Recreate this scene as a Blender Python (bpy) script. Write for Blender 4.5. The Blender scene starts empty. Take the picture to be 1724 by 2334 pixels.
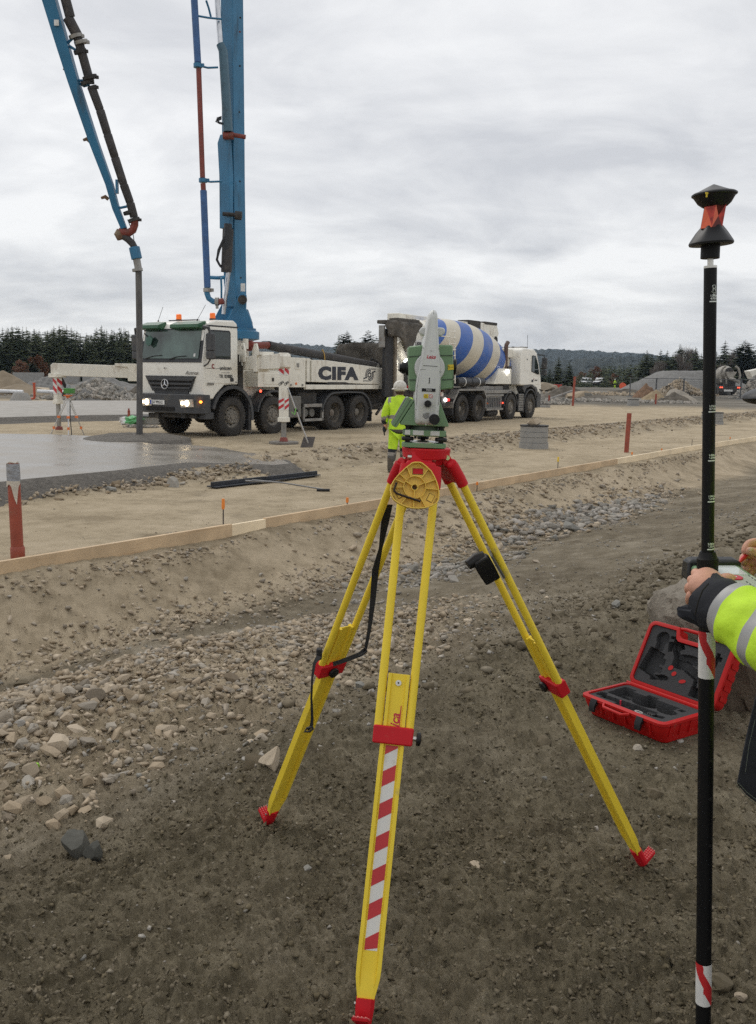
import bpy, bmesh, math, random
import numpy as np
from mathutils import Vector as V, Matrix, Euler
from math import sin, cos, radians, pi, sqrt, atan2
random.seed(7); rng = np.random.default_rng(7)
SC = bpy.context.scene; COL = SC.collection

# ---------------- camera ----------------
CAMZ = 1.65; PITCH = radians(8.2); ROLL = radians(0.8); FPX = 2140.0; CX = 862.0; CY = 1167.0
fwv = V((0, cos(PITCH), -sin(PITCH))); r0 = V((1, 0, 0)); u0 = V((0, sin(PITCH), cos(PITCH)))
upv = u0*cos(ROLL) - r0*sin(ROLL); rtv = r0*cos(ROLL) + u0*sin(ROLL)
cam = bpy.data.cameras.new('camera'); camo = bpy.data.objects.new('camera', cam); COL.objects.link(camo)
cam.sensor_fit = 'HORIZONTAL'; cam.sensor_width = 36; cam.lens = 36*FPX/1724
cam.clip_start = 0.05; cam.clip_end = 8000
m = Matrix((rtv, upv, -fwv)).transposed().to_4x4(); m.translation = V((0, 0, CAMZ)); camo.matrix_world = m
SC.camera = camo
SC.cycles.use_denoising = False; SC.cycles.use_adaptive_sampling = False; SC.cycles.max_bounces = 5; SC.cycles.sample_clamp_indirect = 3

def ray(x, y): return fwv + rtv*((x-CX)/FPX) + upv*((CY-y)/FPX)
def gp(x, y, z=0.0):                       # point of the horizontal plane z seen at a photo pixel
    d = ray(x, y); return V((0, 0, CAMZ)) + d*((z-CAMZ)/d.z)
def aty(x, y, Y):                          # point at distance Y seen at a photo pixel
    d = ray(x, y); return V((0, 0, CAMZ)) + d*(Y/d.y)

# ---------------- sky, sun, exposure ----------------
SUN_EL, SUN_AZ = radians(48), radians(-35)
w = bpy.data.worlds.new("World"); SC.world = w; w.use_nodes = True
nt = w.node_tree; N = nt.nodes; L = nt.links; N.clear()
def nd(t, **k):
    n = N.new(t)
    for a, b in k.items(): setattr(n, a, b)
    return n
out = nd('ShaderNodeOutputWorld'); bg = nd('ShaderNodeBackground'); bg.inputs[1].default_value = 0.10
sky = nd('ShaderNodeTexSky', sky_type='NISHITA', sun_disc=False, sun_elevation=SUN_EL, sun_rotation=SUN_AZ)
tc = nd('ShaderNodeTexCoord'); sep = nd('ShaderNodeSeparateXYZ'); L.new(tc.outputs['Generated'], sep.inputs[0])
def mth(op, a, b=None, clamp=False):
    n = nd('ShaderNodeMath', operation=op, use_clamp=clamp)
    for i, q in enumerate((a, b)):
        if q is None: continue
        if isinstance(q, (int, float)): n.inputs[i].default_value = q
        else: L.new(q, n.inputs[i])
    return n.outputs[0]
zz = mth('MAXIMUM', sep.outputs[2], 0.0); za = mth('ADD', zz, 0.34)
cu = mth('DIVIDE', sep.outputs[0], za); cv = mth('DIVIDE', sep.outputs[1], za)
comb = nd('ShaderNodeCombineXYZ'); L.new(cu, comb.inputs[0]); L.new(cv, comb.inputs[1])
def noise(scale, detail, rough, vec, dist=0.0):
    n = nd('ShaderNodeTexNoise'); n.inputs['Scale'].default_value = scale; n.inputs['Detail'].default_value = detail
    n.inputs['Roughness'].default_value = rough; n.inputs['Distortion'].default_value = dist; L.new(vec, n.inputs['Vector']); return n.outputs[0]
mp = nd('ShaderNodeMapping'); mp.inputs['Scale'].default_value = (0.85, 1.35, 1); mp.inputs['Rotation'].default_value = (0, 0, 0.25)
mp.inputs['Location'].default_value = (3.1, 0.4, 0)
L.new(comb.outputs[0], mp.inputs[0])
n1 = noise(1.7, 6, 0.55, mp.outputs[0], 0.5); n2 = noise(5.2, 5, 0.58, mp.outputs[0], 0.5)
cl = mth('ADD', mth('MULTIPLY', n1, 0.72), mth('MULTIPLY', n2, 0.28))
ramp = nd('ShaderNodeValToRGB'); L.new(cl, ramp.inputs[0])
e = ramp.color_ramp; e.elements[0].position = 0.39; e.elements[0].color = (5.1, 5.2, 5.5, 1)
e.elements[1].position = 0.60; e.elements[1].color = (8.6, 8.6, 8.6, 1)
k_ = e.elements.new(0.49); k_.color = (6.8, 6.85, 7.0, 1)
# the deck thins overhead, as the photograph's upper half shows
hi = nd('ShaderNodeMapRange'); L.new(sep.outputs[2], hi.inputs[0]); hi.inputs[1].default_value = 0.0; hi.inputs[2].default_value = 0.42
hi.inputs[3].default_value = 0.0; hi.inputs[4].default_value = 0.38
mxh = nd('ShaderNodeMix', data_type='RGBA'); L.new(hi.outputs[0], mxh.inputs[0]); L.new(ramp.outputs[0], mxh.inputs[6])
mxh.inputs[7].default_value = (8.5, 8.55, 8.6, 1)
mx = nd('ShaderNodeMix', data_type='RGBA'); mx.inputs[0].default_value = 0.93
L.new(sky.outputs[0], mx.inputs[6]); L.new(mxh.outputs[2], mx.inputs[7])
L.new(mx.outputs[2], bg.inputs[0]); L.new(bg.outputs[0], out.inputs[0])
sun = bpy.data.lights.new('sun', 'SUN'); sun.energy = 0.9; sun.angle = radians(40); sun.color = (1, 0.95, 0.87)
so = bpy.data.objects.new('sun', sun); COL.objects.link(so)
sd = V((sin(SUN_AZ)*cos(SUN_EL), cos(SUN_AZ)*cos(SUN_EL), sin(SUN_EL)))
so.rotation_euler = sd.to_track_quat('Z', 'Y').to_euler(); so.location = (0, 0, 50)
SC.view_settings.view_transform = 'Standard'; SC.view_settings.look = 'None'
SC.view_settings.exposure = 0.18; SC.view_settings.gamma = 1; SC.view_settings.use_curve_mapping = False

# ---------------- materials ----------------
MC = {}
def M(name, col, rough=0.6, metal=0.0, var=0.12, scale=6.0, bump=0.0, bscale=40.0, dirt=None, damt=0.5, dscale=2.5, streak=None, spec=0.5, trans=0, emit=0):
    if name in MC: return MC[name]
    mt = bpy.data.materials.new(name); mt.use_nodes = True; t = mt.node_tree; n = t.nodes; l = t.links
    b = n['Principled BSDF']; b.inputs['Roughness'].default_value = rough; b.inputs['Metallic'].default_value = metal
    b.inputs['Specular IOR Level'].default_value = spec
    tc = n.new('ShaderNodeTexCoord')
    ns = n.new('ShaderNodeTexNoise'); ns.inputs['Scale'].default_value = scale; ns.inputs['Detail'].default_value = 6
    l.new(tc.outputs['Object'], ns.inputs['Vector'])
    rp = n.new('ShaderNodeValToRGB'); rp.color_ramp.elements[0].position = .3; rp.color_ramp.elements[1].position = .7
    c = V(col)
    rp.color_ramp.elements[0].color = (*[max(0, q*(1-var)) for q in c], 1); rp.color_ramp.elements[1].color = (*[min(1, q*(1+var)) for q in c], 1)
    l.new(ns.outputs[0], rp.inputs[0]); cs = rp.outputs[0]
    if dirt:
        d = n.new('ShaderNodeTexNoise'); d.inputs['Scale'].default_value = dscale; d.inputs['Detail'].default_value = 9; d.inputs['Roughness'].default_value = .68
        if streak:
            mpp = n.new('ShaderNodeMapping'); mpp.inputs['Scale'].default_value = streak; l.new(tc.outputs['Object'], mpp.inputs[0]); l.new(mpp.outputs[0], d.inputs['Vector'])
        else: l.new(tc.outputs['Object'], d.inputs['Vector'])
        mr = n.new('ShaderNodeMapRange'); mr.inputs[1].default_value = .68-damt*.35; mr.inputs[2].default_value = .78-damt*.1
        mr.inputs[3].default_value = 0; mr.inputs[4].default_value = .85; l.new(d.outputs[0], mr.inputs[0])
        mxx = n.new('ShaderNodeMix'); mxx.data_type = 'RGBA'; l.new(mr.outputs[0], mxx.inputs[0]); l.new(cs, mxx.inputs[6]); mxx.inputs[7].default_value = (*dirt, 1)
        cs = mxx.outputs[2]
        rr = n.new('ShaderNodeMapRange'); l.new(mr.outputs[0], rr.inputs[0]); rr.inputs[3].default_value = rough; rr.inputs[4].default_value = .9
        l.new(rr.outputs[0], b.inputs['Roughness'])
    l.new(cs, b.inputs['Base Color'])
    if bump:
        bn = n.new('ShaderNodeTexNoise'); bn.inputs['Scale'].default_value = bscale; bn.inputs['Detail'].default_value = 8; l.new(tc.outputs['Object'], bn.inputs['Vector'])
        bp = n.new('ShaderNodeBump'); bp.inputs['Strength'].default_value = min(1, bump); bp.inputs['Distance'].default_value = .02 if bump < 1 else .05
        l.new(bn.outputs[0], bp.inputs['Height']); l.new(bp.outputs[0], b.inputs['Normal'])
    if trans: b.inputs['Transmission Weight'].default_value = trans
    if emit:
        b.inputs['Emission Color'].default_value = (*col, 1); b.inputs['Emission Strength'].default_value = emit
    MC[name] = mt; return mt

# ---------------- mesh builder ----------------
class MB:
    def __init__(s): s.v = []; s.f = []; s.mi = []; s.cur = 0
    def add(s, vs, fs):
        o = len(s.v); s.v += [tuple(q) for q in vs]; s.f += [tuple(i+o for i in q) for q in fs]; s.mi += [s.cur]*len(fs); return s
    def box(s, c, d, R=None):
        c = V(c); vs = []
        for x in (-.5, .5):
            for y in (-.5, .5):
                for z in (-.5, .5):
                    q = V((x*d[0], y*d[1], z*d[2])); vs.append(c + (R @ q if R else q))
        return s.add(vs, [(0, 1, 3, 2), (4, 6, 7, 5), (0, 4, 5, 1), (2, 3, 7, 6), (0, 2, 6, 4), (1, 5, 7, 3)])
    def bx(s, x0, x1, y0, y1, z0, z1): return s.box(((x0+x1)/2, (y0+y1)/2, (z0+z1)/2), (abs(x1-x0), abs(y1-y0), abs(z1-z0)))
    def prism(s, pts, O, U, W, D, d0, d1, top=None):   # polygon (u,w) in frame O,U,W pushed along D from d0 to d1
        O, U, W, D = V(O), V(U), V(W), V(D); n = len(pts); tp = top or pts
        vs = [O+U*p[0]+W*p[1]+D*d0 for p in pts] + [O+U*p[0]+W*p[1]+D*d1 for p in tp]
        fs = [tuple(range(n-1, -1, -1)), tuple(range(n, 2*n))] + [(i, (i+1) % n, n+(i+1) % n, n+i) for i in range(n)]
        return s.add(vs, fs)
    def xz(s, pts, y0, y1): return s.prism(pts, (0, 0, 0), (1, 0, 0), (0, 0, 1), (0, 1, 0), y0, y1)
    def yz(s, pts, x0, x1): return s.prism(pts, (0, 0, 0), (0, 1, 0), (0, 0, 1), (1, 0, 0), x0, x1)
    def xy(s, pts, z0, z1): return s.prism(pts, (0, 0, 0), (1, 0, 0), (0, 1, 0), (0, 0, 1), z0, z1)
    def tube(s, pts, r, n=8, cap=True, sq=1.0):
        pts = [V(p) for p in pts]; m = len(pts); rs = r if isinstance(r, (list, tuple)) else [r]*m
        o = len(s.v); vs = []; pu = None
        for i, p in enumerate(pts):
            t = (pts[min(i+1, m-1)]-pts[max(i-1, 0)]).normalized()
            if pu is None:
                a = V((0, 0, 1)) if abs(t.z) < .9 else V((1, 0, 0)); pu = t.cross(a).normalized()
            else: pu = (pu - t*pu.dot(t)).normalized()
            w_ = t.cross(pu)
            for k in range(n):
                an = 2*pi*k/n; vs.append(p + (pu*cos(an) + w_*sin(an)*sq)*rs[i])
        fs = []
        for i in range(m-1):
            for k in range(n):
                a = i*n+k; b = i*n+(k+1) % n; fs.append((a, b, b+n, a+n))
        if cap: fs += [tuple(range(n-1, -1, -1)), tuple(range((m-1)*n, m*n))]
        return s.add(vs, fs)
    def lathe(s, prof, O, A, n=24, cap=False):
        O, A = V(O), V(A).normalized(); a = V((0, 0, 1)) if abs(A.z) < .9 else V((1, 0, 0)); U = A.cross(a).normalized(); W = A.cross(U)
        vs = []
        for r, z in prof:
            for k in range(n):
                an = 2*pi*k/n; vs.append(O + A*z + (U*cos(an)+W*sin(an))*max(r, 1e-4))
        fs = []
        for i in range(len(prof)-1):
            for k in range(n):
                p = i*n+k; q = i*n+(k+1) % n; fs.append((p, q, q+n, p+n))
        if cap: fs += [tuple(range(n-1, -1, -1)), tuple(range((len(prof)-1)*n, len(prof)*n))]
        return s.add(vs, fs)
    def ell(s, c, r, n=16, m_=10, R=None):
        c = V(c); vs = []; fs = []
        for i in range(m_+1):
            ph = pi*i/m_
            for k in range(n):
                th = 2*pi*k/n; q = V((r[0]*sin(ph)*cos(th)+1e-5*cos(th), r[1]*sin(ph)*sin(th)+1e-5*sin(th), r[2]*cos(ph))); vs.append(c+(R @ q if R else q))
        for i in range(m_):
            for k in range(n): fs.append((i*n+k, (i+1)*n+k, (i+1)*n+(k+1) % n, i*n+(k+1) % n))
        return s.add(vs, fs)
    def loft(s, secs):                      # list of equal-length closed rings, capped
        n = len(secs[0]); vs = [p for q in secs for p in q]; fs = []
        for i in range(len(secs)-1):
            for k in range(n): a = i*n+k; b = i*n+(k+1) % n; fs.append((a, b, b+n, a+n))
        fs += [tuple(range(n-1, -1, -1)), tuple(range((len(secs)-1)*n, len(secs)*n))]
        return s.add(vs, fs)
    def obj(s, name, mat, parent=None, smooth=True, bevel=0.0, seg=2, world=False, sub=0, kind=None, label=None, ang=35):
        me = bpy.data.meshes.new(name)
        vs = s.v
        if world and parent:
            im = wm(parent).inverted(); vs = [im @ V(q) for q in vs]
        me.from_pydata(vs, [], s.f)
        ms = mat if isinstance(mat, (list, tuple)) else [mat]
        for q in ms: me.materials.append(q)
        if len(ms) > 1: me.polygons.foreach_set('material_index', s.mi)
        bm = bmesh.new(); bm.from_mesh(me); bmesh.ops.recalc_face_normals(bm, faces=bm.faces); bm.to_mesh(me); bm.free()
        if smooth:
            me.polygons.foreach_set('use_smooth', [True]*len(me.polygons)); me.set_sharp_from_angle(angle=radians(ang))
        me.update()
        o = bpy.data.objects.new(name, me); COL.objects.link(o)
        if parent: o.parent = parent
        if bevel:
            md = o.modifiers.new('bevel', 'BEVEL'); md.width = bevel; md.segments = seg; md.limit_method = 'ANGLE'; md.angle_limit = radians(40)
            if smooth: md.harden_normals = True
        if sub:
            md = o.modifiers.new('sub', 'SUBSURF'); md.levels = sub; md.render_levels = sub
        if kind: o['kind'] = kind
        if label: o['label'] = label
        return o
def wm(o):
    m_ = Matrix.Translation(o.location) @ o.rotation_euler.to_matrix().to_4x4() @ Matrix.Diagonal((*o.scale, 1))
    return wm(o.parent) @ m_ if o.parent else m_
def tag(o, label, cat, group=None):
    o['label'] = label; o['category'] = cat
    if group: o['group'] = group
    return o
def thing(name, label, cat, loc=(0, 0, 0), rz=0.0, group=None, rot=None):
    o = bpy.data.objects.new(name, None); COL.objects.link(o); o.location = loc
    o.rotation_euler = rot or (0, 0, rz); o.empty_display_size = .2
    return tag(o, label, cat, group)
def copy_tree(o, parent=None):
    c = o.copy(); COL.objects.link(c); c.parent = parent
    for ch in list(o.children): copy_tree(ch, c)
    return c
def text(body, size, mat, parent, mw, bold=0.0, shear=0.0, ext=0.0006, sx=1.0, space=1.0, name='lettering', align='CENTER'):
    cu = bpy.data.curves.new('t', 'FONT'); cu.body = body; cu.size = size; cu.align_x = align; cu.align_y = 'CENTER'
    cu.offset = bold; cu.shear = shear; cu.extrude = ext; cu.space_character = space; cu.resolution_u = 3
    t = bpy.data.objects.new('t', cu); COL.objects.link(t); bpy.context.view_layer.update()
    me = bpy.data.meshes.new_from_object(t); bpy.data.objects.remove(t); bpy.data.curves.remove(cu)
    me.transform(mw @ Matrix.Diagonal((sx, 1, 1, 1))); me.materials.clear(); me.materials.append(mat); me.name = name
    o = bpy.data.objects.new(name, me); COL.objects.link(o); o.parent = parent; return o
def fr_m(O, U, W):                         # matrix whose x,y run along U,W at O
    U = V(U).normalized(); W = V(W); W = (W-U*W.dot(U)).normalized(); D = U.cross(W)
    m_ = Matrix((U, W, D)).transposed().to_4x4(); m_.translation = V(O); return m_

# ---------------- numpy noise ----------------
_pm = rng.permutation(4096); _gv = rng.random(4096)*2-1
def vnoise(x, y, seed=0):
    xi = np.floor(x).astype(np.int64); yi = np.floor(y).astype(np.int64); fx = x-xi; fy = y-yi
    fx = fx*fx*fx*(fx*(fx*6-15)+10); fy = fy*fy*fy*(fy*(fy*6-15)+10)
    def h(a, b): return _gv[_pm[(_pm[(a+seed*57) & 4095]+b) & 4095]]
    return (h(xi, yi)*(1-fx)+h(xi+1, yi)*fx)*(1-fy)+(h(xi, yi+1)*(1-fx)+h(xi+1, yi+1)*fx)*fy
def fbm(x, y, sc, octv=4, gain=.5, seed=0):
    x = np.asarray(x, float)*sc; y = np.asarray(y, float)*sc; a = 1.0; r = 0; tot = 0
    for i in range(octv):
        ca, sa = cos(.6*i+.3), sin(.6*i+.3)
        r = r + a*vnoise(x*ca-y*sa+i*17.3, x*sa+y*ca+i*5.1, seed+i); tot += a; a *= gain; x = x*2.03; y = y*2.03
    return r/tot
def ss(a, b, x):
    t = np.clip((np.asarray(x, float)-a)/(b-a), 0, 1); return t*t*(3-2*t)

# ---------------- the site's own frame: s runs along the formwork boards, t away from the camera ----------------
SA = radians(54.4); S0 = (-3.30, 8.05)
def st(X, Y):
    X = np.asarray(X, float)-S0[0]; Y = np.asarray(Y, float)-S0[1]
    return X*cos(SA)+Y*sin(SA), -X*sin(SA)+Y*cos(SA)
def xy_(s, t): return S0[0]+s*cos(SA)-t*sin(SA), S0[1]+s*sin(SA)+t*cos(SA)
TP = [-200, -7, -5.2, -4.75, -4.3, -2.3, -1.75, -1.12, -.5, -.1, .05, 4.15, 4.75, 6, 400]
ZP = [0, 0, 0, .0, -.14, -.50, -.58, -.58, -.36, -.17, -.15, -.15, 0, 0, 0]
def hgt(X, Y, fine=True):
    X = np.asarray(X, float); Y = np.asarray(Y, float); s, t = st(X, Y); d = np.hypot(X, Y)
    wob = fbm(X, Y, .35, 3, seed=3)
    tt = t + wob*.22*ss(.2, -.6, t) + wob*.25*ss(3.5, 4.2, t)*ss(40, 10, d)
    z = np.interp(tt, TP, ZP)
    z = z + .30*np.exp(-(((s+1.1)/2.2)**2+((t+3.0)/.95)**2))*ss(-5.0, -3.6, t)       # rubble heap
    z = z + .10*np.exp(-((t-5.4)/.7)**2)*ss(6, 12, s)*(1-ss(60, 90, d))                # far rubble row
    rid = np.exp(-((t+4.72+.25*fbm(X, Y, .5, 2, seed=9))/.28)**2)
    z = z + .05*rid*ss(1, 3.5, s)
    z = z*(1-np.exp(-(((X-1.32)/.44)**2+((Y-4.33)/.44)**2)**2))
    if fine:
        near0 = 1-np.exp(-(((X-1.32)/.42)**2+((Y-4.33)/.42)**2)**2)
        near = (1-ss(14, 40, d))*near0
        pad = ss(-.05, .3, t)*(1-ss(3.9, 4.3, t))+ss(5.6, 6.5, t)
        rough = 1-.86*pad
        z = z + near*rough*(fbm(X, Y, 1.1, 4, seed=21)*.05 + fbm(X, Y, 6.0, 4, .62, seed=31)*.030)
        cl_ = np.abs(fbm(X, Y, 15, 4, .7, seed=41)); z = z + near*rough*(cl_*.060-.014)*(1-ss(7, 12, d))
        z = z + near*pad*fbm(X, Y, .8, 3, seed=51)*.012
        for tr in (-5.0, -5.75): z = z - near*.013*np.exp(-((t-tr-.15*fbm(X, Y, .4, 2, seed=15))/.11)**2)*(.55+.45*np.sign(np.sin(s*52+t*20)))*ss(-.5, .6, s)*(.4+.6*ss(-.2, .3, fbm(X, Y, .9, 2, seed=17)))
        # tyre ruts along the trail
        z = z - .010*near*ss(-4.5, -4.0, t)*ss(-2.0, -2.6, t)*ss(2, 4, s)*(.5+.5*np.sin(t*9+fbm(X, Y, .4, 2, seed=5)*2))
    far = ss(60, 100, d)
    z = z + far*(fbm(X, Y, .03, 3, seed=61)*.15) * (1-ss(300, 600, d))
    return z
def H(X, Y): return float(hgt(np.array([X]), np.array([Y]))[0])
def onp(x, y):                              # ground point seen at a photo pixel (marching on the terrain)
    d = ray(x, y); z = 0.0
    for _ in range(12):
        p = V((0, 0, CAMZ)) + d*((z-CAMZ)/d.z); z = .5*z+.5*H(p.x, p.y)
    p.z = H(p.x, p.y); return p

# ---------------- ground ----------------
def build_ground():
    hf = 938.0
    r = [0.35]
    while r[-1] < 2600:
        q = r[-1]; st_px = 1.9 if q < 14 else (2.2 if q < 60 else 3.0)
        dr = min(st_px*q*q/(hf*1.7), q*.10); dr = max(dr, .0105 if q > 1.45 else .06)
        if q > 30: dr = max(dr, q*.012)
        r.append(q+dr)
    r = np.array(r)
    core = np.arange(-27, 27.01, .145); side = np.concatenate([np.arange(-180, -60, 7.5), np.arange(-60, -27, .9)])
    th = np.radians(np.concatenate([side, core, -side[::-1][:-1]])); th = np.sort(th)
    nr, ntq = len(r), len(th)
    TH, RR = np.meshgrid(th, r); X = RR*np.sin(TH); Y = RR*np.cos(TH); Z = hgt(X, Y)
    co = np.stack([X, Y, Z], -1).reshape(-1, 3)
    i = np.arange(nr-1)[:, None]*ntq + np.arange(ntq)[None, :]
    j = np.arange(nr-1)[:, None]*ntq + ((np.arange(ntq)+1) % ntq)[None, :]
    fc = np.stack([i, j, j+ntq, i+ntq], -1).reshape(-1, 4)
    cap0 = len(co); co = np.vstack([co, [[0, 0, H(0, 0)]]])
    me = bpy.data.meshes.new('ground'); nq = len(fc)
    tri = np.stack([np.full(ntq, cap0), (np.arange(ntq)+1) % ntq, np.arange(ntq)], -1)
    me.vertices.add(len(co)); me.vertices.foreach_set('co', co.ravel())
    me.loops.add(nq*4+ntq*3); me.loops.foreach_set('vertex_index', np.concatenate([fc[:, ::-1].ravel(), tri[:, ::-1].ravel()]))
    me.polygons.add(nq+ntq)
    me.polygons.foreach_set('loop_start', np.concatenate([np.arange(nq)*4, nq*4+np.arange(ntq)*3]))
    me.update(calc_edges=True)
    me.polygons.foreach_set('use_smooth', [True]*len(me.polygons))
    x, y = co[:, 0], co[:, 1]; s, t = st(x, y); d = np.hypot(x, y)
    wob = fbm(x, y, .5, 4, seed=71)*.35
    pad = ss(-.1, .12, t+wob*.15)*(1-ss(4.1, 4.5, t+wob)) + ss(5.9, 6.4, t+wob*1.5)
    bankc = ss(-1.5, -1.0, t+wob)*(1-ss(-.1, .12, t))
    heap = np.exp(-(((s+1.0)/3.0)**2+((t+3.05)/1.15)**2)**2.4)
    farm = ss(58, 70, d+wob*10)*(1-ss(-60, 0, -s)*0)
    soil = (1-ss(-5.0, -4.4, t+wob*1.2))*(1-heap)
    band = np.clip(ss(4.1, 4.5, t+wob)*(1-ss(5.9, 6.4, t+wob*1.5)), 0, 1)
    col = np.zeros((len(co), 4), np.float32)
    col[:, 0] = np.clip(pad*(1-farm), 0, 1)
    col[:, 1] = np.clip(np.maximum(np.maximum(bankc, heap*1.0), band*.75)*(1-farm), 0, 1)
    col[:, 2] = np.clip(soil, 0, 1); col[:, 3] = farm
    at = me.color_attributes.new('zone', 'FLOAT_COLOR', 'POINT'); at.data.foreach_set('color', col.ravel())
    # material
    mt = bpy.data.materials.new('earth'); mt.use_nodes = True; t_ = mt.node_tree; n = t_.nodes; l = t_.links; b = n['Principled BSDF']
    tcn = n.new('ShaderNodeTexCoord'); P = tcn.outputs['Object']
    def nz(sc, de=6, ro=.6):
        q = n.new('ShaderNodeTexNoise'); q.inputs['Scale'].default_value = sc; q.inputs['Detail'].default_value = de; q.inputs['Roughness'].default_value = ro; l.new(P, q.inputs['Vector']); return q.outputs[0]
    def rmp(f, stops):
        q = n.new('ShaderNodeValToRGB'); l.new(f, q.inputs[0]); el = q.color_ramp.elements
        el[0].position, el[0].color = stops[0][0], (*stops[0][1], 1); el[1].position, el[1].color = stops[-1][0], (*stops[-1][1], 1)
        for p_, c_ in stops[1:-1]: k = el.new(p_); k.color = (*c_, 1)
        return q.outputs[0]
    def mix(f, a, b_):
        q = n.new('ShaderNodeMix'); q.data_type = 'RGBA'
        if isinstance(f, float): q.inputs[0].default_value = f
        else: l.new(f, q.inputs[0])
        for i_, c_ in ((6, a), (7, b_)):
            if isinstance(c_, tuple): q.inputs[i_].default_value = (*c_, 1)
            else: l.new(c_, q.inputs[i_])
        return q.outputs[2]
    big, mid, fin, vf = nz(.7, 5), nz(4, 7, .65), nz(22, 8, .72), nz(95, 6, .75)
    add = n.new('ShaderNodeMath'); add.operation = 'ADD'; l.new(mid, add.inputs[0]); l.new(fin, add.inputs[1])
    hf_ = n.new('ShaderNodeMath'); hf_.operation = 'MULTIPLY'; l.new(add.outputs[0], hf_.inputs[0]); hf_.inputs[1].default_value = .5
    add2 = n.new('ShaderNodeMath'); add2.operation = 'ADD'; l.new(big, add2.inputs[0]); l.new(mid, add2.inputs[1])
    h2 = n.new('ShaderNodeMath'); h2.operation = 'MULTIPLY'; l.new(add2.outputs[0], h2.inputs[0]); h2.inputs[1].default_value = .5
    tan_ = rmp(h2.outputs[0], [(.38, (.29, .23, .148)), (.5, (.41, .335, .225)), (.62, (.485, .40, .28))])
    san = rmp(h2.outputs[0], [(.36, (.235, .185, .118)), (.5, (.40, .325, .222)), (.64, (.50, .41, .29))])
    trl = rmp(h2.outputs[0], [(.38, (.115, .092, .058)), (.5, (.19, .158, .108)), (.62, (.29, .25, .185))])
    soi = rmp(hf_.outputs[0], [(.36, (.070, .057, .034)), (.47, (.132, .110, .069)), (.56, (.19, .16, .105)), (.67, (.28, .24, .165))])
    soi = mix(rmp(big, [(.4, (0, 0, 0)), (.62, (.5, .5, .5))]), soi, trl)
    fa = rmp(nz(.09, 8, .7), [(.35, (.075, .068, .055)), (.5, (.14, .125, .1)), (.62, (.22, .2, .165))])
    an = n.new('ShaderNodeAttribute'); an.attribute_name = 'zone'; sp = n.new('ShaderNodeSeparateColor'); l.new(an.outputs['Color'], sp.inputs[0])
    c = mix(sp.outputs[1], trl, san); c = mix(sp.outputs[0], c, tan_); c = mix(sp.outputs[2], c, soi); c = mix(an.outputs['Alpha'], c, fa)
    # wet blotches and pale dust with shapes of their own
    c = mix(rmp(nz(1.7, 7, .65), [(.56, (0, 0, 0)), (.70, (.45, .45, .45))]), c, (.115, .088, .056))
    spk = rmp(vf, [(.57, (0, 0, 0)), (.70, (.6, .6, .6))]); c = mix(spk, c, (.40, .35, .28))
    spd = rmp(vf, [(.28, (.6, .6, .6)), (.40, (0, 0, 0))]); c = mix(spd, c, (.035, .028, .02))
    l.new(c, b.inputs['Base Color']); b.inputs['Roughness'].default_value = .92; b.inputs['Specular IOR Level'].default_value = .25
    bp = n.new('ShaderNodeBump'); bp.inputs['Strength'].default_value = .75; bp.inputs['Distance'].default_value = .035; l.new(fin, bp.inputs['Height'])
    b2 = n.new('ShaderNodeBump'); b2.inputs['Strength'].default_value = .7; b2.inputs['Distance'].default_value = .012; l.new(vf, b2.inputs['Height']); l.new(bp.outputs[0], b2.inputs['Normal'])
    l.new(b2.outputs[0], b.inputs['Normal'])
    me.materials.append(mt)
    o = bpy.data.objects.new('ground', me); COL.objects.link(o); o['kind'] = 'structure'; return o
GROUND = build_ground()

# ---------------- stones ----------------
def rock_variants(nv, npt, seed, rough=0):
    R_ = random.Random(seed); outv = []
    for k in range(nv):
        bm = bmesh.new(); p_ = R_.choice((1.3, 1.8, 2.6)); sc = V((R_.uniform(.8, 1.35), R_.uniform(.6, 1.0), R_.uniform(.35, .8)))
        for _ in range(npt):
            v = V((R_.gauss(0, 1), R_.gauss(0, 1), R_.gauss(0, 1)))
            nrm = (abs(v.x)**p_+abs(v.y)**p_+abs(v.z)**p_)**(1/p_); v = v/nrm*R_.uniform(.86, 1.05); bm.verts.new((v.x*sc.x, v.y*sc.y, v.z*sc.z))
        r_ = bmesh.ops.convex_hull(bm, input=bm.verts)
        bmesh.ops.delete(bm, geom=[v for v in bm.verts if not v.link_faces], context='VERTS')
        if rough:
            for it in range(rough):
                bmesh.ops.subdivide_edges(bm, edges=bm.edges, cuts=1, use_grid_fill=True)
                for v in bm.verts: v.co += V((R_.gauss(0, 1), R_.gauss(0, 1), R_.gauss(0, 1)))*.012
            bmesh.ops.triangulate(bm, faces=bm.faces)
        bmesh.ops.recalc_face_normals(bm, faces=bm.faces); bm.verts.ensure_lookup_table(); bm.verts.index_update()
        vs = np.array([v.co[:] for v in bm.verts]); fs = np.array([[v.index for v in f.verts] for f in bm.faces]); bm.free()
        outv.append((vs, fs))
    return outv
RV1 = rock_variants(20, 10, 3); RV2 = rock_variants(12, 17, 5); RV3 = rock_variants(5, 26, 6, 1); RV0 = rock_variants(14, 6, 13)
def rotm(n_):
    q = rng.normal(size=(n_, 4)); q[:, 0] += 0; q /= np.linalg.norm(q, axis=1)[:, None]
    a, b, c, d = q.T
    return np.stack([np.stack([1-2*(c*c+d*d), 2*(b*c-a*d), 2*(b*d+a*c)], -1), np.stack([2*(b*c+a*d), 1-2*(b*b+d*d), 2*(c*d-a*b)], -1), np.stack([2*(b*d-a*c), 2*(c*d+a*b), 1-2*(b*b+c*c)], -1)], 1)
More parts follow.
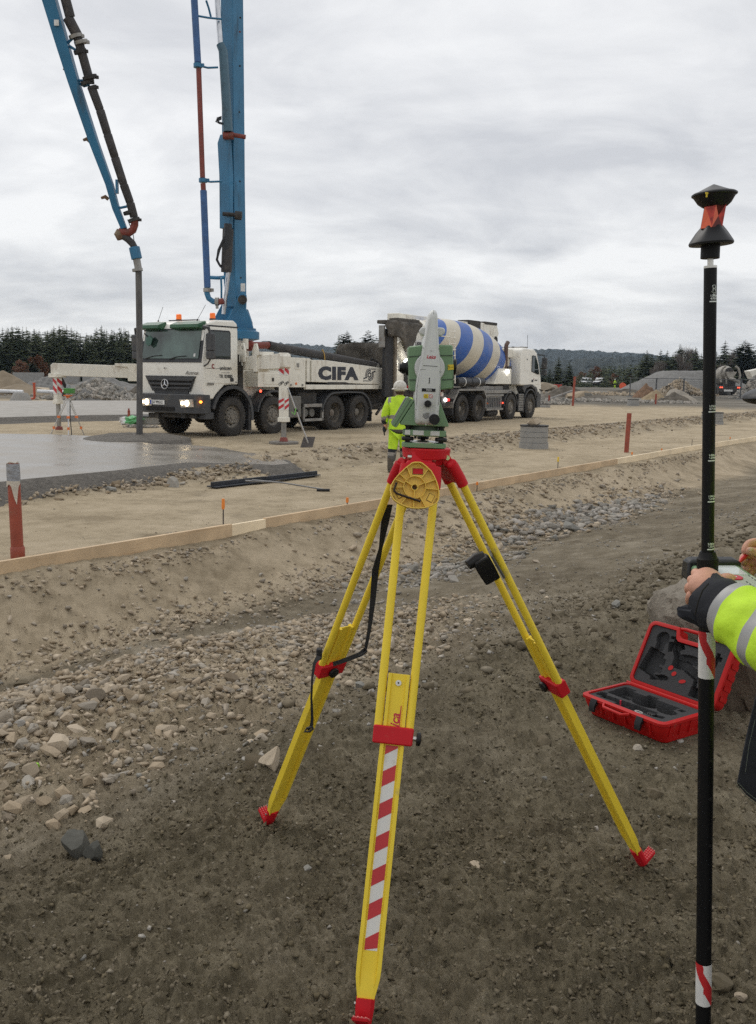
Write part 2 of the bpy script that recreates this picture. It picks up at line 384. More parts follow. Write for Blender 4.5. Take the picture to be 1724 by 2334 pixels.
def rotz(n_):                               # mostly flat-lying with a random tilt
    an = rng.uniform(0, 2*pi, n_); ti = rng.normal(0, .35, n_); ax = rng.uniform(0, 2*pi, n_)
    c, s_ = np.cos(an), np.sin(an); Z0 = np.zeros(n_); O1 = np.ones(n_)
    Rz = np.stack([np.stack([c, -s_, Z0], -1), np.stack([s_, c, Z0], -1), np.stack([Z0, Z0, O1], -1)], 1)
    kx, ky = np.cos(ax), np.sin(ax); ct, stt = np.cos(ti), np.sin(ti)
    Rt = np.stack([np.stack([ct+kx*kx*(1-ct), kx*ky*(1-ct), ky*stt], -1), np.stack([kx*ky*(1-ct), ct+ky*ky*(1-ct), -kx*stt], -1), np.stack([-ky*stt, kx*stt, ct], -1)], 1)
    return Rt @ Rz
def stone_mat(name, cols, bump=.4, dust=None):
    mt = bpy.data.materials.new(name); mt.use_nodes = True; n = mt.node_tree.nodes; l = mt.node_tree.links; b = n['Principled BSDF']
    at = n.new('ShaderNodeAttribute'); at.attribute_name = 'tone'
    oi = n.new('ShaderNodeObjectInfo'); ad = n.new('ShaderNodeMath'); ad.operation = 'ADD'; l.new(at.outputs['Fac'], ad.inputs[0]); l.new(oi.outputs['Random'], ad.inputs[1])
    fr = n.new('ShaderNodeMath'); fr.operation = 'FRACT'; l.new(ad.outputs[0], fr.inputs[0])
    rp = n.new('ShaderNodeValToRGB'); rp.color_ramp.interpolation = 'LINEAR'; el = rp.color_ramp.elements
    el[0].position = 0; el[0].color = (*cols[0], 1); el[1].position = 1; el[1].color = (*cols[-1], 1)
    for i_, c_ in enumerate(cols[1:-1]): k = el.new((i_+1)/(len(cols)-1)); k.color = (*c_, 1)
    l.new(fr.outputs[0], rp.inputs[0])
    tcn = n.new('ShaderNodeTexCoord'); ns = n.new('ShaderNodeTexNoise'); ns.inputs['Scale'].default_value = 26; ns.inputs['Detail'].default_value = 8; ns.inputs['Roughness'].default_value = .7
    l.new(tcn.outputs['Object'], ns.inputs['Vector'])
    r2 = n.new('ShaderNodeValToRGB'); r2.color_ramp.elements[0].position = .3; r2.color_ramp.elements[0].color = (.62, .6, .56, 1); r2.color_ramp.elements[1].position = .7; r2.color_ramp.elements[1].color = (1.18, 1.16, 1.12, 1)
    l.new(ns.outputs[0], r2.inputs[0])
    mx_ = n.new('ShaderNodeMix'); mx_.data_type = 'RGBA'; mx_.blend_type = 'MULTIPLY'; mx_.inputs[0].default_value = 1; l.new(rp.outputs[0], mx_.inputs[6]); l.new(r2.outputs[0], mx_.inputs[7])
    l.new(mx_.outputs[2], b.inputs['Base Color']); b.inputs['Roughness'].default_value = .88; b.inputs['Specular IOR Level'].default_value = .3
    bp = n.new('ShaderNodeBump'); bp.inputs['Strength'].default_value = bump; bp.inputs['Distance'].default_value = .01; l.new(ns.outputs[0], bp.inputs['Height']); l.new(bp.outputs[0], b.inputs['Normal'])
    return mt
SM_TAN = stone_mat('tan rubble', [(.27, .215, .15), (.42, .34, .245), (.34, .285, .215), (.54, .46, .36), (.37, .305, .225), (.31, .28, .24), (.46, .375, .275), (.41, .385, .345), (.19, .15, .105)])
SM_GREY = stone_mat('grey rubble', [(.2, .195, .18), (.31, .29, .26), (.40, .375, .34), (.25, .25, .235), (.46, .43, .4), (.29, .26, .225)])
SM_CLOD = stone_mat('soil clods', [(.095, .079, .048), (.15, .125, .08), (.12, .10, .062), (.185, .155, .102)])
SM_DARK = stone_mat('dark wet rock', [(.06, .062, .056), (.12, .12, .108), (.085, .085, .078)])
SM_SOIL = stone_mat('soil pebbles', [(.12, .10, .066), (.18, .15, .105), (.14, .118, .08), (.21, .18, .132), (.15, .127, .088), (.26, .23, .18)])
def scatter_mesh(name, P, S, variants, mat, sink=.3, flat=True, kind='stuff'):
    n_ = len(P)
    if n_ == 0: return
    R_ = rotz(n_) if flat else rotm(n_)
    var = rng.integers(0, len(variants), n_); tone = rng.random(n_).astype(np.float32)
    cos_, fcs, tns = [], [], []; off = 0
    for k, (vs, fs) in enumerate(variants):
        ix = np.nonzero(var == k)[0]
        if len(ix) == 0: continue
        vv = np.einsum('nij,vj->nvi', R_[ix], vs)*S[ix][:, None, None]
        vv[:, :, 2] += (S[ix]*.45*(1-2*sink))[:, None]; vv += P[ix][:, None, :]
        nv = len(vs); m_ = len(ix)
        cos_.append(vv.reshape(-1, 3)); fcs.append((fs[None]+(np.arange(m_)*nv)[:, None, None]+off).reshape(-1, 3))
        tns.append(np.repeat(tone[ix], nv)); off += m_*nv
    co = np.vstack(cos_); fc = np.vstack(fcs); tn = np.concatenate(tns)
    me = bpy.data.meshes.new(name); me.vertices.add(len(co)); me.vertices.foreach_set('co', co.ravel())
    me.loops.add(len(fc)*3); me.loops.foreach_set('vertex_index', fc.ravel()); me.polygons.add(len(fc)); me.polygons.foreach_set('loop_start', np.arange(len(fc))*3)
    me.update(calc_edges=True)
    at = me.attributes.new('tone', 'FLOAT', 'POINT'); at.data.foreach_set('value', tn)
    me.materials.append(mat); o = bpy.data.objects.new(name, me); COL.objects.link(o); o['kind'] = kind; return o
_sm = {}
def stone_obj(k, mat, sub=2):
    key = (k, mat.name, sub)
    if key not in _sm:
        vs, fs = (RV2 if sub == 2 else RV3)[k]; me = bpy.data.meshes.new('stone'); me.from_pydata(vs.tolist(), [], fs.tolist())
        me.attributes.new('tone', 'FLOAT', 'POINT'); me.materials.append(mat); _sm[key] = me
    return _sm[key]
def pick(nc, dens, box):
    """random points in the (s,t) box kept by the density function"""
    s = rng.uniform(box[0], box[1], nc); t = rng.uniform(box[2], box[3], nc); x, y = xy_(s, t)
    k = rng.random(nc) < dens(s, t, x, y); return x[k], y[k], s[k], t[k]
def put(x, y): return np.stack([x, y, hgt(x, y)], -1)
def cl_n(x, y, sc, seed, a, b): return ss(a, b, fbm(x, y, sc, 3, .55, seed=seed))
BIG = []                                    # (x, y, size, material) candidates for single stones
def scat(name, nc, dens, box, lo, hi_, pw, mat, sink=.3, split=None):
    x, y, s, t = pick(nc, dens, box); S = lo+(hi_-lo)*rng.random(len(x))**pw
    P = put(x, y)
    if split:
        b_ = S > split
        for p_, q_ in zip(P[b_], S[b_]): BIG.append((p_, q_, mat))
        P, S = P[~b_], S[~b_]
    scatter_mesh(name, P, S, RV0 if name in ('soil_pebbles', 'soil_clods', 'trail_grit') else RV1, mat, sink)
# toe of the bank, long band below the boards
scat('bank_toe_gravel', 44000, lambda s, t, x, y: np.clip(np.exp(-((t+1.15)/.30)**2)*.9*(.45+.55*cl_n(x, y, .7, 5, -.3, .2)) + .22*cl_n(x, y, 1.4, 7, -.2, .4)*ss(-1.1, -.3, t)*ss(.0, -.2, t), 0, 1)*ss(14, 8, s*.8), (-3, 14, -1.9, 0), .008, .05, 4.0, SM_TAN, .3, .034)
# crest right under the boards
scat('crest_gravel', 9000, lambda s, t, x, y: np.exp(-((t+.17)/.13)**2)*(.25+.75*cl_n(x, y, .8, 11, -.1, .4)), (-1, 22, -.6, .0), .008, .045, 2.6, SM_TAN, .25, .035)
# the rubble heap on the left
scat('heap_rubble', 110000, lambda s, t, x, y: np.clip(np.exp(-(((s+1.0)/2.9)**2+((t+3.02)/1.08)**2)**2.2)*1.0*(.4+.6*cl_n(x, y, .9, 15, -.35, .05)), 0, 1), (-5, 3, -4.6, -1.2), .007, .050, 5.2, SM_TAN, .36, .034)
# blocky rubble where the bank bends, right of the tripod
scat('bank_rubble', 15000, lambda s, t, x, y: np.clip(np.exp(-(((s-9.6)/3.2)**2+((t+1.28)/.42)**2)**1.4)*(.35+.65*cl_n(x, y, .6, 25, -.3, .1)), 0, 1), (3, 17, -2.6, -.2), .012, .13, 3.8, SM_GREY, .3, .06)
scat('bank_rubble', 22000, lambda s, t, x, y: np.clip(np.exp(-(((s-9.4)/4.2)**2+((t+1.1)/.75)**2)**1.3)*(.15+.85*cl_n(x, y, .7, 29, -.3, .2)), 0, 1), (3, 18, -2.9, -.1), .010, .09, 3.8, SM_TAN, .35, .06)
scat('trail_stones', 5000, lambda s, t, x, y: np.clip(np.exp(-(((s-4.5)/1.1)**2+((t+1.9)/.35)**2)), 0, 1), (2, 8, -3, -.8), .02, .085, 2.4, SM_GREY, .25, .055)
# band of rubble on the second step
scat('step_rubble', 30000, lambda s, t, x, y: np.clip(np.exp(-((t-4.5)/.30)**2)*(.3+.7*cl_n(x, y, .6, 33, -.3, .25))*(s < 9) + np.exp(-((t-5.0)/.7)**2)*.8*ss(8, 11, s)*(.4+.6*cl_n(x, y, .5, 35, -.3, .2)), 0, 1)*(1-ss(48, 60, s)), (0, 55, 3.8, 6.6), .015, .09, 3.6, SM_TAN, .3, .07)
# foreground pebbles in the dark soil
scat('soil_pebbles', 330000, lambda s, t, x, y: (np.abs(x) < .46*y+.3)*(y > 1.3)*(y < 8)*(.35+.65*cl_n(x, y, 1.6, 45, -.3, .4))*np.clip(2.4/np.maximum(y, 1), .12, 1)**1.2*(t < -3.6)*np.clip(-(t+3.4)/1.0, 0, 1), (-6, 8, -8.5, -3.6), .0028, .017, 3.6, SM_SOIL, .42)
scat('ridge_clods', 9000, lambda s, t, x, y: np.exp(-((t+4.7+.25*fbm(x, y, .5, 2, seed=9))/.26)**2)*(.2+.8*cl_n(x, y, 1.2, 77, -.1, .3)), (-1, 9, -5.6, -3.9), .012, .065, 3.4, SM_SOIL, .42)
scat('soil_clods', 330000, lambda s, t, x, y: (np.abs(x) < .46*y+.3)*(y > 1.3)*(y < 9)*(.25+.75*cl_n(x, y, 2.3, 83, -.2, .35))*np.clip(2.6/np.maximum(y, 1), .15, 1)**1.3*np.clip(-(t+3.0)/1.2, 0, 1), (-6, 9, -8.5, -3.2), .005, .020, 3.2, SM_CLOD, .62)
scat('trail_grit', 60000, lambda s, t, x, y: (.08+.7*cl_n(x, y, .9, 87, -.1, .5))*ss(-5.2, -4.2, t)*ss(-1.2, -1.7, t)*np.clip(1.4-s/14, .15, 1), (-2, 18, -5.2, -1.2), .006, .035, 4.6, SM_GREY, .4)
for fx_, fy_, rr_ in ((-.394, 3.279, .09), (.929, 3.016, .09), (-.021, 2.15, .09)):
    a_ = rng.uniform(0, 6.283, 150); q_ = .012+rr_*rng.random(150)**1.5; scatter_mesh('disturbed_soil', put(fx_+np.cos(a_)*q_, fy_+np.sin(a_)*q_), .004+.013*rng.random(150)**2, RV1, SM_CLOD, .35)
scat('loose_pebbles', 9000, lambda s, t, x, y: (np.abs(x) < .5*y+.5)*(y > 1.2)*(.05+.5*cl_n(x, y, 1.1, 49, 0, .5))*(t < -1.3), (-5, 12, -8, -1.3), .006, .020, 4.0, SM_GREY, .3)
scat('pad_pebbles', 9000, lambda s, t, x, y: np.clip(.06+.5*cl_n(x, y, .6, 55, .2, .6), 0, 1)*((t > .1)), (-2, 26, 0.1, 9), .008, .03, 3, SM_TAN, .3)
def view_size(p, q): return q/max(.5, math.hypot(p[0], p[1]))
BIG.sort(key=lambda q: -view_size(q[0], q[1]))
def place_stone(p, q, mat, sub=2, parent=GROUND, name='stone', sink=.2, rz=None):
    me = stone_obj(random.randrange(12 if sub == 2 else 5), mat, sub); o = bpy.data.objects.new(name, me); COL.objects.link(o)
    if parent: o.parent = parent
    o.location = (p[0], p[1], p[2]+q*(.45-.9*sink)); o.scale = (q, q, q)
    o.rotation_euler = (random.gauss(0, .3), random.gauss(0, .3), random.uniform(0, 6.28) if rz is None else rz); return o
for p_, q_, mt_ in BIG[:290]: place_stone(p_, q_, mt_)
rest = BIG[290:]
for mt_ in (SM_TAN, SM_GREY):
    rr_ = [(p_, q_) for p_, q_, m2 in rest if m2 is mt_]
    if rr_: scatter_mesh('small_rubble', np.array([q[0] for q in rr_]), np.array([q[1] for q in rr_]), RV1, mt_)
# ================= wet concrete slabs =================
def smoothpoly(pts, amp, n_=8, seed=0):
    o = []
    for i in range(len(pts)):
        a, b = V(pts[i]), V(pts[(i+1) % len(pts)]); L_ = (b-a).length; k_ = max(2, min(60, int(L_/.12)))
        nn = V((-(b-a).y, (b-a).x)).normalized()
        for j in range(k_):
            q = a.lerp(b, j/k_); d_ = float(fbm(np.array([q.x]), np.array([q.y]), 2.2, 3, seed=seed)[0])*amp; o.append(q+nn*d_)
    return o
def slab(name, pts, ztop, zbot, skirt, matt, mats, amp=.06, seed=0):
    ring = smoothpoly(pts, amp, seed=seed); n_ = len(ring)
    cen = sum((Vector2 for Vector2 in ring), V((0, 0)))/n_
    vs = []; fs = []; mi = []
    area = sum(ring[i].x*ring[(i+1) % n_].y-ring[(i+1) % n_].x*ring[i].y for i in range(n_)); sg = 1 if area > 0 else -1
    out_ = []
    for i in range(n_):
        d_ = ring[(i+1) % n_]-ring[i-1]; out_.append(V((d_.y, -d_.x)).normalized()*sg)
    zt = [ztop(p) for p in ring]
    levels = [(-.10, 0), (.0, -.012), (.35, -.45), (.7, -.8), (1.0, -1.0)]
    for lv, (k_, q_) in enumerate(levels):
        for i, p in enumerate(ring):
            j_ = random.uniform(-1, 1)*.02*(lv > 1)
            x_, y_ = p.x+out_[i].x*(skirt*k_+j_), p.y+out_[i].y*(skirt*k_+j_); zb = min(zbot, H(x_, y_)-.03) if zbot is not None else H(x_, y_)-.03
            z_ = zt[i] if q_ == 0 else zt[i]+(zt[i]-zb)*q_
            vs.append((x_, y_, z_ + (random.uniform(-.008, .008) if lv > 1 else 0)))
    for lv in range(len(levels)-1):
        for i in range(n_):
            a = lv*n_+i; b = lv*n_+(i+1) % n_; fs.append((a, b, b+n_, a+n_)); mi.append(0 if lv == 0 else 1)
    bm = bmesh.new(); bv = [bm.verts.new(q) for q in vs]
    for f, m_ in zip(fs, mi):
        try: ff = bm.faces.new([bv[i] for i in f]); ff.material_index = m_; ff.smooth = True
        except ValueError: pass
    ff = bm.faces.new([bv[i] for i in range(n_)]); ff.material_index = 0; ff.smooth = True
    bmesh.ops.triangulate(bm, faces=[ff]); bmesh.ops.recalc_face_normals(bm, faces=bm.faces)
    me = bpy.data.meshes.new(name); bm.to_mesh(me); bm.free(); me.materials.append(matt); me.materials.append(mats)
    o = bpy.data.objects.new(name, me); COL.objects.link(o); o['kind'] = 'structure'; return o
def wet(name, col, rough, bsc=1.2, bst=.12):
    mt = M(name, col, rough, var=.09, scale=1.2, spec=.5); n = mt.node_tree.nodes; l = mt.node_tree.links; b = n['Principled BSDF']
    tcn = n.new('ShaderNodeTexCoord'); a = n.new('ShaderNodeTexNoise'); a.inputs['Scale'].default_value = bsc; a.inputs['Detail'].default_value = 5; l.new(tcn.outputs['Object'], a.inputs['Vector'])
    bp = n.new('ShaderNodeBump'); bp.inputs['Strength'].default_value = bst; bp.inputs['Distance'].default_value = .05; l.new(a.outputs[0], bp.inputs['Height']); l.new(bp.outputs[0], b.inputs['Normal'])
    mr = n.new('ShaderNodeMapRange'); mr.inputs[1].default_value = .35; mr.inputs[2].default_value = .7; mr.inputs[3].default_value = rough-.07; mr.inputs[4].default_value = rough+.16; l.new(a.outputs[0], mr.inputs[0]); l.new(mr.outputs[0], b.inputs['Roughness'])
    return mt
m_wet = wet('wet concrete', (.20, .178, .148), .30)
m_wet2 = wet('set concrete', (.27, .25, .22), .6, 2)
m_side = M('slumped concrete', (.125, .112, .095), .7, var=.3, scale=14, bump=1, bscale=45, spec=.4)
zs = .12
near = [(-420, 1172), (0, 1098), (127, 1085), (297, 1069), (424, 1057), (560, 1054), (625, 1056), (662, 1052)]
farp = [(640, 1044), (612, 1040), (560, 1034), (490, 1026), (424, 1021), (350, 1012), (300, 1003), (200, 993), (120, 990), (0, 988), (-420, 984)]
pts = [gp(x, y, zs if x < 400 else .05).xy for x, y in near+farp]
tipv = gp(664, 1052, .05).xy
slab('wet_concrete_slab', pts, lambda p: .022+.10*float(ss(.2, 3.5, (p-tipv).length)), None, .42, m_wet, m_side, .05, 3)
pts = [gp(x, y, .2).xy for x, y in [(-300, 953), (0, 951), (130, 947), (330, 944), (470, 940), (470, 916), (330, 912.5), (0, 913), (-300, 913)]]
slab('finished_concrete_slab', pts, lambda p: .2, None, .5, m_wet2, m_side, .05, 5)
# freshly placed heap round the hose
hc = gp(322, 1006, .08)
mb = MB(); nx, ny = 70, 34; ug = gp(436, 1004, .05)-gp(190, 1004, .05)
U_ = V((ug.x, ug.y, 0)).normalized(); W_ = V((-U_.y, U_.x, 0)); hl = ug.length/2; c0 = (gp(436, 1008, .05)+gp(190, 1004, .05))/2
vs, fs = [], []
for j in range(ny):
    for i in range(nx):
        u = (i/(nx-1)*2-1); v_ = (j/(ny-1)*2-1); q = c0+U_*u*hl+W_*v_*1.35
        rr_ = u*u+v_*v_; nz_ = float(fbm(np.array([q.x]), np.array([q.y]), 5, 4, .62, seed=91)[0])
        z_ = max(0, 1-rr_)**.6*.13+nz_*.05*max(0, 1-rr_*.9)-.03*(rr_ > 1)
        vs.append((q.x, q.y, .105*float(ss(.2, 3.5, (q.xy-tipv).length))+z_-.02*(rr_ > .98)))
for j in range(ny-1):
    for i in range(nx-1): a = j*nx+i; fs.append((a, a+1, a+nx+1, a+nx))
mb.add(vs, fs).obj('fresh_concrete_pile', m_side, None, kind='stuff')
# stones dropped on the slumped edge
x_, y_, s_, t_ = pick(5000, lambda s, t, x, y: np.exp(-((t-4.45)/.25)**2)*(s < 8), (-4, 8, 4, 5.2))
scatter_mesh('slab_edge_stones', put(x_, y_)+[0, 0, .02], .015+.055*rng.random(len(x_))**3, RV1, SM_TAN)

# ================= formwork boards =================
m_pine = M('pine board', (.60, .44, .27), .6, var=.18, scale=3, dirt=(.42, .27, .14), damt=.45, dscale=1.2, streak=(1, 14, 14), bump=.25, bscale=60)
m_pine2 = M('pale pine board', (.84, .69, .47), .6, var=.12, scale=3, dirt=(.5, .38, .24), damt=.3, dscale=1.5, streak=(1, 14, 14), bump=.2, bscale=60)
ZB = -.16
bp_ = [(-330, 1372), (522, 1222), (604, 1207), (888, 1156), (1134, 1110), (1405, 1060), (1560, 1031), (1800, 993)]
bl = ['longest honey coloured formwork board, running off the frame at the lower edge of the pad', 'short almost white board between two darker formwork boards', 'honey formwork board behind the left tripod legs', 'formwork board seen just right of the tripod head', 'formwork board lying past the orange tipped pins, below the tall red pipe', 'thin pale formwork board just short of the black pole', 'farthest pale formwork board, right of the black pole']
for i in range(len(bp_)-1):
    a = gp(*bp_[i], ZB); b = gp(*bp_[i+1], ZB); L_ = (b-a).length; an = atan2(b.y-a.y, b.x-a.x)
    o = MB().bx(0.012 if i % 2 else 0, L_+(.03 if i % 2 == 0 else 0), -.024+.003*(i % 3), .024+.003*(i % 3), 0, .148-.012*(i == 1)).obj('formwork_board', m_pine2 if i in (1, 5, 6) else m_pine, None, bevel=.003)
    o.location = (a.x, a.y, ZB-.01); o.rotation_euler = (random.uniform(-.05, .03), 0, an); tag(o, bl[i], 'board', 'formwork boards along the pad edge')
m_reb = M('rusty rebar', (.09, .075, .07), .7, .5, var=.3, scale=30)
m_orc = M('orange plastic cap', (.85, .27, .05), .45)
pins = [(509, 1221, 1135, 'nearest pin with an orange cap, standing at the joint of the long board', 1), (791, 1176, 1133, 'orange capped pin between the black screed tool and the tripod', 1), (1087, 1124, 1098, 'orange capped pin just right of the tripod head legs', 1), (1271, 1082, 1041, 'yellow capped pin beside the board, left of the tall red pipe', 0), (1440, 1052, 1030, 'short orange capped pin in front of the tall red pipe', 1), (1508, 1038, 1022, 'small orange pin between the tall red pipe and the black pole', 1), (1577, 1023, 999, 'bare grey pin immediately left of the black pole', 2), (1664, 1010, 996, 'tiny orange pin on the board right of the black pole', 1)]
m_yc = M('yellow plastic cap', (.78, .55, .06), .45)
for px, yb, yt, lb, kd in pins:
    a = gp(px, yb, -.18); h_ = (yb-yt)/FPX*a.y
    t = thing('marker_pin', lb, 'pin', a, group='marker pins along the formwork')
    MB().tube([(0, 0, -.15), (0.004, 0, h_*.9)], .008, 6).obj('rod', m_reb, t)
    if kd < 2: MB().tube([(0, 0, h_*.72), (.003, 0, h_*.78), (.004, 0, h_)], [.014, .02, .017], 8).obj('cap', m_orc if kd else m_yc, t)

# ================= red drain pipes =================
m_red = M('red brown pipe', (.30, .062, .035), .5, var=.15, dirt=(.3, .2, .13), damt=.35, dscale=5)
m_tape = M('grey duct tape', (.28, .29, .31), .35, .2, var=.2, scale=20, bump=.6, bscale=25)
m_rag = M('torn paper tape', (.55, .5, .42), .8, var=.2, bump=.4)
m_dk = M('dark opening', (.012, .011, .01), .9)
def pipe(lb, px, yb, yt, wpx, z0=None, cap=0, taped=0, lean=0, sock=0, mat=None):
    a = gp(px, yb, -.15 if z0 is None else z0); h_ = (yb-yt)/FPX*a.y; r_ = wpx/2/FPX*a.length
    t = thing('drain_pipe', lb, 'pipe', a, group='upright red brown drain pipes'); lx = lean*h_
    o = MB().tube([(0, 0, -.2), (lx*.5, 0, h_*.5), (lx, 0, h_)], r_, 20, cap=False).tube([(lx, 0, h_), (lx*.5, 0, h_*.5)], r_*.88, 20, cap=False).obj('pipe_wall', mat or m_red, t)
    if sock: MB().tube([(0, 0, 0.0), (0, 0, .02), (0, 0, .115), (0, 0, .13)], [r_*1.05, r_*1.16, r_*1.16, r_*1.03], 20, cap=False).obj('socket', mat or m_red, t)
    if taped:
        MB().tube([(lx*.8, 0, h_*.80), (lx*.9, 0, h_*.88), (lx, 0, h_*1.0)], [r_*1.06, r_*1.09, r_*1.04], 18, cap=False).obj('tape_band', m_tape, t)
        b_ = MB(); rg = []
        for k in range(9):
            an = -pi*.95+k*pi*.11; lo = .80-.10*(k in (5, 6))-.05*random.random()-(.07 if k == 6 else 0)
            rg.append((an, lo))
        for k in range(8):
            a1, l1 = rg[k]; a2, l2 = rg[k+1]
            f = lambda an, z_: (lx*.8+cos(an)*r_*1.14, sin(an)*r_*1.14, h_*z_)
            b_.add([f(a1, l1), f(a2, l2), f(a2, .825), f(a1, .825)], [(0, 1, 2, 3)])
        b_.obj('torn_tape', m_rag, t)
        MB().tube([(lx-r_*.8, -r_*.3, h_), (lx-r_*.3, -r_*.6, h_*1.02), (lx+r_*.5, -r_*.3, h_*1.005), (lx+r_*.9, 0, h_*1.02)], .008, 6).obj('tape_edge', m_rag, t)
    if cap: MB().tube([(lx, 0, h_-.02), (lx, 0, h_+.025)], r_*1.12, 18).obj('cap', mat or m_red, t)
    return t
pipe('tall red brown pipe wrapped in grey tape, standing nearest, behind the long board', 41, 1275, 1052, 26, taped=1, sock=1, lean=-.012)
pipe('tall red brown pipe beside the formwork, right of the round concrete well', 1428, 1031, 942, 10, lean=.03, cap=0)
pipe('thin red pipe with a white wrapped top, beyond the road near the mixer truck cab', 1306, 925, 860, 5, 0, lean=.03, cap=1)
pipe('short red pipe leaning in the stones before the far fence', 1495, 921, 898, 4, 0)
pipe('small dark red pipe end standing near the front of the mixer truck', 1252, 917, 901, 4, 0)
# elbow pipe and cone on the left, past the finished slab
a = gp(80, 911, .05); f_ = a.y/FPX
t = thing('bent_drain_pipe', 'bright red bent pipe lying beyond the finished slab, its one arm pointing up', 'pipe', a)
MB().tube([(-30*f_, 0, .05), (-8*f_, 0, .05), (-3*f_, 0, .07), (-1*f_, 0, 6*f_), (-1*f_, 0, 37*f_)], .07, 10).obj('pipe_wall', M('bright red pipe', (.42, .07, .03), .5), t)
MB().tube([(-1*f_, 0, 35*f_), (-1*f_, 0, 38.5*f_)], .085, 10).obj('socket', M('bright red pipe', (.42, .07, .03), .5), t)
MB().tube([(-33*f_, 0, .05), (-29*f_, 0, .05)], .085, 10).obj('end_collar', M('bright red pipe', (.42, .07, .03), .5), t)

# ================= concrete wells =================
m_con = M('grey precast concrete', (.30, .295, .28), .85, var=.12, scale=5, bump=.3, bscale=30, dirt=(.2, .18, .15), damt=.4)
m_lid = M('black well lid', (.03, .028, .027), .7)
def well(lb, px, yb, yt, wpx, z0, rings=3, lidh=.03, extra=None, cone=0, base=1):
    a = gp(px, yb, z0); h_ = (yb-yt)/FPX*a.y; r_ = wpx/2/FPX*a.length; a.y += r_
    t = thing('concrete_well', lb, 'well', a, group='precast concrete wells')
    hb = h_*.26 if base else 0
    if cone:
        MB().lathe([(r_, -.1), (r_, 0), (r_*.62, h_), (r_*.55, h_), (.001, h_)], (0, 0, 0), (0, 0, 1), 32).obj('cone_wall', m_con, t)
    else:
        if base: MB().lathe([(r_*1.04, -.1), (r_*1.02, hb), (r_*.9, hb)], (0, 0, 0), (0, 0, 1), 36).obj('base_ring', m_con, t)
        hh = (h_-hb)/rings
        for k in range(rings):
            z0_ = hb+k*hh
            MB().lathe([(r_*.9, z0_), (r_*(.955+.012*(k % 2)), z0_+.006), (r_*(.96+.012*(k % 2)), z0_+hh-.008), (r_*.9, z0_+hh)], (0, 0, 0), (0, 0, 1), 36).obj('ring', m_con, t)
        MB().lathe([(0, h_), (r_*1.0, h_), (r_*1.0, h_+lidh), (0, h_+lidh)], (0, 0, 0), (0, 0, 1), 36).obj('lid', m_lid, t)
    return t, a, h_, r_
t, a, h_, r_ = well('round grey concrete well of stacked rings with a stone on its black lid', 1222, 1024, 973, 65, -.15)
o = place_stone((a.x-.05, a.y-.1, a.z+h_+.03), .23, SM_TAN, parent=None, name='rock', sink=.05); tag(o, 'flat tan stone lying on the lid of the round concrete well', 'stone')
well('round concrete well partly hidden behind the black pole', 1632, 968, 942, 46, -.15, rings=3)
well('low concrete well beyond the road, left of a short red pipe', 1447, 925, 911, 26, 0, rings=1)
well('low concrete well by the front of the mixer truck', 1245, 929, 922, 24, 0, rings=1, base=0)
well('flat concrete well with a dark lid, beside the cab of the pump truck', 332, 968, 951, 82, 0, rings=1, base=0)
well('pale cone shaped concrete well top beyond the finished slab', 38, 914, 896, 46, .05, cone=1)
a = gp(294, 951, .12+.2); MB().tube([(0, 0, 0), (0, 0, .2), (0, 0, .22), (0, 0, .27)], [.045, .045, .028, .028], 12).obj('x', m_red).location
o = bpy.data.objects['x']; o.name = 'bottle'; o.location = gp(294, 949, .2); tag(o, 'small dark red bottle standing on the well by the pump truck', 'bottle')
# green and white bag
mb = MB(); b_ = gp(300, 968, 0)
bm = bmesh.new(); bmesh.ops.create_icosphere(bm, subdivisions=3, radius=1)
for v in bm.verts:
    n_ = float(fbm(np.array([v.co.x*2+3]), np.array([v.co.y*2+v.co.z*3]), 1, 3, seed=7)[0]); v.co *= 1+n_*.6
    v.co = V((v.co.x*.36, v.co.y*.22, max(-.01, v.co.z*.17+.1+.12*max(0, v.co.x))))
me = bpy.data.meshes.new('plastic_bag'); bm.to_mesh(me); bm.free(); me.materials.append(M('green sheet', (.12, .42, .17), .4, bump=.4)); me.materials.append(M('white sheet', (.7, .7, .7), .5))
for p in me.polygons: p.material_index = 1 if p.center.x < -.17 or (p.center.x < -.05 and p.center.z < .05) else 0
o = bpy.data.objects.new('plastic_bag', me); COL.objects.link(o); o.location = b_; tag(o, 'crumpled green and white plastic bag on the ground by the truck', 'bag')

# ================= screed tool and lute =================
m_blk = M('black aluminium', (.035, .04, .05), .45, .4, var=.25)
m_alu = M('worn aluminium', (.55, .56, .58), .38, .85, var=.12)
a = gp(482, 1111, -.13); b = gp(722, 1083, -.13); L_ = (b-a).length
t = thing('bull_float', 'long black concrete float with a thin pole, lying flat on the pad', 'tool', a, rz=atan2(b.y-a.y, b.x-a.x))
MB().bx(0, L_*.47, -.11, .11, 0, .02).bx(0, L_*.47, -.02, .02, .02, .085).obj('blade', m_blk, t, bevel=.004)
MB().bx(L_*.475, L_, -.10, .10, 0.002, .02).bx(L_*.475, L_, -.02, .02, .02, .08).obj('blade', m_blk, t, bevel=.004)
h1 = gp(575, 1094, -.03); h2 = gp(748, 1117, -.12)
MB().tube([h1, h1.lerp(h2, .4)+V((0, 0, .02)), h2], .012, 8).obj('pole', M('grey steel tube', (.2, .2, .2), .45, .6), t, world=True)
MB().tube([gp(722, 1117, -.12), gp(752, 1117, -.12)], .022, 8).obj('grip', M('black rubber', (.02, .02, .02), .7), t, world=True)
MB().tube([gp(560, 1096, -.05), gp(620, 1098, -.04)], .014, 8).obj('hinge_bar', M('grey steel tube', (.2, .2, .2), .45, .6), t, world=True)
f = gp(704, 1020, 0)
t = thing('concrete_lute', 'aluminium long handled lute leaning against the white outrigger leg, blade on the ground', 'tool', f)
tp = aty(656, 884, f.y-.35)
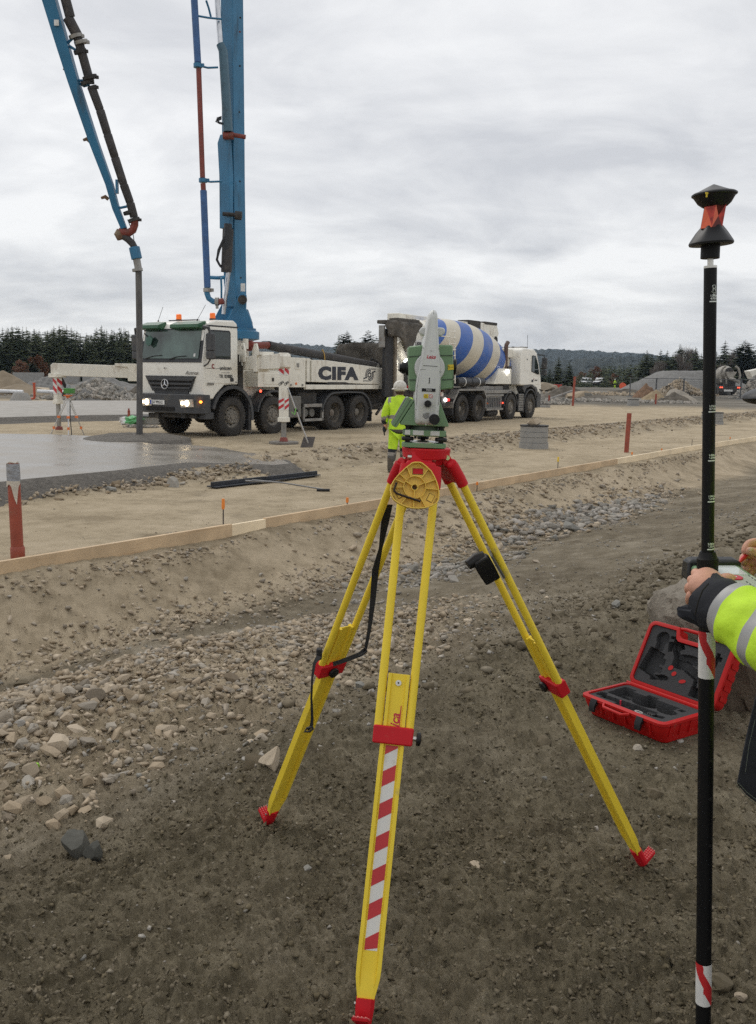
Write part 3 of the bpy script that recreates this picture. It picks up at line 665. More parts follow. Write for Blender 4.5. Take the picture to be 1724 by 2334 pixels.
MB().tube([f+V((0, 0, .06)), tp], .019, 10).obj('pole', m_alu, t, world=True)
MB().prism([(-.17, 0), (.11, 0), (.17, .26), (-.10, .26)], f+V((-.02, -.05, 0)), (1, 0, 0), (0, .35, .94), (0, -.94, .35), 0, .015).obj('blade', M('rusty steel blade', (.08, .07, .065), .6, .3, dirt=(.2, .17, .14)), t, world=True)
g_ = f.lerp(tp, .63); MB().tube([g_+V((-.09, -.03, -.04)), g_+V((-.02, -.03, -.1)), g_+V((.01, -.02, .05))], .013, 6).obj('clamp', M('lime green plastic', (.2, .55, .1), .5), t, world=True)
MB().tube([g_+V((-.03, 0, .02)), g_+V((.06, 0, -.01))], .03, 8).obj('knob', M('black rubber', (.02, .02, .02), .7), t, world=True)

# ================= laser level on its tripod =================
c = gp(158, 992, 0.02); k = c.length/FPX; base = V((c.x, c.y, 0))
t = thing('laser_level', 'green laser level on a small white and orange tripod by the wet slab', 'level', base)
m_org = M('orange steel', (.75, .2, .06), .5); m_gl = M('green laser housing', (.07, .26, .05), .45, var=.2)
hz = (990-903)*k
MB().box((0, 0, hz), (.18, .18, .03)).tube([(0, 0, hz-.06), (0, 0, hz)], .05, 10).obj('tripod_head', m_org, t, bevel=.005)
MB().box((.04, 0, hz+.12), (.26, .18, .14)).obj('laser_body', m_gl, t, bevel=.02)
MB().tube([(0.02, 0, hz+.2), (.02, 0, hz+.28)], [.06, .045], 12).obj('rotor_head', M('clear grey head', (.3, .32, .33), .2), t)
for fx, fy in ((-44, .1), (26, .25), (8, -.35)):
    e_ = V((fx*k, fy, 0)); h0 = V((0, 0, hz-.02)); md_ = h0.lerp(e_, .52)
    lg = MB().tube([h0+V((-.03, 0, 0)), md_+V((-.015, 0, 0))], .015, 8).tube([h0+V((.03, 0, 0)), md_+V((.015, 0, 0))], .015, 8).obj('leg', M('white enamel', (.62, .62, .6), .4, dirt=(.3, .25, .2), damt=.3), t)
    MB().tube([md_, e_.lerp(md_, .08)], .014, 8).obj('lower_tube', m_alu, lg)
    MB().box(md_, (.075, .05, .06)).obj('clamp', m_org, lg); MB().box(e_.lerp(md_, .42), (.05, .05, .07)).obj('clamp', m_org, lg)
    MB().tube([e_.lerp(md_, .08), e_], [.02, .008], 8).obj('foot', m_alu, lg)
o = MB().tube([base+V((.02, .1, hz-.1)), base+V((.0, .12, .5)), base+V((.03, .1, 0))], .012, 6).obj('levelling_staff', m_blk, None); tag(o, 'thin dark staff hanging below the small laser level', 'staff')
# ================= forest and hills =================
m_bark = M('bark', (.085, .065, .05), .9, var=.3, scale=4)
m_birch = M('birch bark', (.36, .34, .31), .8, var=.3, scale=3)
def leafmat(name, c0, c1, c2):
    mt = bpy.data.materials.new(name); mt.use_nodes = True; n = mt.node_tree.nodes; l = mt.node_tree.links; b = n['Principled BSDF']
    oi = n.new('ShaderNodeObjectInfo'); at = n.new('ShaderNodeAttribute'); at.attribute_name = 'tone'
    ad = n.new('ShaderNodeMath'); ad.operation = 'MULTIPLY_ADD'; l.new(at.outputs['Fac'], ad.inputs[0]); ad.inputs[1].default_value = .6; ml = n.new('ShaderNodeMath'); ml.operation = 'MULTIPLY'; l.new(oi.outputs['Random'], ml.inputs[0]); ml.inputs[1].default_value = .4; l.new(ml.outputs[0], ad.inputs[2])
    rp = n.new('ShaderNodeValToRGB'); e = rp.color_ramp.elements; e[0].position = .1; e[0].color = (*c0, 1); e[1].position = .9; e[1].color = (*c2, 1); k = e.new(.5); k.color = (*c1, 1)
    l.new(ad.outputs[0], rp.inputs[0]); l.new(rp.outputs[0], b.inputs['Base Color']); b.inputs['Roughness'].default_value = .85; b.inputs['Specular IOR Level'].default_value = .15
    return mt
LM_SPR = leafmat('spruce needles', (.032, .044, .024), (.058, .074, .038), (.10, .112, .058))
LM_PIN = leafmat('pine needles', (.02, .032, .02), (.036, .05, .03), (.055, .07, .04))
LM_HIL = leafmat('hill forest', (.014, .02, .021), (.024, .033, .033), (.042, .052, .05))
LM_RED = leafmat('rusty leaves', (.10, .045, .03), (.15, .07, .04), (.2, .11, .06))
LM_TWG = leafmat('bare twigs', (.09, .075, .065), (.13, .11, .095), (.18, .155, .135))
def fin(vs, fs, tone, name, mat):
    me = bpy.data.meshes.new(name); vs = np.array(vs); fs = np.array(fs)
    me.vertices.add(len(vs)); me.vertices.foreach_set('co', vs.ravel()); me.loops.add(len(fs)*3); me.loops.foreach_set('vertex_index', fs.ravel().astype(np.int32))
    me.polygons.add(len(fs)); me.polygons.foreach_set('loop_start', np.arange(len(fs))*3); me.update(calc_edges=True)
    a = me.attributes.new('tone', 'FLOAT', 'POINT'); a.data.foreach_set('value', np.array(tone, np.float32)); me.materials.append(mat); return me
def spruce_crown(R_, h=1.0, wid=.17, lev=34, per=9, kind='spruce'):
    vs, fs, tn = [], [], []
    for i in range(lev):
        f = (i+R_.random()*.8)/lev; z = .06+.93*f if kind == 'spruce' else .42+.56*f
        if kind == 'spruce': rad = wid*(1-f)**.7*R_.uniform(.7, 1.12)+.008
        else: rad = wid*1.3*math.sin(pi*min(.97, .22+.75*f))*R_.uniform(.6, 1.1)
        m_ = max(4, int(per*(1-.5*f)))
        for j in range(m_):
            an = R_.uniform(0, 2*pi); L_ = rad*R_.uniform(.55, 1.15); dr = R_.uniform(.1, .45)*L_ if kind == 'spruce' else R_.uniform(-.3, .15)*L_
            wd = L_*R_.uniform(.4, .7); d = V((cos(an), sin(an), 0)); s_ = V((-sin(an), cos(an), 0)); b0 = V((0, 0, z)); tip = b0+d*L_+V((0, 0, -dr)); t0 = R_.random()
            for k in range(3):
                p = b0.lerp(tip, .15+.3*k)+V((0, 0, R_.uniform(-.004, .004))); q = b0.lerp(tip, min(1.05, .55+.3*k)); w2 = wd*(1-.25*k)*R_.uniform(.5, 1)
                o = len(vs); vs += [tuple(p-s_*w2*.4), tuple(q+V((0, 0, -w2*.25))), tuple(p+s_*w2*.4)] ; fs.append((o, o+1, o+2))
                vs += [tuple(p), tuple(p.lerp(q, .6)+s_*w2*R_.choice((-1, 1))+V((0, 0, -w2*.35))), tuple(q)]; fs.append((o+3, o+4, o+5)); tn += [t0]*3+[min(1, t0+.15)]*3
    return vs, fs, tn
def bush_crown(R_, n_=900, lo=.1, rx=.34, size=.035, thin=False):
    vs, fs, tn = [], [], []; cl = [(R_.uniform(-.6, .6)*rx, R_.uniform(-.6, .6)*rx, R_.uniform(lo+.1, .85), R_.uniform(.12, .25)*rx*2) for _ in range(14)]
    for i in range(n_):
        c_ = R_.choice(cl); v = V((R_.gauss(0, 1), R_.gauss(0, 1), R_.gauss(0, 1))).normalized()*c_[3]*R_.random()**.4; p = V(c_[:3])+v; p.z = min(.99, max(lo, p.z))
        if thin: a = V((R_.gauss(0, .4), R_.gauss(0, .4), 1)).normalized()*size*2.2; b = V((R_.gauss(0, 1), R_.gauss(0, 1), 0)).normalized()*size*.09
        else: a = V((R_.gauss(0, 1), R_.gauss(0, 1), R_.gauss(0, 1))).normalized()*size; b = a.orthogonal().normalized()*size*.7
        o = len(vs); vs += [tuple(p-a-b), tuple(p+a), tuple(p-a+b)]; fs.append((o, o+1, o+2)); tn += [R_.random()]*3
    return vs, fs, tn
R_ = random.Random(11); KINDS = {}
def trunk_me(mat, r=.012, h=1.0, lean=0, limbs=0, R_=R_):
    mb = MB().tube([(0, 0, -.03), (lean*.3, 0, h*.5), (lean, 0, h)], [r, r*.6, r*.12], 6)
    for i in range(limbs):
        z = R_.uniform(.3, .9)*h; an = R_.uniform(0, 6.28); l_ = R_.uniform(.1, .24)*(1.1-z/h*.7); mb.tube([(lean*z, 0, z), (cos(an)*l_*.5, sin(an)*l_*.5, z+l_*.55), (cos(an)*l_*.75, sin(an)*l_*.75, z+l_*1.25)], [r*.35, r*.2, r*.05], 4)
    o = mb.obj('t', mat); me = o.data; bpy.data.objects.remove(o); return me
for i in range(6):
    v = spruce_crown(R_, wid=R_.uniform(.19, .27), lev=44, per=15); KINDS[('spruce', i)] = (fin(*v, 'crown', LM_SPR), trunk_me(m_bark))
for i in range(3):
    v = spruce_crown(R_, wid=.17, lev=30, per=13, kind='pine'); KINDS[('pine', i)] = (fin(*v, 'crown', LM_PIN), trunk_me(m_bark, .013, .97, limbs=4))
for i in range(2):
    v = bush_crown(R_, 1500, .3, .22, .03, True); KINDS[('birch', i)] = (fin(*v, 'crown', LM_TWG), trunk_me(m_birch, .010, .97, .02, 9))
for i in range(2):
    v = bush_crown(R_, 1500, .05, .42, .028); KINDS[('shrub', i)] = (fin(*v, 'crown', LM_RED), trunk_me(m_bark, .012, .7, 0, 7))
def tree(kind, i, x, y, h, label, group, z=None, wsc=1.0, rz=None):
    cm, tm = KINDS[(kind, i)]; z = H(x, y) if z is None else z
    nm = {'spruce': 'spruce_tree', 'pine': 'pine_tree', 'birch': 'birch_tree', 'shrub': 'autumn_shrub'}[kind]
    t = bpy.data.objects.new(nm, None); COL.objects.link(t); t.location = (x, y, z); t.scale = (h*wsc, h*wsc, h); t.rotation_euler = (0, 0, random.uniform(0, 6.28) if rz is None else rz); tag(t, label, 'tree' if kind != 'shrub' else 'shrub', group)
    a = bpy.data.objects.new('crown', cm); COL.objects.link(a); a.parent = t; b = bpy.data.objects.new('trunk', tm); COL.objects.link(b); b.parent = t; return t
def forest_mass(name, items):               # distant trees nobody could count: one mesh
    V_, F_, T_ = [], [], []; off = 0
    lib = []
    for i in range(5):
        v, f, t_ = spruce_crown(R_, wid=.30, lev=12, per=6); lib.append((np.array(v), np.array(f), np.array(t_)))
    v, f, t_ = bush_crown(R_, 120, .15, .3, .06); lib.append((np.array(v), np.array(f), np.array(t_)))
    for (x, y, z, h) in items:
        k = random.randrange(5); v, f, t_ = lib[k]; an = random.uniform(0, 6.28); c_, s_ = cos(an), sin(an); ws = random.uniform(.9, 1.5)
        q = v.copy(); q[:, 0], q[:, 1] = (v[:, 0]*c_-v[:, 1]*s_)*h*ws+x, (v[:, 0]*s_+v[:, 1]*c_)*h*ws+y; q[:, 2] = v[:, 2]*h+z
        V_.append(q); F_.append(f+off); T_.append(np.clip(t_*.7+random.random()*.3, 0, 1)); off += len(q)
    me = fin(np.vstack(V_), np.vstack(F_), np.concatenate(T_), name, LM_SPR); o = bpy.data.objects.new(name, me); COL.objects.link(o); o['kind'] = 'stuff'; return o
def topz(px, ytop, Y): return aty(px, ytop, Y).z
# left forest edge: outline of the tops read from the photograph
prof = [(-200, 742), (-60, 744), (0, 748), (25, 741), (50, 739), (80, 748), (100, 750), (125, 742), (150, 738), (165, 744), (190, 756), (210, 758), (232, 738), (252, 752), (265, 746), (283, 742), (300, 752), (320, 765), (380, 770), (450, 775), (520, 785), (560, 797)]
px_ = [p[0] for p in prof]; py_ = [p[1] for p in prof]
LT = 'dark spruce in the closed front row of the forest behind the piles'
for i in range(78):
    px = -60+i*5.6+random.uniform(-4, 4)
    if px > 352: px = -190+random.random()*130
    Y = random.uniform(148, 172); yt = float(np.interp(px, px_, py_))+abs(random.gauss(0, 9))*(random.random() < .75)
    g_ = aty(px, 860, Y); z0 = -.3; h = topz(px, yt, Y)-z0
    tree('spruce', random.randrange(6), g_.x, Y, h, LT, 'spruces in the front row of the forest', z0, random.uniform(.8, 1.15)*10/h)
for px, yt, Y, kd, lb in [(62, 812, 118, 'shrub', 'reddish bare shrub at the foot of the dark forest'), (82, 800, 122, 'shrub', 'tall rusty shrub before the dark spruces, beside a grey green one'), (120, 842, 116, 'shrub', 'low rusty shrub under the forest edge, near the truck boom'), (77, 822, 119, 'pine', 'grey green young pine among the rusty shrubs')]:
    g_ = aty(px, 870, Y); tree(kd, 0, g_.x, Y, topz(px, yt, Y)+.2, lb, None, -.2, 1.2 if kd == 'pine' else 1.0)
items = []
for i in range(400):
    px = random.uniform(-420, 640); Y = random.uniform(172, 235); yt = float(np.interp(px, px_, py_))+random.uniform(-2, 9); g_ = aty(px, 860, Y); items.append((g_.x, Y, -.3, topz(px, yt, Y)+.3))
forest_mass('spruce_forest', items)
# trees in the gap between the trucks
for i, (px, yt, Y, kd, v_, lb) in enumerate([(772, 762, 120, 'spruce', 0, 'bushy dark spruce between the trucks, nearest the pump truck'), (790, 750, 115, 'pine', 0, 'thin topped pine standing between the trucks, left of the pair'), (838, 748, 118, 'pine', 1, 'tallest slim pine between the two trucks'), (858, 764, 121, 'pine', 2, 'loose pine just left of the black rubber curtain'), (815, 780, 126, 'spruce', 2, 'low spruce filling the gap between the trucks'), (872, 775, 119, 'spruce', 3, 'low spruce behind the black rubber curtain'), (925, 770, 121, 'pine', 1, 'pine seen through the frame at the back of the mixer'), (905, 788, 118, 'spruce', 1, 'small spruce seen through the mixer frame')]):
    g_ = aty(px, 860, Y); tree(kd, v_, g_.x, Y, topz(px, yt, Y)+.2, lb, None, -.2, 1.25 if kd == 'spruce' else 1.0)
# right forest edge
RT = [(1272, 812, 150, 'spruce'), (1297, 822, 148, 'spruce'), (1236, 826, 152, 'spruce'), (1252, 838, 150, 'spruce'), (1472, 797, 190, 'spruce'), (1484, 806, 192, 'spruce'), (1462, 812, 195, 'spruce'), (1503, 795, 196, 'spruce'), (1518, 797, 190, 'spruce'), (1530, 806, 194, 'spruce'), (1546, 783, 186, 'spruce'), (1560, 782, 200, 'birch'), (1568, 790, 198, 'birch'), (1582, 789, 188, 'spruce'), (1596, 804, 196, 'spruce'), (1612, 803, 194, 'spruce'), (1630, 800, 188, 'spruce'), (1648, 775, 186, 'spruce'), (1662, 792, 200, 'birch'), (1672, 795, 198, 'birch'), (1686, 786, 190, 'spruce'), (1694, 771, 186, 'pine'), (1702, 780, 188, 'spruce'), (1716, 797, 190, 'spruce'), (1726, 772, 186, 'spruce'), (1740, 790, 190, 'spruce'), (1757, 778, 184, 'spruce'), (1500, 815, 182, 'birch'), (1492, 830, 176, 'birch'), (1640, 825, 180, 'birch'), (1554, 800, 180, 'birch')]
nm_ = {'spruce': 'dark spruce in the forest edge behind the big gravel pile', 'birch': 'bare pale birch among the spruces behind the gravel pile', 'pine': 'pine with an open top right of the black pole'}
for i, (px, yt, Y, kd) in enumerate(RT):
    lb = nm_[kd]; gr = kd+' trees of the forest edge beyond the gravel pile'
    if px < 1300: lb, gr = ('spruce standing free beyond the mixer truck cab', 'spruces beyond the mixer truck cab')
    if (px, yt) == (1272, 812): lb, gr = 'tallest free standing spruce just right of the mixer truck cab', None
    if (px, yt) == (1546, 783): lb, gr = 'tallest spruce over the middle of the big gravel pile', None
    g_ = aty(px, 870, Y); tree(kd, i % (6 if kd == 'spruce' else 3 if kd == 'pine' else 2), g_.x, Y, topz(px, yt, Y)+.6, lb, gr, -.6, 1.5 if kd == 'spruce' else 1.15)
for px, yt, Y, lb in [(1368, 838, 165, 'rusty orange shrub behind the two white pickups'), (1402, 846, 160, 'wide orange brown shrub beyond the far worker'), (1330, 842, 168, 'dull red shrub left of the pickups'), (1352, 828, 175, 'tall reddish leafy tree over the pickups'), (1600, 838, 175, 'rust red shrub by the black pole before the spruces'), (1650, 845, 172, 'brown shrub behind the distant mixer'), (1440, 850, 170, 'brown shrub at the foot of the gravel pile')]:
    g_ = aty(px, 870, Y); Y += 68; g_ = aty(px, 870, Y); tree('shrub', int(px) % 2, g_.x, Y, topz(px, yt, Y)+.4, lb, None, -.4, 1.0)
items = []
rp_ = [(1225, 850), (1300, 848), (1380, 822), (1440, 818), (1470, 812), (1560, 805), (1620, 806), (1724, 800), (2000, 800)]
for i in range(400):
    px = random.uniform(1180, 2050); Y = random.uniform(205, 270); yt = float(np.interp(px, [p[0] for p in rp_], [p[1] for p in rp_]))+random.uniform(0, 14); g_ = aty(px, 870, Y); items.append((g_.x, Y, -.8, topz(px, yt, Y)+.8))
forest_mass('far_forest', items)
# distant wooded hills
def ridge(name, Y, prof, depth, seed, zlow=-3):
    xs = np.linspace(-1.1*Y, 1.1*Y, 700); pxs = np.array([CX+x/Y*FPX for x in xs])
    top = np.array([max(1.0, topz(a, float(np.interp(a, [p[0] for p in prof], [p[1] for p in prof])), Y)) for a in pxs])
    top = top+fbm(xs, xs*0+seed, 3.0/Y, 4, .5, seed=seed)*Y*.003 + rng.random(len(xs))*Y*.0022
    rows = 10; vs = []; tn = []
    for j in range(rows):
        f = j/(rows-1); yy = Y-depth*(1-f)
        z_ = zlow+(top-zlow)*f**.8+(rng.random(len(xs))-.5)*Y*.003*(j < rows-1)
        vs.append(np.stack([xs*(yy/Y), np.full_like(xs, yy)+rng.random(len(xs))*depth*.05, z_], -1)); tn.append(rng.random(len(xs)))
    vs.append(np.stack([xs, np.full_like(xs, Y+depth), np.full_like(xs, zlow)], -1)); tn.append(rng.random(len(xs)))
    vs = np.vstack(vs); n_ = len(xs); fs = []
    for j in range(rows):
        i = np.arange(n_-1)+j*n_; fs += [np.stack([i, i+1, i+n_+1], -1), np.stack([i, i+n_+1, i+n_], -1)]
    me = fin(vs, np.vstack(fs), np.concatenate(tn), name, LM_HIL); o = bpy.data.objects.new(name, me); COL.objects.link(o); o['kind'] = 'structure'; return o
ridge('far_hills', 1500, [(-900, 838), (400, 812), (600, 783), (680, 788), (760, 794), (830, 800), (880, 806), (1000, 806), (1150, 803), (1225, 800), (1300, 801), (1380, 805), (1460, 810), (1560, 818), (1724, 826), (2600, 845)], 500, 3)
ridge('near_hills', 700, [(-900, 850), (500, 840), (1200, 836), (1240, 824), (1330, 818), (1420, 816), (1470, 818), (1600, 830), (1724, 836), (2600, 850)], 220, 8)
# the air between here and the hills
def haze():
    o = MB().bx(-1900, 1900, -60, 2300, -6, 75).obj('haze', None, None, smooth=False); o.data.materials.clear()
    mt = bpy.data.materials.new('air'); mt.use_nodes = True; n = mt.node_tree.nodes; n.clear(); a = n.new('ShaderNodeOutputMaterial'); b = n.new('ShaderNodeVolumePrincipled')
    b.inputs['Color'].default_value = (.62, .80, 1, 1); b.inputs['Density'].default_value = .00012; b.inputs['Anisotropy'].default_value = 0.2; mt.node_tree.links.new(b.outputs[0], a.inputs['Volume']); o.data.materials.append(mt); o['kind'] = 'stuff'
haze()
# ================= shared truck parts =================
m_wht = M('dirty cream paint', (.80, .77, .68), .42, var=.07, scale=3, dirt=(.26, .18, .11), damt=.42, dscale=1.6, streak=(2.2, 2.2, .8), spec=.5)
m_wcl = M('cream cab paint', (.86, .84, .77), .3, var=.04, dirt=(.36, .30, .22), damt=.18, dscale=1.3, spec=.5)
m_gry = M('dark grey plastic', (.052, .054, .058), .5, var=.15, dirt=(.16, .14, .11), damt=.35, dscale=3)
m_chs = M('grimy chassis', (.035, .033, .031), .75, var=.4, dirt=(.12, .1, .08), damt=.5)
m_gls = M('dark cab glass', (.022, .034, .032), .06, var=.5, scale=1.2, spec=.7)
m_wsh = M('windscreen glass', (.07, .115, .10), .07, var=.75, scale=1.3, spec=.7)
m_tyr = M('dusty tyre', (.034, .031, .028), .85, var=.15, scale=5, dirt=(.085, .072, .056), damt=.5, dscale=2.5)
m_rim = M('dusty steel rim', (.22, .20, .17), .6, .3, var=.25, scale=9, dirt=(.12, .075, .045), damt=.45)
m_blu = M('boom blue paint', (.028, .165, .31), .42, var=.16, scale=1.5, dirt=(.05, .06, .07), damt=.36, dscale=1.4, streak=(3, 3, .5))
m_blu2 = M('pipe blue paint', (.04, .115, .29), .45, var=.15, dirt=(.06, .07, .1), damt=.3)
m_rpi = M('red pipe paint', (.21, .045, .032), .55, var=.25, dirt=(.1, .07, .05), damt=.35, dscale=5)
m_bpi = M('grimy black pipe', (.045, .042, .042), .7, var=.3, scale=5, dirt=(.13, .115, .1), damt=.4, dscale=6, bump=.4)
m_chr = M('chrome rod', (.62, .63, .65), .25, .9)
m_amb = M('amber lens', (.75, .16, .02), .3)
m_rfl = M('red warning sheet', (.55, .03, .04), .4, dirt=(.3, .2, .15), damt=.25)
m_wfl = M('white warning sheet', (.72, .72, .70), .4, dirt=(.35, .3, .22), damt=.3)
m_ink = M('black lettering', (.02, .022, .026), .5)
m_lmp = M('lit headlamp', (1, .80, .52), .3, emit=9)
m_lmw = M('lit work lamp', (1, .97, .9), .3, emit=16)
m_rlt = M('lit red lamp', (1, .08, .04), .3, emit=3)
m_grn = M('green sun visor', (.022, .095, .04), .3, var=.2, spec=.5)
m_rub = M('black rubber sheet', (.022, .022, .024), .7, var=.3, dirt=(.10, .09, .075), damt=.4, dscale=1.5, streak=(3, 3, .6))
m_stl = M('worn bare steel', (.30, .29, .27), .5, .6, var=.25, dirt=(.17, .09, .05), damt=.35)
def wheel(root, x, y, r, w, side, style='front'):
    A = V((0, -side, 0))                     # outward axis; side=+1 means the near face looks along -y
    O = V((x, y, r)); h = w/2
    ty = MB().lathe([(r*.56, -h*.8), (r*.62, -h), (r*.86, -h*1.02), (r*.965, -h*.86), (r, -h*.6), (r, h*.6), (r*.965, h*.86), (r*.86, h*1.02), (r*.62, h), (r*.56, h*.8)], O, A, 44).obj('wheel', m_tyr, root, ang=28)
    lg = MB()
    for k in range(36):
        an = 2*pi*k/36; c_, s_ = cos(an), sin(an); Rm = Matrix(((c_, 0, -s_), (0, 1, 0), (s_, 0, c_)))
        for sg in (-1, 1): lg.box(O+V((c_*r*1.0, sg*h*.5, s_*r*1.0)), (.035, h*.72, .05), Rm)
    lg.obj('tread', m_tyr, ty, smooth=False, kind='stuff')
    if style == 'front': pr = [(r*.57, h*.80), (r*.54, h*.55), (r*.42, h*.45), (r*.36, h*.72), (r*.33, h*.84), (r*.16, h*.84), (r*.15, h*1.0), (0, h*1.0)]
    else: pr = [(r*.57, h*.80), (r*.55, h*.25), (r*.50, -h*.15), (r*.36, -h*.28), (r*.22, -h*.25), (r*.21, h*.55), (r*.12, h*.62), (0, h*.62)]
    rm = MB().lathe(pr, O, A, 32).obj('rim', m_rim, ty)
    nb = MB(); n_ = 10; rr = r*.265 if style == 'front' else r*.30; d0 = h*.84 if style == 'front' else -h*.26
    for k in range(n_):
        an = 2*pi*k/n_; p = O+V((cos(an)*rr, 0, sin(an)*rr)); nb.tube([p+A*d0, p+A*(d0+.03)], .018, 6)
    nb.obj('wheel_nuts', m_stl, ty, kind='stuff')
    if style == 'front':
        hh = MB()
        for k in range(10):
            an = 2*pi*(k+.5)/10; p = O+V((cos(an)*r*.40, 0, sin(an)*r*.40)); hh.tube([p+A*(h*.5), p+A*(h*.6)], .024, 8)
        hh.obj('rim_holes', m_dk, ty, kind='stuff')
    return ty
def arc_pts(cx, cz, r, a0, a1, n=14): return [(cx+r*cos(radians(a0+(a1-a0)*i/n)), cz+r*sin(radians(a0+(a1-a0)*i/n))) for i in range(n+1)]
def fender(root, cx, cz, r, a0, a1, y0, y1, mat, th=.05, name='mudguard'):
    o_ = arc_pts(cx, cz, r, a0, a1); i_ = arc_pts(cx, cz, r-th, a0, a1)
    mb = MB()
    for k in range(len(o_)-1): mb.xz([o_[k], o_[k+1], i_[k+1], i_[k]], y0, y1)
    bm_ = mb; vs = []; fs = []; n_ = len(o_)
    mb2 = MB()
    for y in (y0, y1): vs += [(p[0], y, p[1]) for p in o_]+[(p[0], y, p[1]) for p in i_]
    for k in range(n_-1):
        for b in (0, 2*n_): fs.append((b+k, b+k+1, b+n_+k+1, b+n_+k))
        fs.append((k, k+1, 2*n_+k+1, 2*n_+k)); fs.append((n_+k, n_+k+1, 3*n_+k+1, 3*n_+k))
    fs += [(0, n_, 3*n_, 2*n_), (n_-1, 2*n_-1, 4*n_-1, 3*n_-1)]
    return mb2.add(vs, fs).obj(name, mat, root, ang=50)

# ================= pump truck =================
TH = radians(56); PT = thing('pump_truck', 'cream four axle concrete pump truck with blue boom, parked facing the wet slab', 'truck', (-3.93, 25.4, 0), TH)
pd = V((cos(TH), sin(TH), 0)); pn = V((-sin(TH), cos(TH), 0))
def PW(x, y, z): return PT.location + pd*x + pn*y + V((0, 0, z))
for x, st_ in ((0, 'front'), (1.7, 'front'), (4.62, 'rear'), (5.95, 'rear')):
    w_ = .33 if st_ == 'front' else .60
    wheel(PT, x, w_/2+.02, .525, w_, 1, st_); wheel(PT, x, 2.38-w_/2, .525, w_, -1, st_)
MB().bx(-.7, 8.6, .75, .87, .72, 1.0).bx(-.7, 8.6, 1.5, 1.62, .72, 1.0).bx(-.5, 8.2, .88, 1.49, .80, .92).obj('chassis_frame', m_chs, PT, kind=None)
for x in (0, 1.7, 4.62, 5.95): MB().tube([(x, .3, .52), (x, 2.1, .52)], .09, 10).ell((x, 1.2, .52), (.2, .25, .2), 12, 8).obj('axle', m_chs, PT)
# cab
prof = [(-1.10, 1.50), (-1.13, 2.00), (-.97, 2.78), (-.86, 2.98), (-.60, 3.06), (.08, 3.08), (.22, 3.0), (.24, 2.8), (.24, 1.38), (.0, 1.38), (-.3, 1.36), (-.62, 1.12), (-.72, 1.0), (-1.05, 1.0)]
cab = MB().xz(prof, .03, 2.40).obj('cab', m_wcl, PT, bevel=.055, seg=3)
Bf = lambda y, z, o=0.0: (lambda x: (x-o, y, z))(np.interp(z, [1.0, 1.5, 2.0, 2.78, 2.98], [-1.07, -1.10, -1.13, -.97, -.86]))
def front_panel(pts, o0, o1, mat, name, par=None, bevel=0.0, label=None):
    vs = [Bf(y, z, o0) for y, z in pts]+[Bf(y, z, o1) for y, z in pts]; n_ = len(pts)
    fs = [tuple(range(n_)), tuple(range(2*n_-1, n_-1, -1))]+[(i, (i+1) % n_, n_+(i+1) % n_, n_+i) for i in range(n_)]
    return MB().add(vs, fs).obj(name, mat, par or PT, bevel=bevel, label=label, smooth=False)
front_panel([(.05, 1.95), (.07, 2.84), (2.36, 2.84), (2.38, 1.95)], .0, .018, m_ink, 'windscreen_seal', bevel=.01)
ws = front_panel([(.16, 2.05), (.17, 2.80), (2.26, 2.80), (2.27, 2.05)], .015, .026, m_wsh, 'windscreen', bevel=.01)
for y0, y1, z0 in ((1.5, 2.15, 2.10), (.6, 1.25, 2.08)):
    MB().tube([Bf(y1, z0-.06, .035), Bf((y0+y1)/2, z0+.02, .045), Bf(y0, z0+.04, .045)], .011, 6).obj('wiper', m_ink, ws)
front_panel([(.27, 2.10), (.27, 2.18), (.33, 2.18), (.33, 2.10)], .025, .031, m_wfl, 'permit_sticker', ws)
front_panel([(1.88, 2.42), (1.84, 2.58), (1.96, 2.66), (2.08, 2.6), (2.08, 2.45), (1.98, 2.38)], .10, .13, M('green mirror back', (.03, .10, .07), .4), 'kerb_mirror', ws)
MB().tube([Bf(2.05, 2.60, .1), Bf(2.3, 2.72, .02)], .015, 6).obj('mirror_arm', m_ink, ws)
for a_, b_ in ((.14, 1.18), (1.60, 2.34)):
    vs = []
    for y in (a_, b_):
        vs += [(-.96, y, 2.80), (-1.16, y, 2.84), (-1.14, y, 2.94), (-.86, y, 3.03), (-.83, y, 2.95)]
    MB().add(vs, [(0, 1, 2, 3, 4), (5, 9, 8, 7, 6)]+[(i, (i+1) % 5, 5+(i+1) % 5, 5+i) for i in range(5)]).obj('sun_visor', m_grn, PT, bevel=.02)
front_panel([(.50, 1.20), (.26, 1.60), (2.17, 1.60), (1.93, 1.20)], .0, .03, m_gry, 'grille_surround', bevel=.01)
for z0, z1, ins in ((1.47, 1.545, .36), (1.36, 1.42, .42), (1.25, 1.31, .50)):
    front_panel([(ins, z0), (ins-.05, z1), (2.42-ins+.05, z1), (2.42-ins, z0)], .028, .062, m_gry, 'grille_bar', bevel=.01)
front_panel([(.55, 1.24), (.38, 1.5), (2.04, 1.5), (1.87, 1.24)], .026, .034, m_dk, 'grille_opening')
front_panel([(.60, 1.12), (.56, 1.20), (1.87, 1.20), (1.83, 1.12)], -.01, .02, m_gry, 'lower_grille')
c_ = V(Bf(1.37, 1.38, .085)); tb = MB()
tb.tube([c_+V((0, cos(a)*.125, sin(a)*.125)) for a in [2*pi*k/28 for k in range(29)]], .012, 6, cap=False)
for k in range(3):
    a = pi/2+2*pi*k/3; tb.tube([c_, c_+V((0, cos(a)*.125, sin(a)*.125))], [.02, .006], 6)
tb.obj('star_emblem', m_chr, PT)
MB().tube([c_+V((.02, 0, .42)), c_+V((-.0, 0, .42))], .025, 10).obj('small_badge', m_stl, PT)
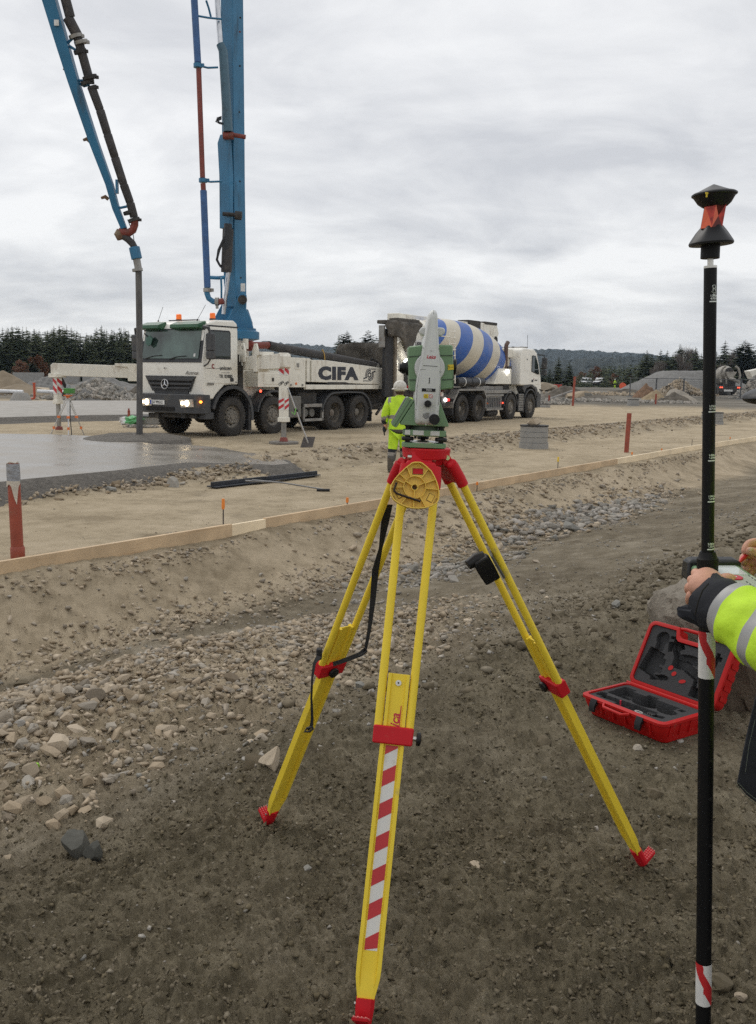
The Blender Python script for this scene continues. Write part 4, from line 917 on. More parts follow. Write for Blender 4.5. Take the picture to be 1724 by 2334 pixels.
# bumper
MB().prism([(-1.06, .02), (-1.24, .16), (-1.29, .6), (-1.29, 1.8), (-1.24, 2.3), (-1.06, 2.44), (-.85, 2.44), (-.85, .02)], (0, 0, 0), (1, 0, 0), (0, 1, 0), (0, 0, 1), .62, 1.13).obj('bumper', m_gry, PT, bevel=.03)
MB().bx(-1.315, -1.28, .9, 1.95, .68, .79).obj('bumper_intake', m_dk, PT, smooth=False)
for y0, y1 in ((.22, .70), (1.74, 2.2)):
    hl = MB().prism([(y0, .80), (y0+.03, 1.0), (y1, .99), (y1-.06, .78)], (-1.305, 0, 0), (0, 1, 0), (0, 0, 1), (1, 0, 0), -.012, .06).obj('headlight', M('lamp glass', (.55, .5, .42), .12, spec=.8), PT, bevel=.01)
    MB().tube([(-1.32, (y0+y1)/2-.05, .90), (-1.328, (y0+y1)/2-.05, .90)], .075, 16).obj('bulb', m_lmp, hl)
    MB().tube([(-1.32, (y0+y1)/2+.12, .90), (-1.326, (y0+y1)/2+.12, .90)], .05, 16).obj('bulb', m_lmp, hl)
MB().tube([(-1.18, .06, .94), (-1.2, .02, .94)], .035, 12).obj('indicator', M('lit amber', (1, .25, .03), .3, emit=4), PT)
pl_ = MB().bx(-1.325, -1.30, 1.25, 1.79, .84, .96).obj('number_plate', M('white plate', (.75, .75, .73), .4), PT, smooth=False)
text('JU 99512', .105, m_ink, pl_, fr_m((-1.327, 1.50, .90), (0, -1, 0), (0, 0, 1)), bold=.002, ext=.001, name='plate_lettering')
MB().bx(-1.328, -1.324, 1.73, 1.785, .845, .955).obj('plate_band', M('plate blue', (.03, .08, .4), .4), pl_, smooth=False)
MB().bx(-1.2, -1.0, .6, .75, .5, .64).bx(-1.2, -1.0, 1.6, 1.75, .5, .64).bx(-1.1, -1.0, .3, 2.1, .50, .6).obj('tow_bracket', m_chs, PT)
# cab side
Sp = lambda pts, o0, o1, mat, name, par=None, bevel=0.0: MB().xz(pts, .03-o0, .03-o1).obj(name, mat, par or PT, bevel=bevel, smooth=False)
dr = Sp([(-1.02, 1.42), (-1.02, 1.98), (-.90, 2.80), (-.86, 2.86), (.02, 2.86), (.05, 2.80), (.05, 1.42)], 0, .012, m_wcl, 'door', bevel=.006)
Sp([(-.97, 2.05), (-.90, 2.74), (-.86, 2.80), (-.12, 2.80), (-.08, 2.75), (-.08, 2.05)], .01, .022, m_ink, 'window_seal', dr)
Sp([(-.93, 2.09), (-.865, 2.72), (-.84, 2.76), (-.16, 2.76), (-.12, 2.72), (-.12, 2.09)], .02, .028, m_gls, 'window', dr)
Sp([(-.10, 1.47), (-.10, 1.56), (.02, 1.56), (.02, 1.47)], .01, .03, m_ink, 'door_handle', dr)
Sp([(-1.12, 2.86), (-.93, 2.92), (.23, 2.92), (.23, 2.885), (-.93, 2.885)], 0, .012, m_ink, 'drip_rail')
Sp([(-.02, 1.80), (-.02, 1.81), (-1.0, 1.81), (-1.0, 1.80)], .01, .014, m_dk, 'door_crease', dr)
text('unicon', .165, m_ink, dr, fr_m((-.28, .012, 1.82), (1, 0, 0), (0, 0, 1)), bold=.002)
text('c', .24, M('dark red lettering', (.28, .02, .03), .5), dr, fr_m((-.75, .012, 1.88), (1, 0, 0), (0, 0, 1)), bold=.004)
text('BETONG & PUMPER', .035, M('grey lettering', (.35, .35, .35), .5), dr, fr_m((-.28, .012, 1.70), (1, 0, 0), (0, 0, 1)))
text('Tlf. 03880', .125, m_ink, dr, fr_m((-.27, .012, 1.60), (1, 0, 0), (0, 0, 1)), bold=.003)
text('3244', .10, m_stl, PT, fr_m((-.86, .008, 1.40), (1, 0, 0), (0, 0, 1)), bold=.004, shear=.3, sx=1.3)
text('Actros', .13, m_stl, PT, fr_m(Bf(.42, 1.68, .02), (0, -1, 0), (0, 0, 1)), bold=.003, shear=.3, sx=1.3)
text('1883', .05, m_ink, PT, fr_m((.14, .02, 1.45), (1, 0, 0), (0, 0, 1)))
# mirrors
for y, s_ in ((-.17, 1), (2.62, -1)):
    mr_ = MB().tube([(-1.06, y+.2*s_, 2.86), (-1.06, y+.03*s_, 2.84), (-1.03, y, 2.7)], [.05, .045, .03], 8).obj('mirror_arm', m_gry, PT)
    MB().box((-1.02, y, 2.47), (.14, .24, .46)).obj('mirror', m_gry, mr_, bevel=.04)
    MB().box((-1.02, y, 2.14), (.14, .24, .22)).obj('wide_mirror', m_gry, mr_, bevel=.04)
    MB().tube([(-1.0, y+.02*s_, 2.05), (-1.03, y+.1*s_, 1.92), (-1.06, y+.2*s_, 1.86)], .02, 6).obj('lower_stay', m_gry, mr_)
for y in (1.55, .30):
    b_ = MB().tube([(-.45, y, 3.06), (-.45, y, 3.11)], .085, 16).obj('beacon', m_ink, PT)
    MB().tube([(-.45, y, 3.11), (-.45, y, 3.24), (-.45, y, 3.255)], [.075, .072, .05], 16).obj('lens', M('amber beacon lens', (.85, .17, .02), .25, emit=.25), b_)
MB().tube([(-.6, 2.2, 3.06), (-.55, 2.05, 3.45)], .006, 5).tube([(-.6, 2.2, 3.05), (-.595, 2.18, 3.09)], .02, 6).obj('aerial', m_ink, PT)
MB().tube([(-.7, .62, 3.05), (-.55, .45, 3.46)], .006, 5).tube([(-.7, .62, 3.04), (-.69, .61, 3.09)], .02, 6).obj('aerial', m_ink, PT)
MB().bx(-.5, -.3, .9, 1.9, 3.07, 3.10).obj('roof_hatch', m_ink, PT, bevel=.01)
fender(PT, 0, .55, .82, -10, 165, .0, .42, m_gry, .09); fender(PT, 0, .55, .82, -10, 165, 2.0, 2.42, m_gry, .09)
fender(PT, 1.72, .52, .72, 10, 170, .03, .42, m_gry, .05); fender(PT, 1.72, .52, .72, 10, 170, 1.98, 2.37, m_gry, .05)
MB().bx(.62, .74, .02, .4, .14, 1.1).bx(2.36, 2.40, .05, .4, .3, .9).obj('mud_flap', m_rub, PT, kind=None)
MB().bx(-.78, -.9, .06, 2.36, .62, 1.04).bx(-1.02, -.72, .03, .3, .48, .66).obj('step', m_gry, PT, bevel=.02)
MB().tube([(1.11, -.01, 1.21), (1.11, .02, 1.21)], .035, 10).obj('side_lamp', m_rlt, PT)
# deck boxes
def panel(x0, x1, z0, z1, y0, y1, name='locker', mat=None, bev=.012): return MB().bx(x0, x1, y0, y1, z0, z1).obj(name, mat or m_wht, PT, bevel=bev)
panel(1.04, 2.30, 1.32, 1.775, .04, .8); q_ = panel(1.28, 1.98, 1.40, 1.70, .028, .05, 'locker_door', bev=.004); MB().box((1.66, .02, 1.53), (.07, .02, .1)).obj('latch', m_chs, q_)
panel(2.305, 3.13, 1.31, 2.17, .02, .8); q_ = panel(2.62, 2.86, 1.84, 2.06, .0, .03, 'socket_panel', bev=.004); MB().box((2.74, -.005, 1.95), (.1, .02, .12)).obj('socket_cover', m_stl, q_)
panel(1.04, 3.13, 1.31, 2.0, 1.6, 2.38)
for x in (2.45, 2.68, 2.98): MB().box((x, .012, 1.38+.04*(x == 2.68)), (.06, .02, .06)).obj('latch', m_stl if x != 2.68 else m_amb, PT)
# pedestal
MB().tube([(1.25, 1.25, 1.0), (1.25, 1.25, 2.62)], .52, 24).bx(.45, 2.3, .5, 2.0, 1.0, 1.75).obj('pedestal', m_wht, PT, bevel=.01)
MB().lathe([(.52, 2.6), (.75, 2.66), (.75, 2.86), (.66, 2.9), (.66, 2.96), (.0, 2.96)], (1.35, 1.25, 0), (0, 0, 1), 36).obj('slewing_ring', m_blu, PT)
MB().bx(.34, .62, .25, .9, .9, 2.0).bx(.3, .5, .1, 2.3, 1.1, 1.9).tube([(.45, .3, .6), (.45, .3, 2.2)], .08, 10).obj('intake_stack', m_chs, PT)
# outriggers: front near, front far
def outrig(x0, y0, x1, y1, zt0, zt1, hgt_, name, sg):
    a = V((x0, y0, 0)); b = V((x1, y1, 0)); d = (b-a).normalized(); n_ = V((-d.y, d.x, 0)); L_ = (b-a).length
    bmn = MB().prism([(-.1, zt0-hgt_), (-.1, zt0), (L_+.10, zt1), (L_+.16, zt1-.06), (L_+.16, zt1-hgt_+.04), (L_+.1, zt1-hgt_)], a, d, (0, 0, 1), n_, -.14, .14).obj(name, m_wht, PT, bevel=.012)
    MB().prism([(L_*.36, zt0-hgt_-.05), (L_*.36, zt0+.03), (L_*.40, zt0+.10), (L_*.56, zt0+.10), (L_*.56, zt0+.02), (L_*.46, zt0+.0), (L_*.46, zt0-hgt_-.05)], a, d, (0, 0, 1), n_, -.185, .185).obj('beam_collar', m_wht, bmn, bevel=.01)
    return bmn, d, n_
b1, d1, n1 = outrig(.6, -.0, -1.16, -2.71, 2.14, 2.17, .36, 'outrigger_beam', 1)
q_ = MB().prism([(-.22, 2.0), (-.22, 2.30), (-.02, 2.50), (.18, 2.50), (.34, 2.30), (.34, 2.0)], (.62, 0, 0), d1, (0, 0, 1), n1, -.2, -.16).prism([(-.22, 1.7), (-.22, 2.30), (-.02, 2.50), (.18, 2.50), (.34, 2.30), (.34, 1.7)], (.62, 0, 0), d1, (0, 0, 1), n1, .16, .2).obj('hinge_plate', m_wht, PT, kind=None)
text('CN', .12, m_ink, q_, fr_m((.62+d1.x*.1-n1.x*.2, d1.y*.1-n1.y*.2, 2.38), d1 if d1.x > 0 else d1*-1, (0, 0, 1)), bold=.003)
def leg_(x, y, ztop, zmid, w_, name='outrigger_leg', pad=True, base=0.0):
    lg = MB().bx(x-w_/2, x+w_/2, y-w_/2, y+w_/2, zmid, ztop).bx(x-w_*.62, x+w_*.62, y-w_*.62, y+w_*.62, zmid-.02, zmid+.09).obj(name, m_wht, PT, bevel=.012)
    MB().tube([(x, y, .16+base), (x, y, zmid)], w_*.36, 18).obj('jack_cylinder', m_stl, lg); MB().tube([(x, y, .06), (x, y, .14), (x, y, .17)], [.11, .09, .05], 14).obj('jack_foot', m_rpi, lg)
    return lg
lg = leg_(-1.16, -2.72, 2.19, .55, .175)
# warning stripes face the camera side of the leg
wd = (pd*-1.16+pn*-2.72)+PT.location; 
def stripes(lg, x, y, w_, z0, z1, right=True):
    for fx, U in (('s', (1, 0, 0)), ('f', (0, -1, 0))):
        O = V((x, y-w_/2-.004, 0)) if fx == 's' else V((x-w_/2-.004, y, 0)); D = V((0, -1, 0)) if fx == 's' else V((-1, 0, 0)); U = V(U)
        MB().prism([(-w_*.46, z0), (w_*.46, z0), (w_*.46, z1), (-w_*.46, z1)], O, U, (0, 0, 1), D, 0, .003).obj('warning_sheet', m_wfl, lg, smooth=False)
        h_ = z1-z0; sg = 1 if right else -1; hw = w_*.46
        for zc in (z0+h_*.02, z0+h_*.52):
            raw = [(-hw, zc+h_*.28*(sg > 0)), (hw, zc+h_*.28*(sg < 0)), (hw, zc+h_*.26+h_*.28*(sg < 0)), (-hw, zc+h_*.26+h_*.28*(sg > 0))]
            raw = [(a, min(z1, max(z0, b))) for a, b in raw]
            MB().prism(raw, O, U, (0, 0, 1), D, .003, .005).obj('red_stripe', m_rfl, lg, smooth=False)
stripes(lg, -1.16, -2.72, .175, 1.66, 2.03); stripes(lg, -1.16, -2.72, .175, .82, 1.11, False)
text('CIFA', .09, m_ink, lg, fr_m((-1.16, -2.812, 1.46), (.9, 0, .42), (-.42, 0, .9)), bold=.003); text('CIFA', .09, m_ink, lg, fr_m((-1.252, -2.72, 1.46), (0, -.9, .42), (0, .42, .9)), bold=.003)
f_ = PW(-1.16, -2.72, 0)
pd_ = MB().tube([(-1.16, -2.72, -.0), (-1.16, -2.72, .055)], .36, 28).obj('outrigger_pad', M('weathered wood pad', (.19, .175, .155), .85, var=.25, bump=.4, bscale=20), PT, bevel=.008)
b2, d2, n2 = outrig(.6, 2.38, -2.10, 4.62, 1.82, 1.90, .34, 'outrigger_beam', -1)
lg = leg_(-2.10, 4.62, 1.60, .80, .17, base=.0); stripes(lg, -2.1, 4.62, .17, 1.05, 1.5)
MB().box((-2.1, 4.62, 1.56), (.34, .34, .1)).obj('leg_cap', m_wht, lg, bevel=.01)
MB().tube([(-2.0, 4.6, 1.5), (-1.9, 4.5, 1.2), (-2.0, 4.55, 1.0)], .05, 8).obj('hydraulic_hose', m_rub, lg)
# the folded rear outrigger with the big lettering
bm_ = MB().xz([(3.40, 1.47), (3.40, 2.12), (4.2, 2.12), (8.09, 1.88), (8.70, 1.66), (8.76, 1.30), (7.58, 1.30), (7.0, 1.40)], .0, .34).obj('rear_outrigger', m_wht, PT, bevel=.015)
MB().bx(3.20, 3.34, .02, .36, 1.47, 2.16).bx(3.05, 3.42, .04, .36, 2.08, 2.14).obj('end_frame', m_wht, PT, bevel=.01)
MB().bx(3.13, 7.56, -.01, .10, 1.25, 1.39).obj('lower_rail', m_wht, PT, bevel=.01)
MB().xz([(4.1, 1.40), (4.2, 1.47), (5.1, 1.47), (5.5, 1.40)], -.012, .02).obj('wear_plate', m_chs, PT)
m_cfa = M('navy lettering', (.022, .026, .04), .45)
text('CIFA', .50, m_cfa, bm_, fr_m((4.72, -.004, 1.715), (1, 0, 0), (0, 0, 1)), bold=.034, ext=.002, sx=1.74, space=1.13)
lo_ = MB(); C0 = V((6.42, -.006, 1.705))
for r_, a0, a1, th_ in ((.080, 0, 360, .024), (.160, 62, 215, .022), (.160, 242, 395, .022), (.225, 88, 200, .013), (.225, 268, 380, .013)):
    n_ = 26; ring = [C0+V((cos(radians(a0+(a1-a0)*k/n_))*r_, 0, sin(radians(a0+(a1-a0)*k/n_))*r_*.85)) for k in range(n_+1)]
    for k in range(n_):
        a, b = ring[k], ring[k+1]; oa, ob = (a-C0).normalized()*th_, (b-C0).normalized()*th_; lo_.add([a-oa, b-ob, b+ob, a+oa], [(0, 1, 2, 3)])
for sg in (1, -1):
    a = C0+V((sg*.0, 0, sg*.191)); b = C0+V((sg*.36, 0, sg*.191)); lo_.add([a+V((0, 0, -.012)), b+V((0, 0, -.012)), b+V((0, 0, .012)), a+V((0, 0, .012))], [(0, 1, 2, 3)])
    a = C0+V((sg*.14, 0, sg*.078)); b = C0+V((sg*.34, 0, sg*.12)); lo_.add([a+V((0, 0, -.022)), b+V((0, 0, -.022)), b+V((0, 0, .022)), a+V((0, 0, .022))], [(0, 1, 2, 3)])
lo_.obj('swirl_emblem', m_cfa, bm_, smooth=False)
for x in (7.0, 7.3, 7.5): MB().tube([(x, -.02, 1.32), (x, .02, 1.32)], .025, 8).obj('bolt', m_chs, PT)
# far outrigger and deck
MB().xz([(3.40, 1.47), (3.40, 2.10), (8.0, 1.86), (8.6, 1.4), (3.4, 1.4)], 2.05, 2.38).obj('rear_outrigger', m_wht, PT, bevel=.015)
MB().bx(3.2, 7.6, .45, 2.0, 1.05, 1.45).bx(3.5, 7.9, .7, 1.7, 1.4, 1.75).bx(3.6, 6.5, .5, 1.0, 1.6, 1.9).obj('pump_deck', m_chs, PT, bevel=.02)
# lying pipe
pp = [(1.15, .55, 2.46), (1.5, .5, 2.48), (1.95, .45, 2.50), (2.4, .42, 2.44), (5.0, .32, 2.22), (7.15, .28, 2.02)]
MB().tube(pp[2:], [.125, .13, .12, .11], 14).obj('delivery_hose', m_bpi, PT); MB().tube(pp[:3], .10, 14).tube([(1.2, .5, 2.46), (1.28, .5, 2.46)], .15, 14).obj('red_pipe', m_rpi, PT)
MB().tube([(7.1, .28, 2.02), (7.28, .27, 2.0)], [.115, .08], 12).obj('hose_end', m_stl, PT)
for x in (4.3,): MB().tube([(x, .2, 2.12), (x-.02, .2, 2.30), (x+.02, .3, 2.45), (x+.06, .45, 2.30), (x+.06, .45, 2.15)], .018, 6).obj('strap', M('ochre strap', (.4, .25, .06), .6), PT)
MB().box((.95, .4, 2.5), (.1, .12, .28)).box((1.3, .45, 2.44), (.12, .14, .14)).obj('pipe_clamp', m_wht, PT, bevel=.01)
for i in range(9):
    x = 1.4+i*.75; y = .9+.25*sin(i*2.1); MB().tube([(x, y, 1.9), (x+.1, y, 2.15+.1*sin(i)), (x+.5, y+.1, 2.2), (x+.8, y, 1.95)], .03, 6).obj('hydraulic_hose', m_rub, PT)
# underside boxes between axles
MB().bx(2.36, 3.0, .06, .7, .42, 1.06).obj('fuel_tank', M('grey steel tank', (.16, .155, .14), .5, .2, dirt=(.12, .1, .08), damt=.4), PT, bevel=.04)
MB().bx(3.08, 4.06, .05, .12, .30, .38).bx(3.08, 4.06, .05, .12, .72, .82).bx(3.08, 3.14, .05, .12, .3, .82).bx(3.98, 4.06, .05, .12, .3, .82).obj('side_guard', m_stl, PT, bevel=.005)
for x in (3.35, 3.68): MB().tube([(x, .2, .55), (x, .7, .55)], .13, 16).obj('air_tank', M('grey steel tank', (.16, .155, .14), .5, .2), PT, bevel=.01)
MB().bx(3.05, 3.9, .2, .8, .82, 1.15).obj('hydraulic_block', m_chs, PT, bevel=.02)
fender(PT, 5.28, .50, 0.1, 0, 1, .02, .03, m_gry)
fe = arc_pts(4.62, .50, .67, 170, 95, 8)+[(5.28, 1.19)]+arc_pts(5.95, .50, .67, 85, 0, 8)
fi = [(a+(0.03 if a < 5.28 else -.03), b-.05) for a, b in fe]
mb = MB(); n_ = len(fe); vs = []
for y in (.02, .66): vs += [(a, y, b) for a, b in fe]+[(a, y, b) for a, b in fi]
fs = []
for k in range(n_-1):
    for b in (0, 2*n_): fs.append((b+k, b+k+1, b+n_+k+1, b+n_+k))
    fs.append((k, k+1, 2*n_+k+1, 2*n_+k)); fs.append((n_+k, n_+k+1, 3*n_+k+1, 3*n_+k))
mb.add(vs, fs).obj('mudguard', m_gry, PT, ang=50)
MB().bx(6.60, 6.64, .04, .6, .2, .85).obj('mud_flap', m_rub, PT)
for x, y, z in ((6.9, .5, .9), (7.3, .8, .8), (7.7, .6, 1.0), (8.0, 1.0, .8), (6.8, 1.4, .9)):
    MB().tube([(x, y, z+.4), (x+.15, y, z), (x-.1, y+.1, z-.35), (x+.3, y+.2, z-.4)], .05, 7).obj('hydraulic_hose', m_rub, PT)
MB().bx(6.7, 8.9, .45, 2.0, .55, 1.15).tube([(6.8, .4, .62), (8.6, .5, .9)], .07, 8).tube([(7.2, .25, .4), (8.3, .4, 1.1)], .05, 8).obj('valve_block', m_chs, PT, bevel=.02)
MB().tube([(8.1, .35, .62), (8.11, .3, .62)], .03, 10).obj('rear_lamp', m_lmw, PT)
# receiving hopper with its raised guard
MB().prism([(8.0, .5), (9.5, .3), (9.5, 2.1), (8.0, 1.9)], (0, 0, 0), (1, 0, 0), (0, 1, 0), (0, 0, 1), .8, 1.55, top=[(7.9, .35), (9.7, .2), (9.7, 2.2), (7.9, 2.05)]).obj('hopper', m_stl, PT, bevel=.02)
m_hop = M('cement crusted rubber', (.095, .085, .072), .85, var=.35, scale=4, dirt=(.2, .18, .15), damt=.5, bump=.6)
hp = MB(); n_ = 12; vs = []
for j in range(6):
    for i in range(n_+1):
        u = i/n_; x = 6.9+2.2*u; zt = 2.0+.80*(j/5)-(.10*(2*u-1)**2)-.3*(u > .9)*(j/5); vs.append((x+.12*sin(j*1.3+i), 1.3+.6*cos(u*pi)*.6+.05*sin(i*2.3+j), zt+.03*sin(i*3.1)))
fs = [(j*(n_+1)+i, j*(n_+1)+i+1, (j+1)*(n_+1)+i+1, (j+1)*(n_+1)+i) for j in range(5) for i in range(n_)]
o = hp.add(vs, fs).obj('splash_guard', m_hop, PT); sm_ = o.modifiers.new('t', 'SOLIDIFY'); sm_.thickness = .04

# ---- boom, standing behind the cab (world coordinates) ----
BY = 27.2
def B(x, y, Y=BY): return aty(x, y, Y)
vdir = V((-.59, -.81, 0)); wdir = V((.81, -.59, 0))
def boom_sec(px, py, Y, a, b):               # rectangle seen at pixel x: a along vdir, b along wdir
    c = B(px, py, Y); return [c-vdir*a/2-wdir*b/2, c+vdir*a/2-wdir*b/2, c+vdir*a/2+wdir*b/2, c-vdir*a/2+wdir*b/2]
MB().loft([boom_sec(538, 700, BY+.3, .40, .46), boom_sec(536, 640, BY+.3, .46, .46), boom_sec(533, 420, BY+.3, .44, .46), boom_sec(532, 300, BY+.3, .44, .46), boom_sec(529, 0, BY+.3, .42, .46), boom_sec(527, -200, BY+.3, .40, .42), boom_sec(527, -420, BY+.3, .36, .38)]).obj('boom_arm', m_blu, PT, bevel=.02, world=True)
# channel under the arm that carries the cylinders
c1 = [B(518, 520), B(515, 320), B(514, 300)]
ch = MB()
for s_ in (-1, 1):
    pts_ = [(505+14*(s_ > 0), 395), (506+16*(s_ > 0), 640)]
ch.loft([[p+wdir*.02 for p in boom_sec(515, 520, BY, .14, .40)], boom_sec(516, 400, BY, .16, .40), boom_sec(512, 325, BY, .2, .36), boom_sec(512, 305, BY, .05, .3)]).obj('arm_reinforcement', m_blu, PT, bevel=.015, world=True)
MB().tube([B(520, 522, BY-.2), B(516, 620, BY-.2)], .15, 16).obj('lift_cylinder', m_bpi, PT, world=True, label='dark grey lift cylinder barrel')
MB().tube([B(521, 619, BY-.2), B(510, 716, BY-.2)], .062, 14).obj('piston_rod', m_chr, PT, world=True)
MB().tube([B(493, -160, BY-.2), B(496, 10, BY-.2), B(503, 102, BY-.2)], .075, 14).obj('piston_rod', m_chr, PT, world=True)
MB().tube([B(502, 100, BY-.2), B(509, 116, BY-.2), B(520, 300, BY-.2)], [.11, .125, .13], 16).obj('tilt_cylinder', M('blue grey cylinder', (.06, .13, .18), .45, dirt=(.05, .05, .05), damt=.4), PT, world=True)
MB().tube([B(524, 306, BY-.15), B(560, 312, BY-.15)], .06, 10).tube([B(509, 309, BY-.2), B(533, 309, BY-.2)], .10, 12).obj('pin', m_rpi, PT, world=True, label='rusty pin through the arm')
MB().tube([B(508, 487, BY-.2), B(552, 491, BY-.2)], .055, 10).tube([B(536, 490, BY-.25), B(551, 492, BY-.25)], .12, 12).obj('pin', m_chs, PT, world=True)
for k in range(4):
    MB().tube([B(505, 265+2*k, BY-.25), B(495-k*1.2, 268+3*k, BY-.3), B(500, 278+k, BY-.3), B(508, 280+k, BY-.25)], .016, 5).obj('hose_loop', m_ink, PT, world=True)
for k in range(2):
    MB().tube([B(523+3*k, 512, BY-.3), B(514, 535, BY-.35), B(500-k*2, 570, BY-.35), B(494+k, 592, BY-.35), B(500+2*k, 603+k*3, BY-.3), B(512, 612+2*k, BY-.2)], .032, 7).obj('hydraulic_hose', m_ink, PT, world=True)
MB().tube([B(520, 510, BY-.26), B(519, 545, BY-.26), B(514, 600, BY-.26)], [.11, .13, .05], 10).obj('pivot_bracket', m_ink, PT, world=True)
for px, py in ((548, 40), (547, 72), (547, 150), (546, 255), (547, 413), (549, 633)):
    MB().tube([B(px, py, BY-.02), B(px, py, BY-.1)], .028, 8).obj('rivet', m_rpi if py in (72,) else m_ink, PT, world=True)
MB().box(B(554, 655, BY-.02), (.12, .06, .22)).obj('plate_label', m_wfl, PT, world=True)
# turret brackets
tp_ = [(546, 757), (508, 757), (492, 722), (540, 668), (549, 664), (562, 668), (564, 700), (572, 720), (577, 740), (577, 757)]
for dy in (-.35, .55):
    P0_ = [B(x, y, BY+.2+dy) for x, y in ([(500, 757), (529, 712), (543, 672), (552, 665), (562, 672), (561, 703), (570, 722), (577, 745), (577, 757)] if dy < 0 else [(470, 745), (490, 722), (520, 665), (540, 668), (560, 720), (560, 745)])]
    MB().prism([(0, 0)]*0 or [(p.x, p.z) for p in P0_], (0, P0_[0].y, 0), (1, 0, 0), (0, 0, 1), (0, 1, 0), 0, .1).obj('turret_bracket', m_blu, PT, bevel=.02, world=True)
MB().loft([[B(524, 757, BY-.1), B(578, 757, BY+.1), B(578, 757, BY+1.0), B(505, 757, BY+1.0)], [B(526, 735, BY-.1), B(576, 735, BY+.1), B(576, 735, BY+.9), B(510, 735, BY+.9)], [B(540, 703, BY+.05), B(566, 705, BY+.2), B(563, 705, BY+.7), B(525, 705, BY+.7)]]).obj('turret', m_blu, PT, bevel=.02, world=True)
MB().tube([B(553, 683, BY-.35), B(553, 683, BY+.6)], .13, 18).tube([B(553, 683, BY-.37), B(553, 683, BY-.35)], .07, 12).obj('main_pivot', m_chs, PT, world=True)
# delivery line up the boom
PY = BY-.55
def line(name, pts, r, mat, lab=None): return MB().tube([B(x, y, PY) for x, y in pts], r, 14).obj(name, mat, PT, world=True, label=lab)
line('delivery_pipe', [(440, -300), (443, 0), (451, 142)], .092, m_blu2, 'blue upper length of delivery pipe')
line('delivery_pipe', [(453, 156), (462, 405)], .070, m_rpi, 'red middle length of delivery pipe')
line('delivery_pipe', [(463, 418), (464, 434)], .070, m_rpi, 'short red stub of delivery pipe')
line('delivery_pipe', [(464, 434), (469, 560), (473, 655)], .092, m_blu2, 'blue lower length of delivery pipe')
line('pipe_elbow', [(472, 655), (472, 668), (476, 680), (486, 687), (498, 688)], .078, m_blu)
line('red_stub', [(497, 688), (510, 686)], .085, m_rpi)
for x, y in ((451, 149), (463, 411), (473, 661), (495, 687)):
    c = B(x, y, PY); ax = V((0, 0, 1)) if x < 490 else V((1, 0, 0)); MB().tube([c-ax*.05, c+ax*.05], .115, 14).box(c+V((.14, -.02, 0)) if x < 490 else c-V((0, 0, .15)), (.07, .06, .09)).obj('coupling', m_blu if x < 470 else m_stl, PT, world=True)
for pts_ in ([(447, 35), (475, 40), (506, 43)], [(457, 150), (474, 154), (497, 153)], [(466, 412), (480, 414), (506, 413)], [(476, 632), (498, 633), (512, 632)], [(470, 0), (476, 18), (481, 38)], [(504, 633), (505, 655), (505, 680)]):
    MB().tube([B(x, y, PY+.1*i) for i, (x, y) in enumerate(pts_)], .028 if pts_[0][0] != 476 else .05, 8).obj('pipe_bracket', m_blu, PT, world=True)
# last arm section and its pipe
def T_(x, y): return aty(x, y, float(np.interp(y, [-900, 0, 530, 1000], [19.8, 21.4, 22.4, 22.5])))
def asec(x, y, a, b):
    c = T_(x, y); d_ = V((.93, 0, .30)); e_ = V((0, 1, 0)); return [c-d_*a/2-e_*b/2, c+d_*a/2-e_*b/2, c+d_*a/2+e_*b/2, c-d_*a/2+e_*b/2]
MB().loft([asec(-160, -900, .34, .4), asec(114, 0, .28, .3), asec(146, 110, .25, .28), asec(170, 190, .22, .26), asec(215, 325, .19, .24), asec(250, 420, .16, .2), asec(265, 475, .15, .18), asec(283, 521, .13, .14)]).obj('boom_tip_arm', m_blu, PT, bevel=.012, world=True)
MB().tube([T_(-70, -900), T_(150, 0), T_(160, 38)], .105, 14).tube([T_(155, 40), T_(175, 78)], .115, 14).tube([T_(175, 78), T_(205, 185)], .098, 14).obj('tip_pipe', m_bpi, PT, world=True)
seg_ = [(208, 196), (228, 250), (245, 305), (262, 358), (282, 420), (297, 462), (306, 495)]
for a, b in zip(seg_, seg_[1:]):
    A_, B_ = T_(*a), T_(*b); MB().tube([A_, A_.lerp(B_, .04), A_.lerp(B_, .95), B_], [.082, .096, .092, .084], 14).obj('tip_pipe', m_bpi, PT, world=True)
for x, y, r_ in ((173, 82, .15), (185, 96, .15), (183, 117, .14), (205, 176, .16), (198, 188, .13), (211, 199, .10), (294, 484, .13), (306, 501, .135)):
    c = T_(x, y); d_ = (T_(x+34, y+100)-c).normalized(); MB().tube([c-d_*.035, c+d_*.035], r_, 14).box(c+V((r_, -.02, 0)), (.07, .06, .06)).obj('coupling', m_stl if y < 100 else m_chs, PT, world=True)
MB().tube([T_(307, 500), T_(307, 512), T_(303, 524), T_(294, 530), T_(284, 529), T_(274, 530)], [.09, .088, .088, .09, .1, .11], 12).obj('red_elbow', m_rpi, PT, world=True)
MB().tube([T_(276, 526), T_(272, 534), T_(276, 545)], [.10, .12, .09], 12).obj('swivel', M('rusty steel', (.16, .09, .05), .8, dirt=(.3, .25, .18)), PT, world=True)
MB().tube([T_(279, 537), T_(292, 545), T_(302, 555), T_(308, 566)], [.075, .082, .082, .075], 12).obj('black_elbow', m_bpi, PT, world=True)
MB().tube([T_(306, 563), T_(312, 590)], .125, 18).obj('hose_sleeve', m_blu, PT, bevel=.01, world=True)
MB().tube([T_(312, 590), T_(316, 613)], .08, 14).tube([T_(313, 612), T_(314, 618)], .125, 12).obj('hose_collar', m_stl, PT, world=True)
hb_ = V(gp(318, 1002, .1)); ht_ = T_(316, 615)
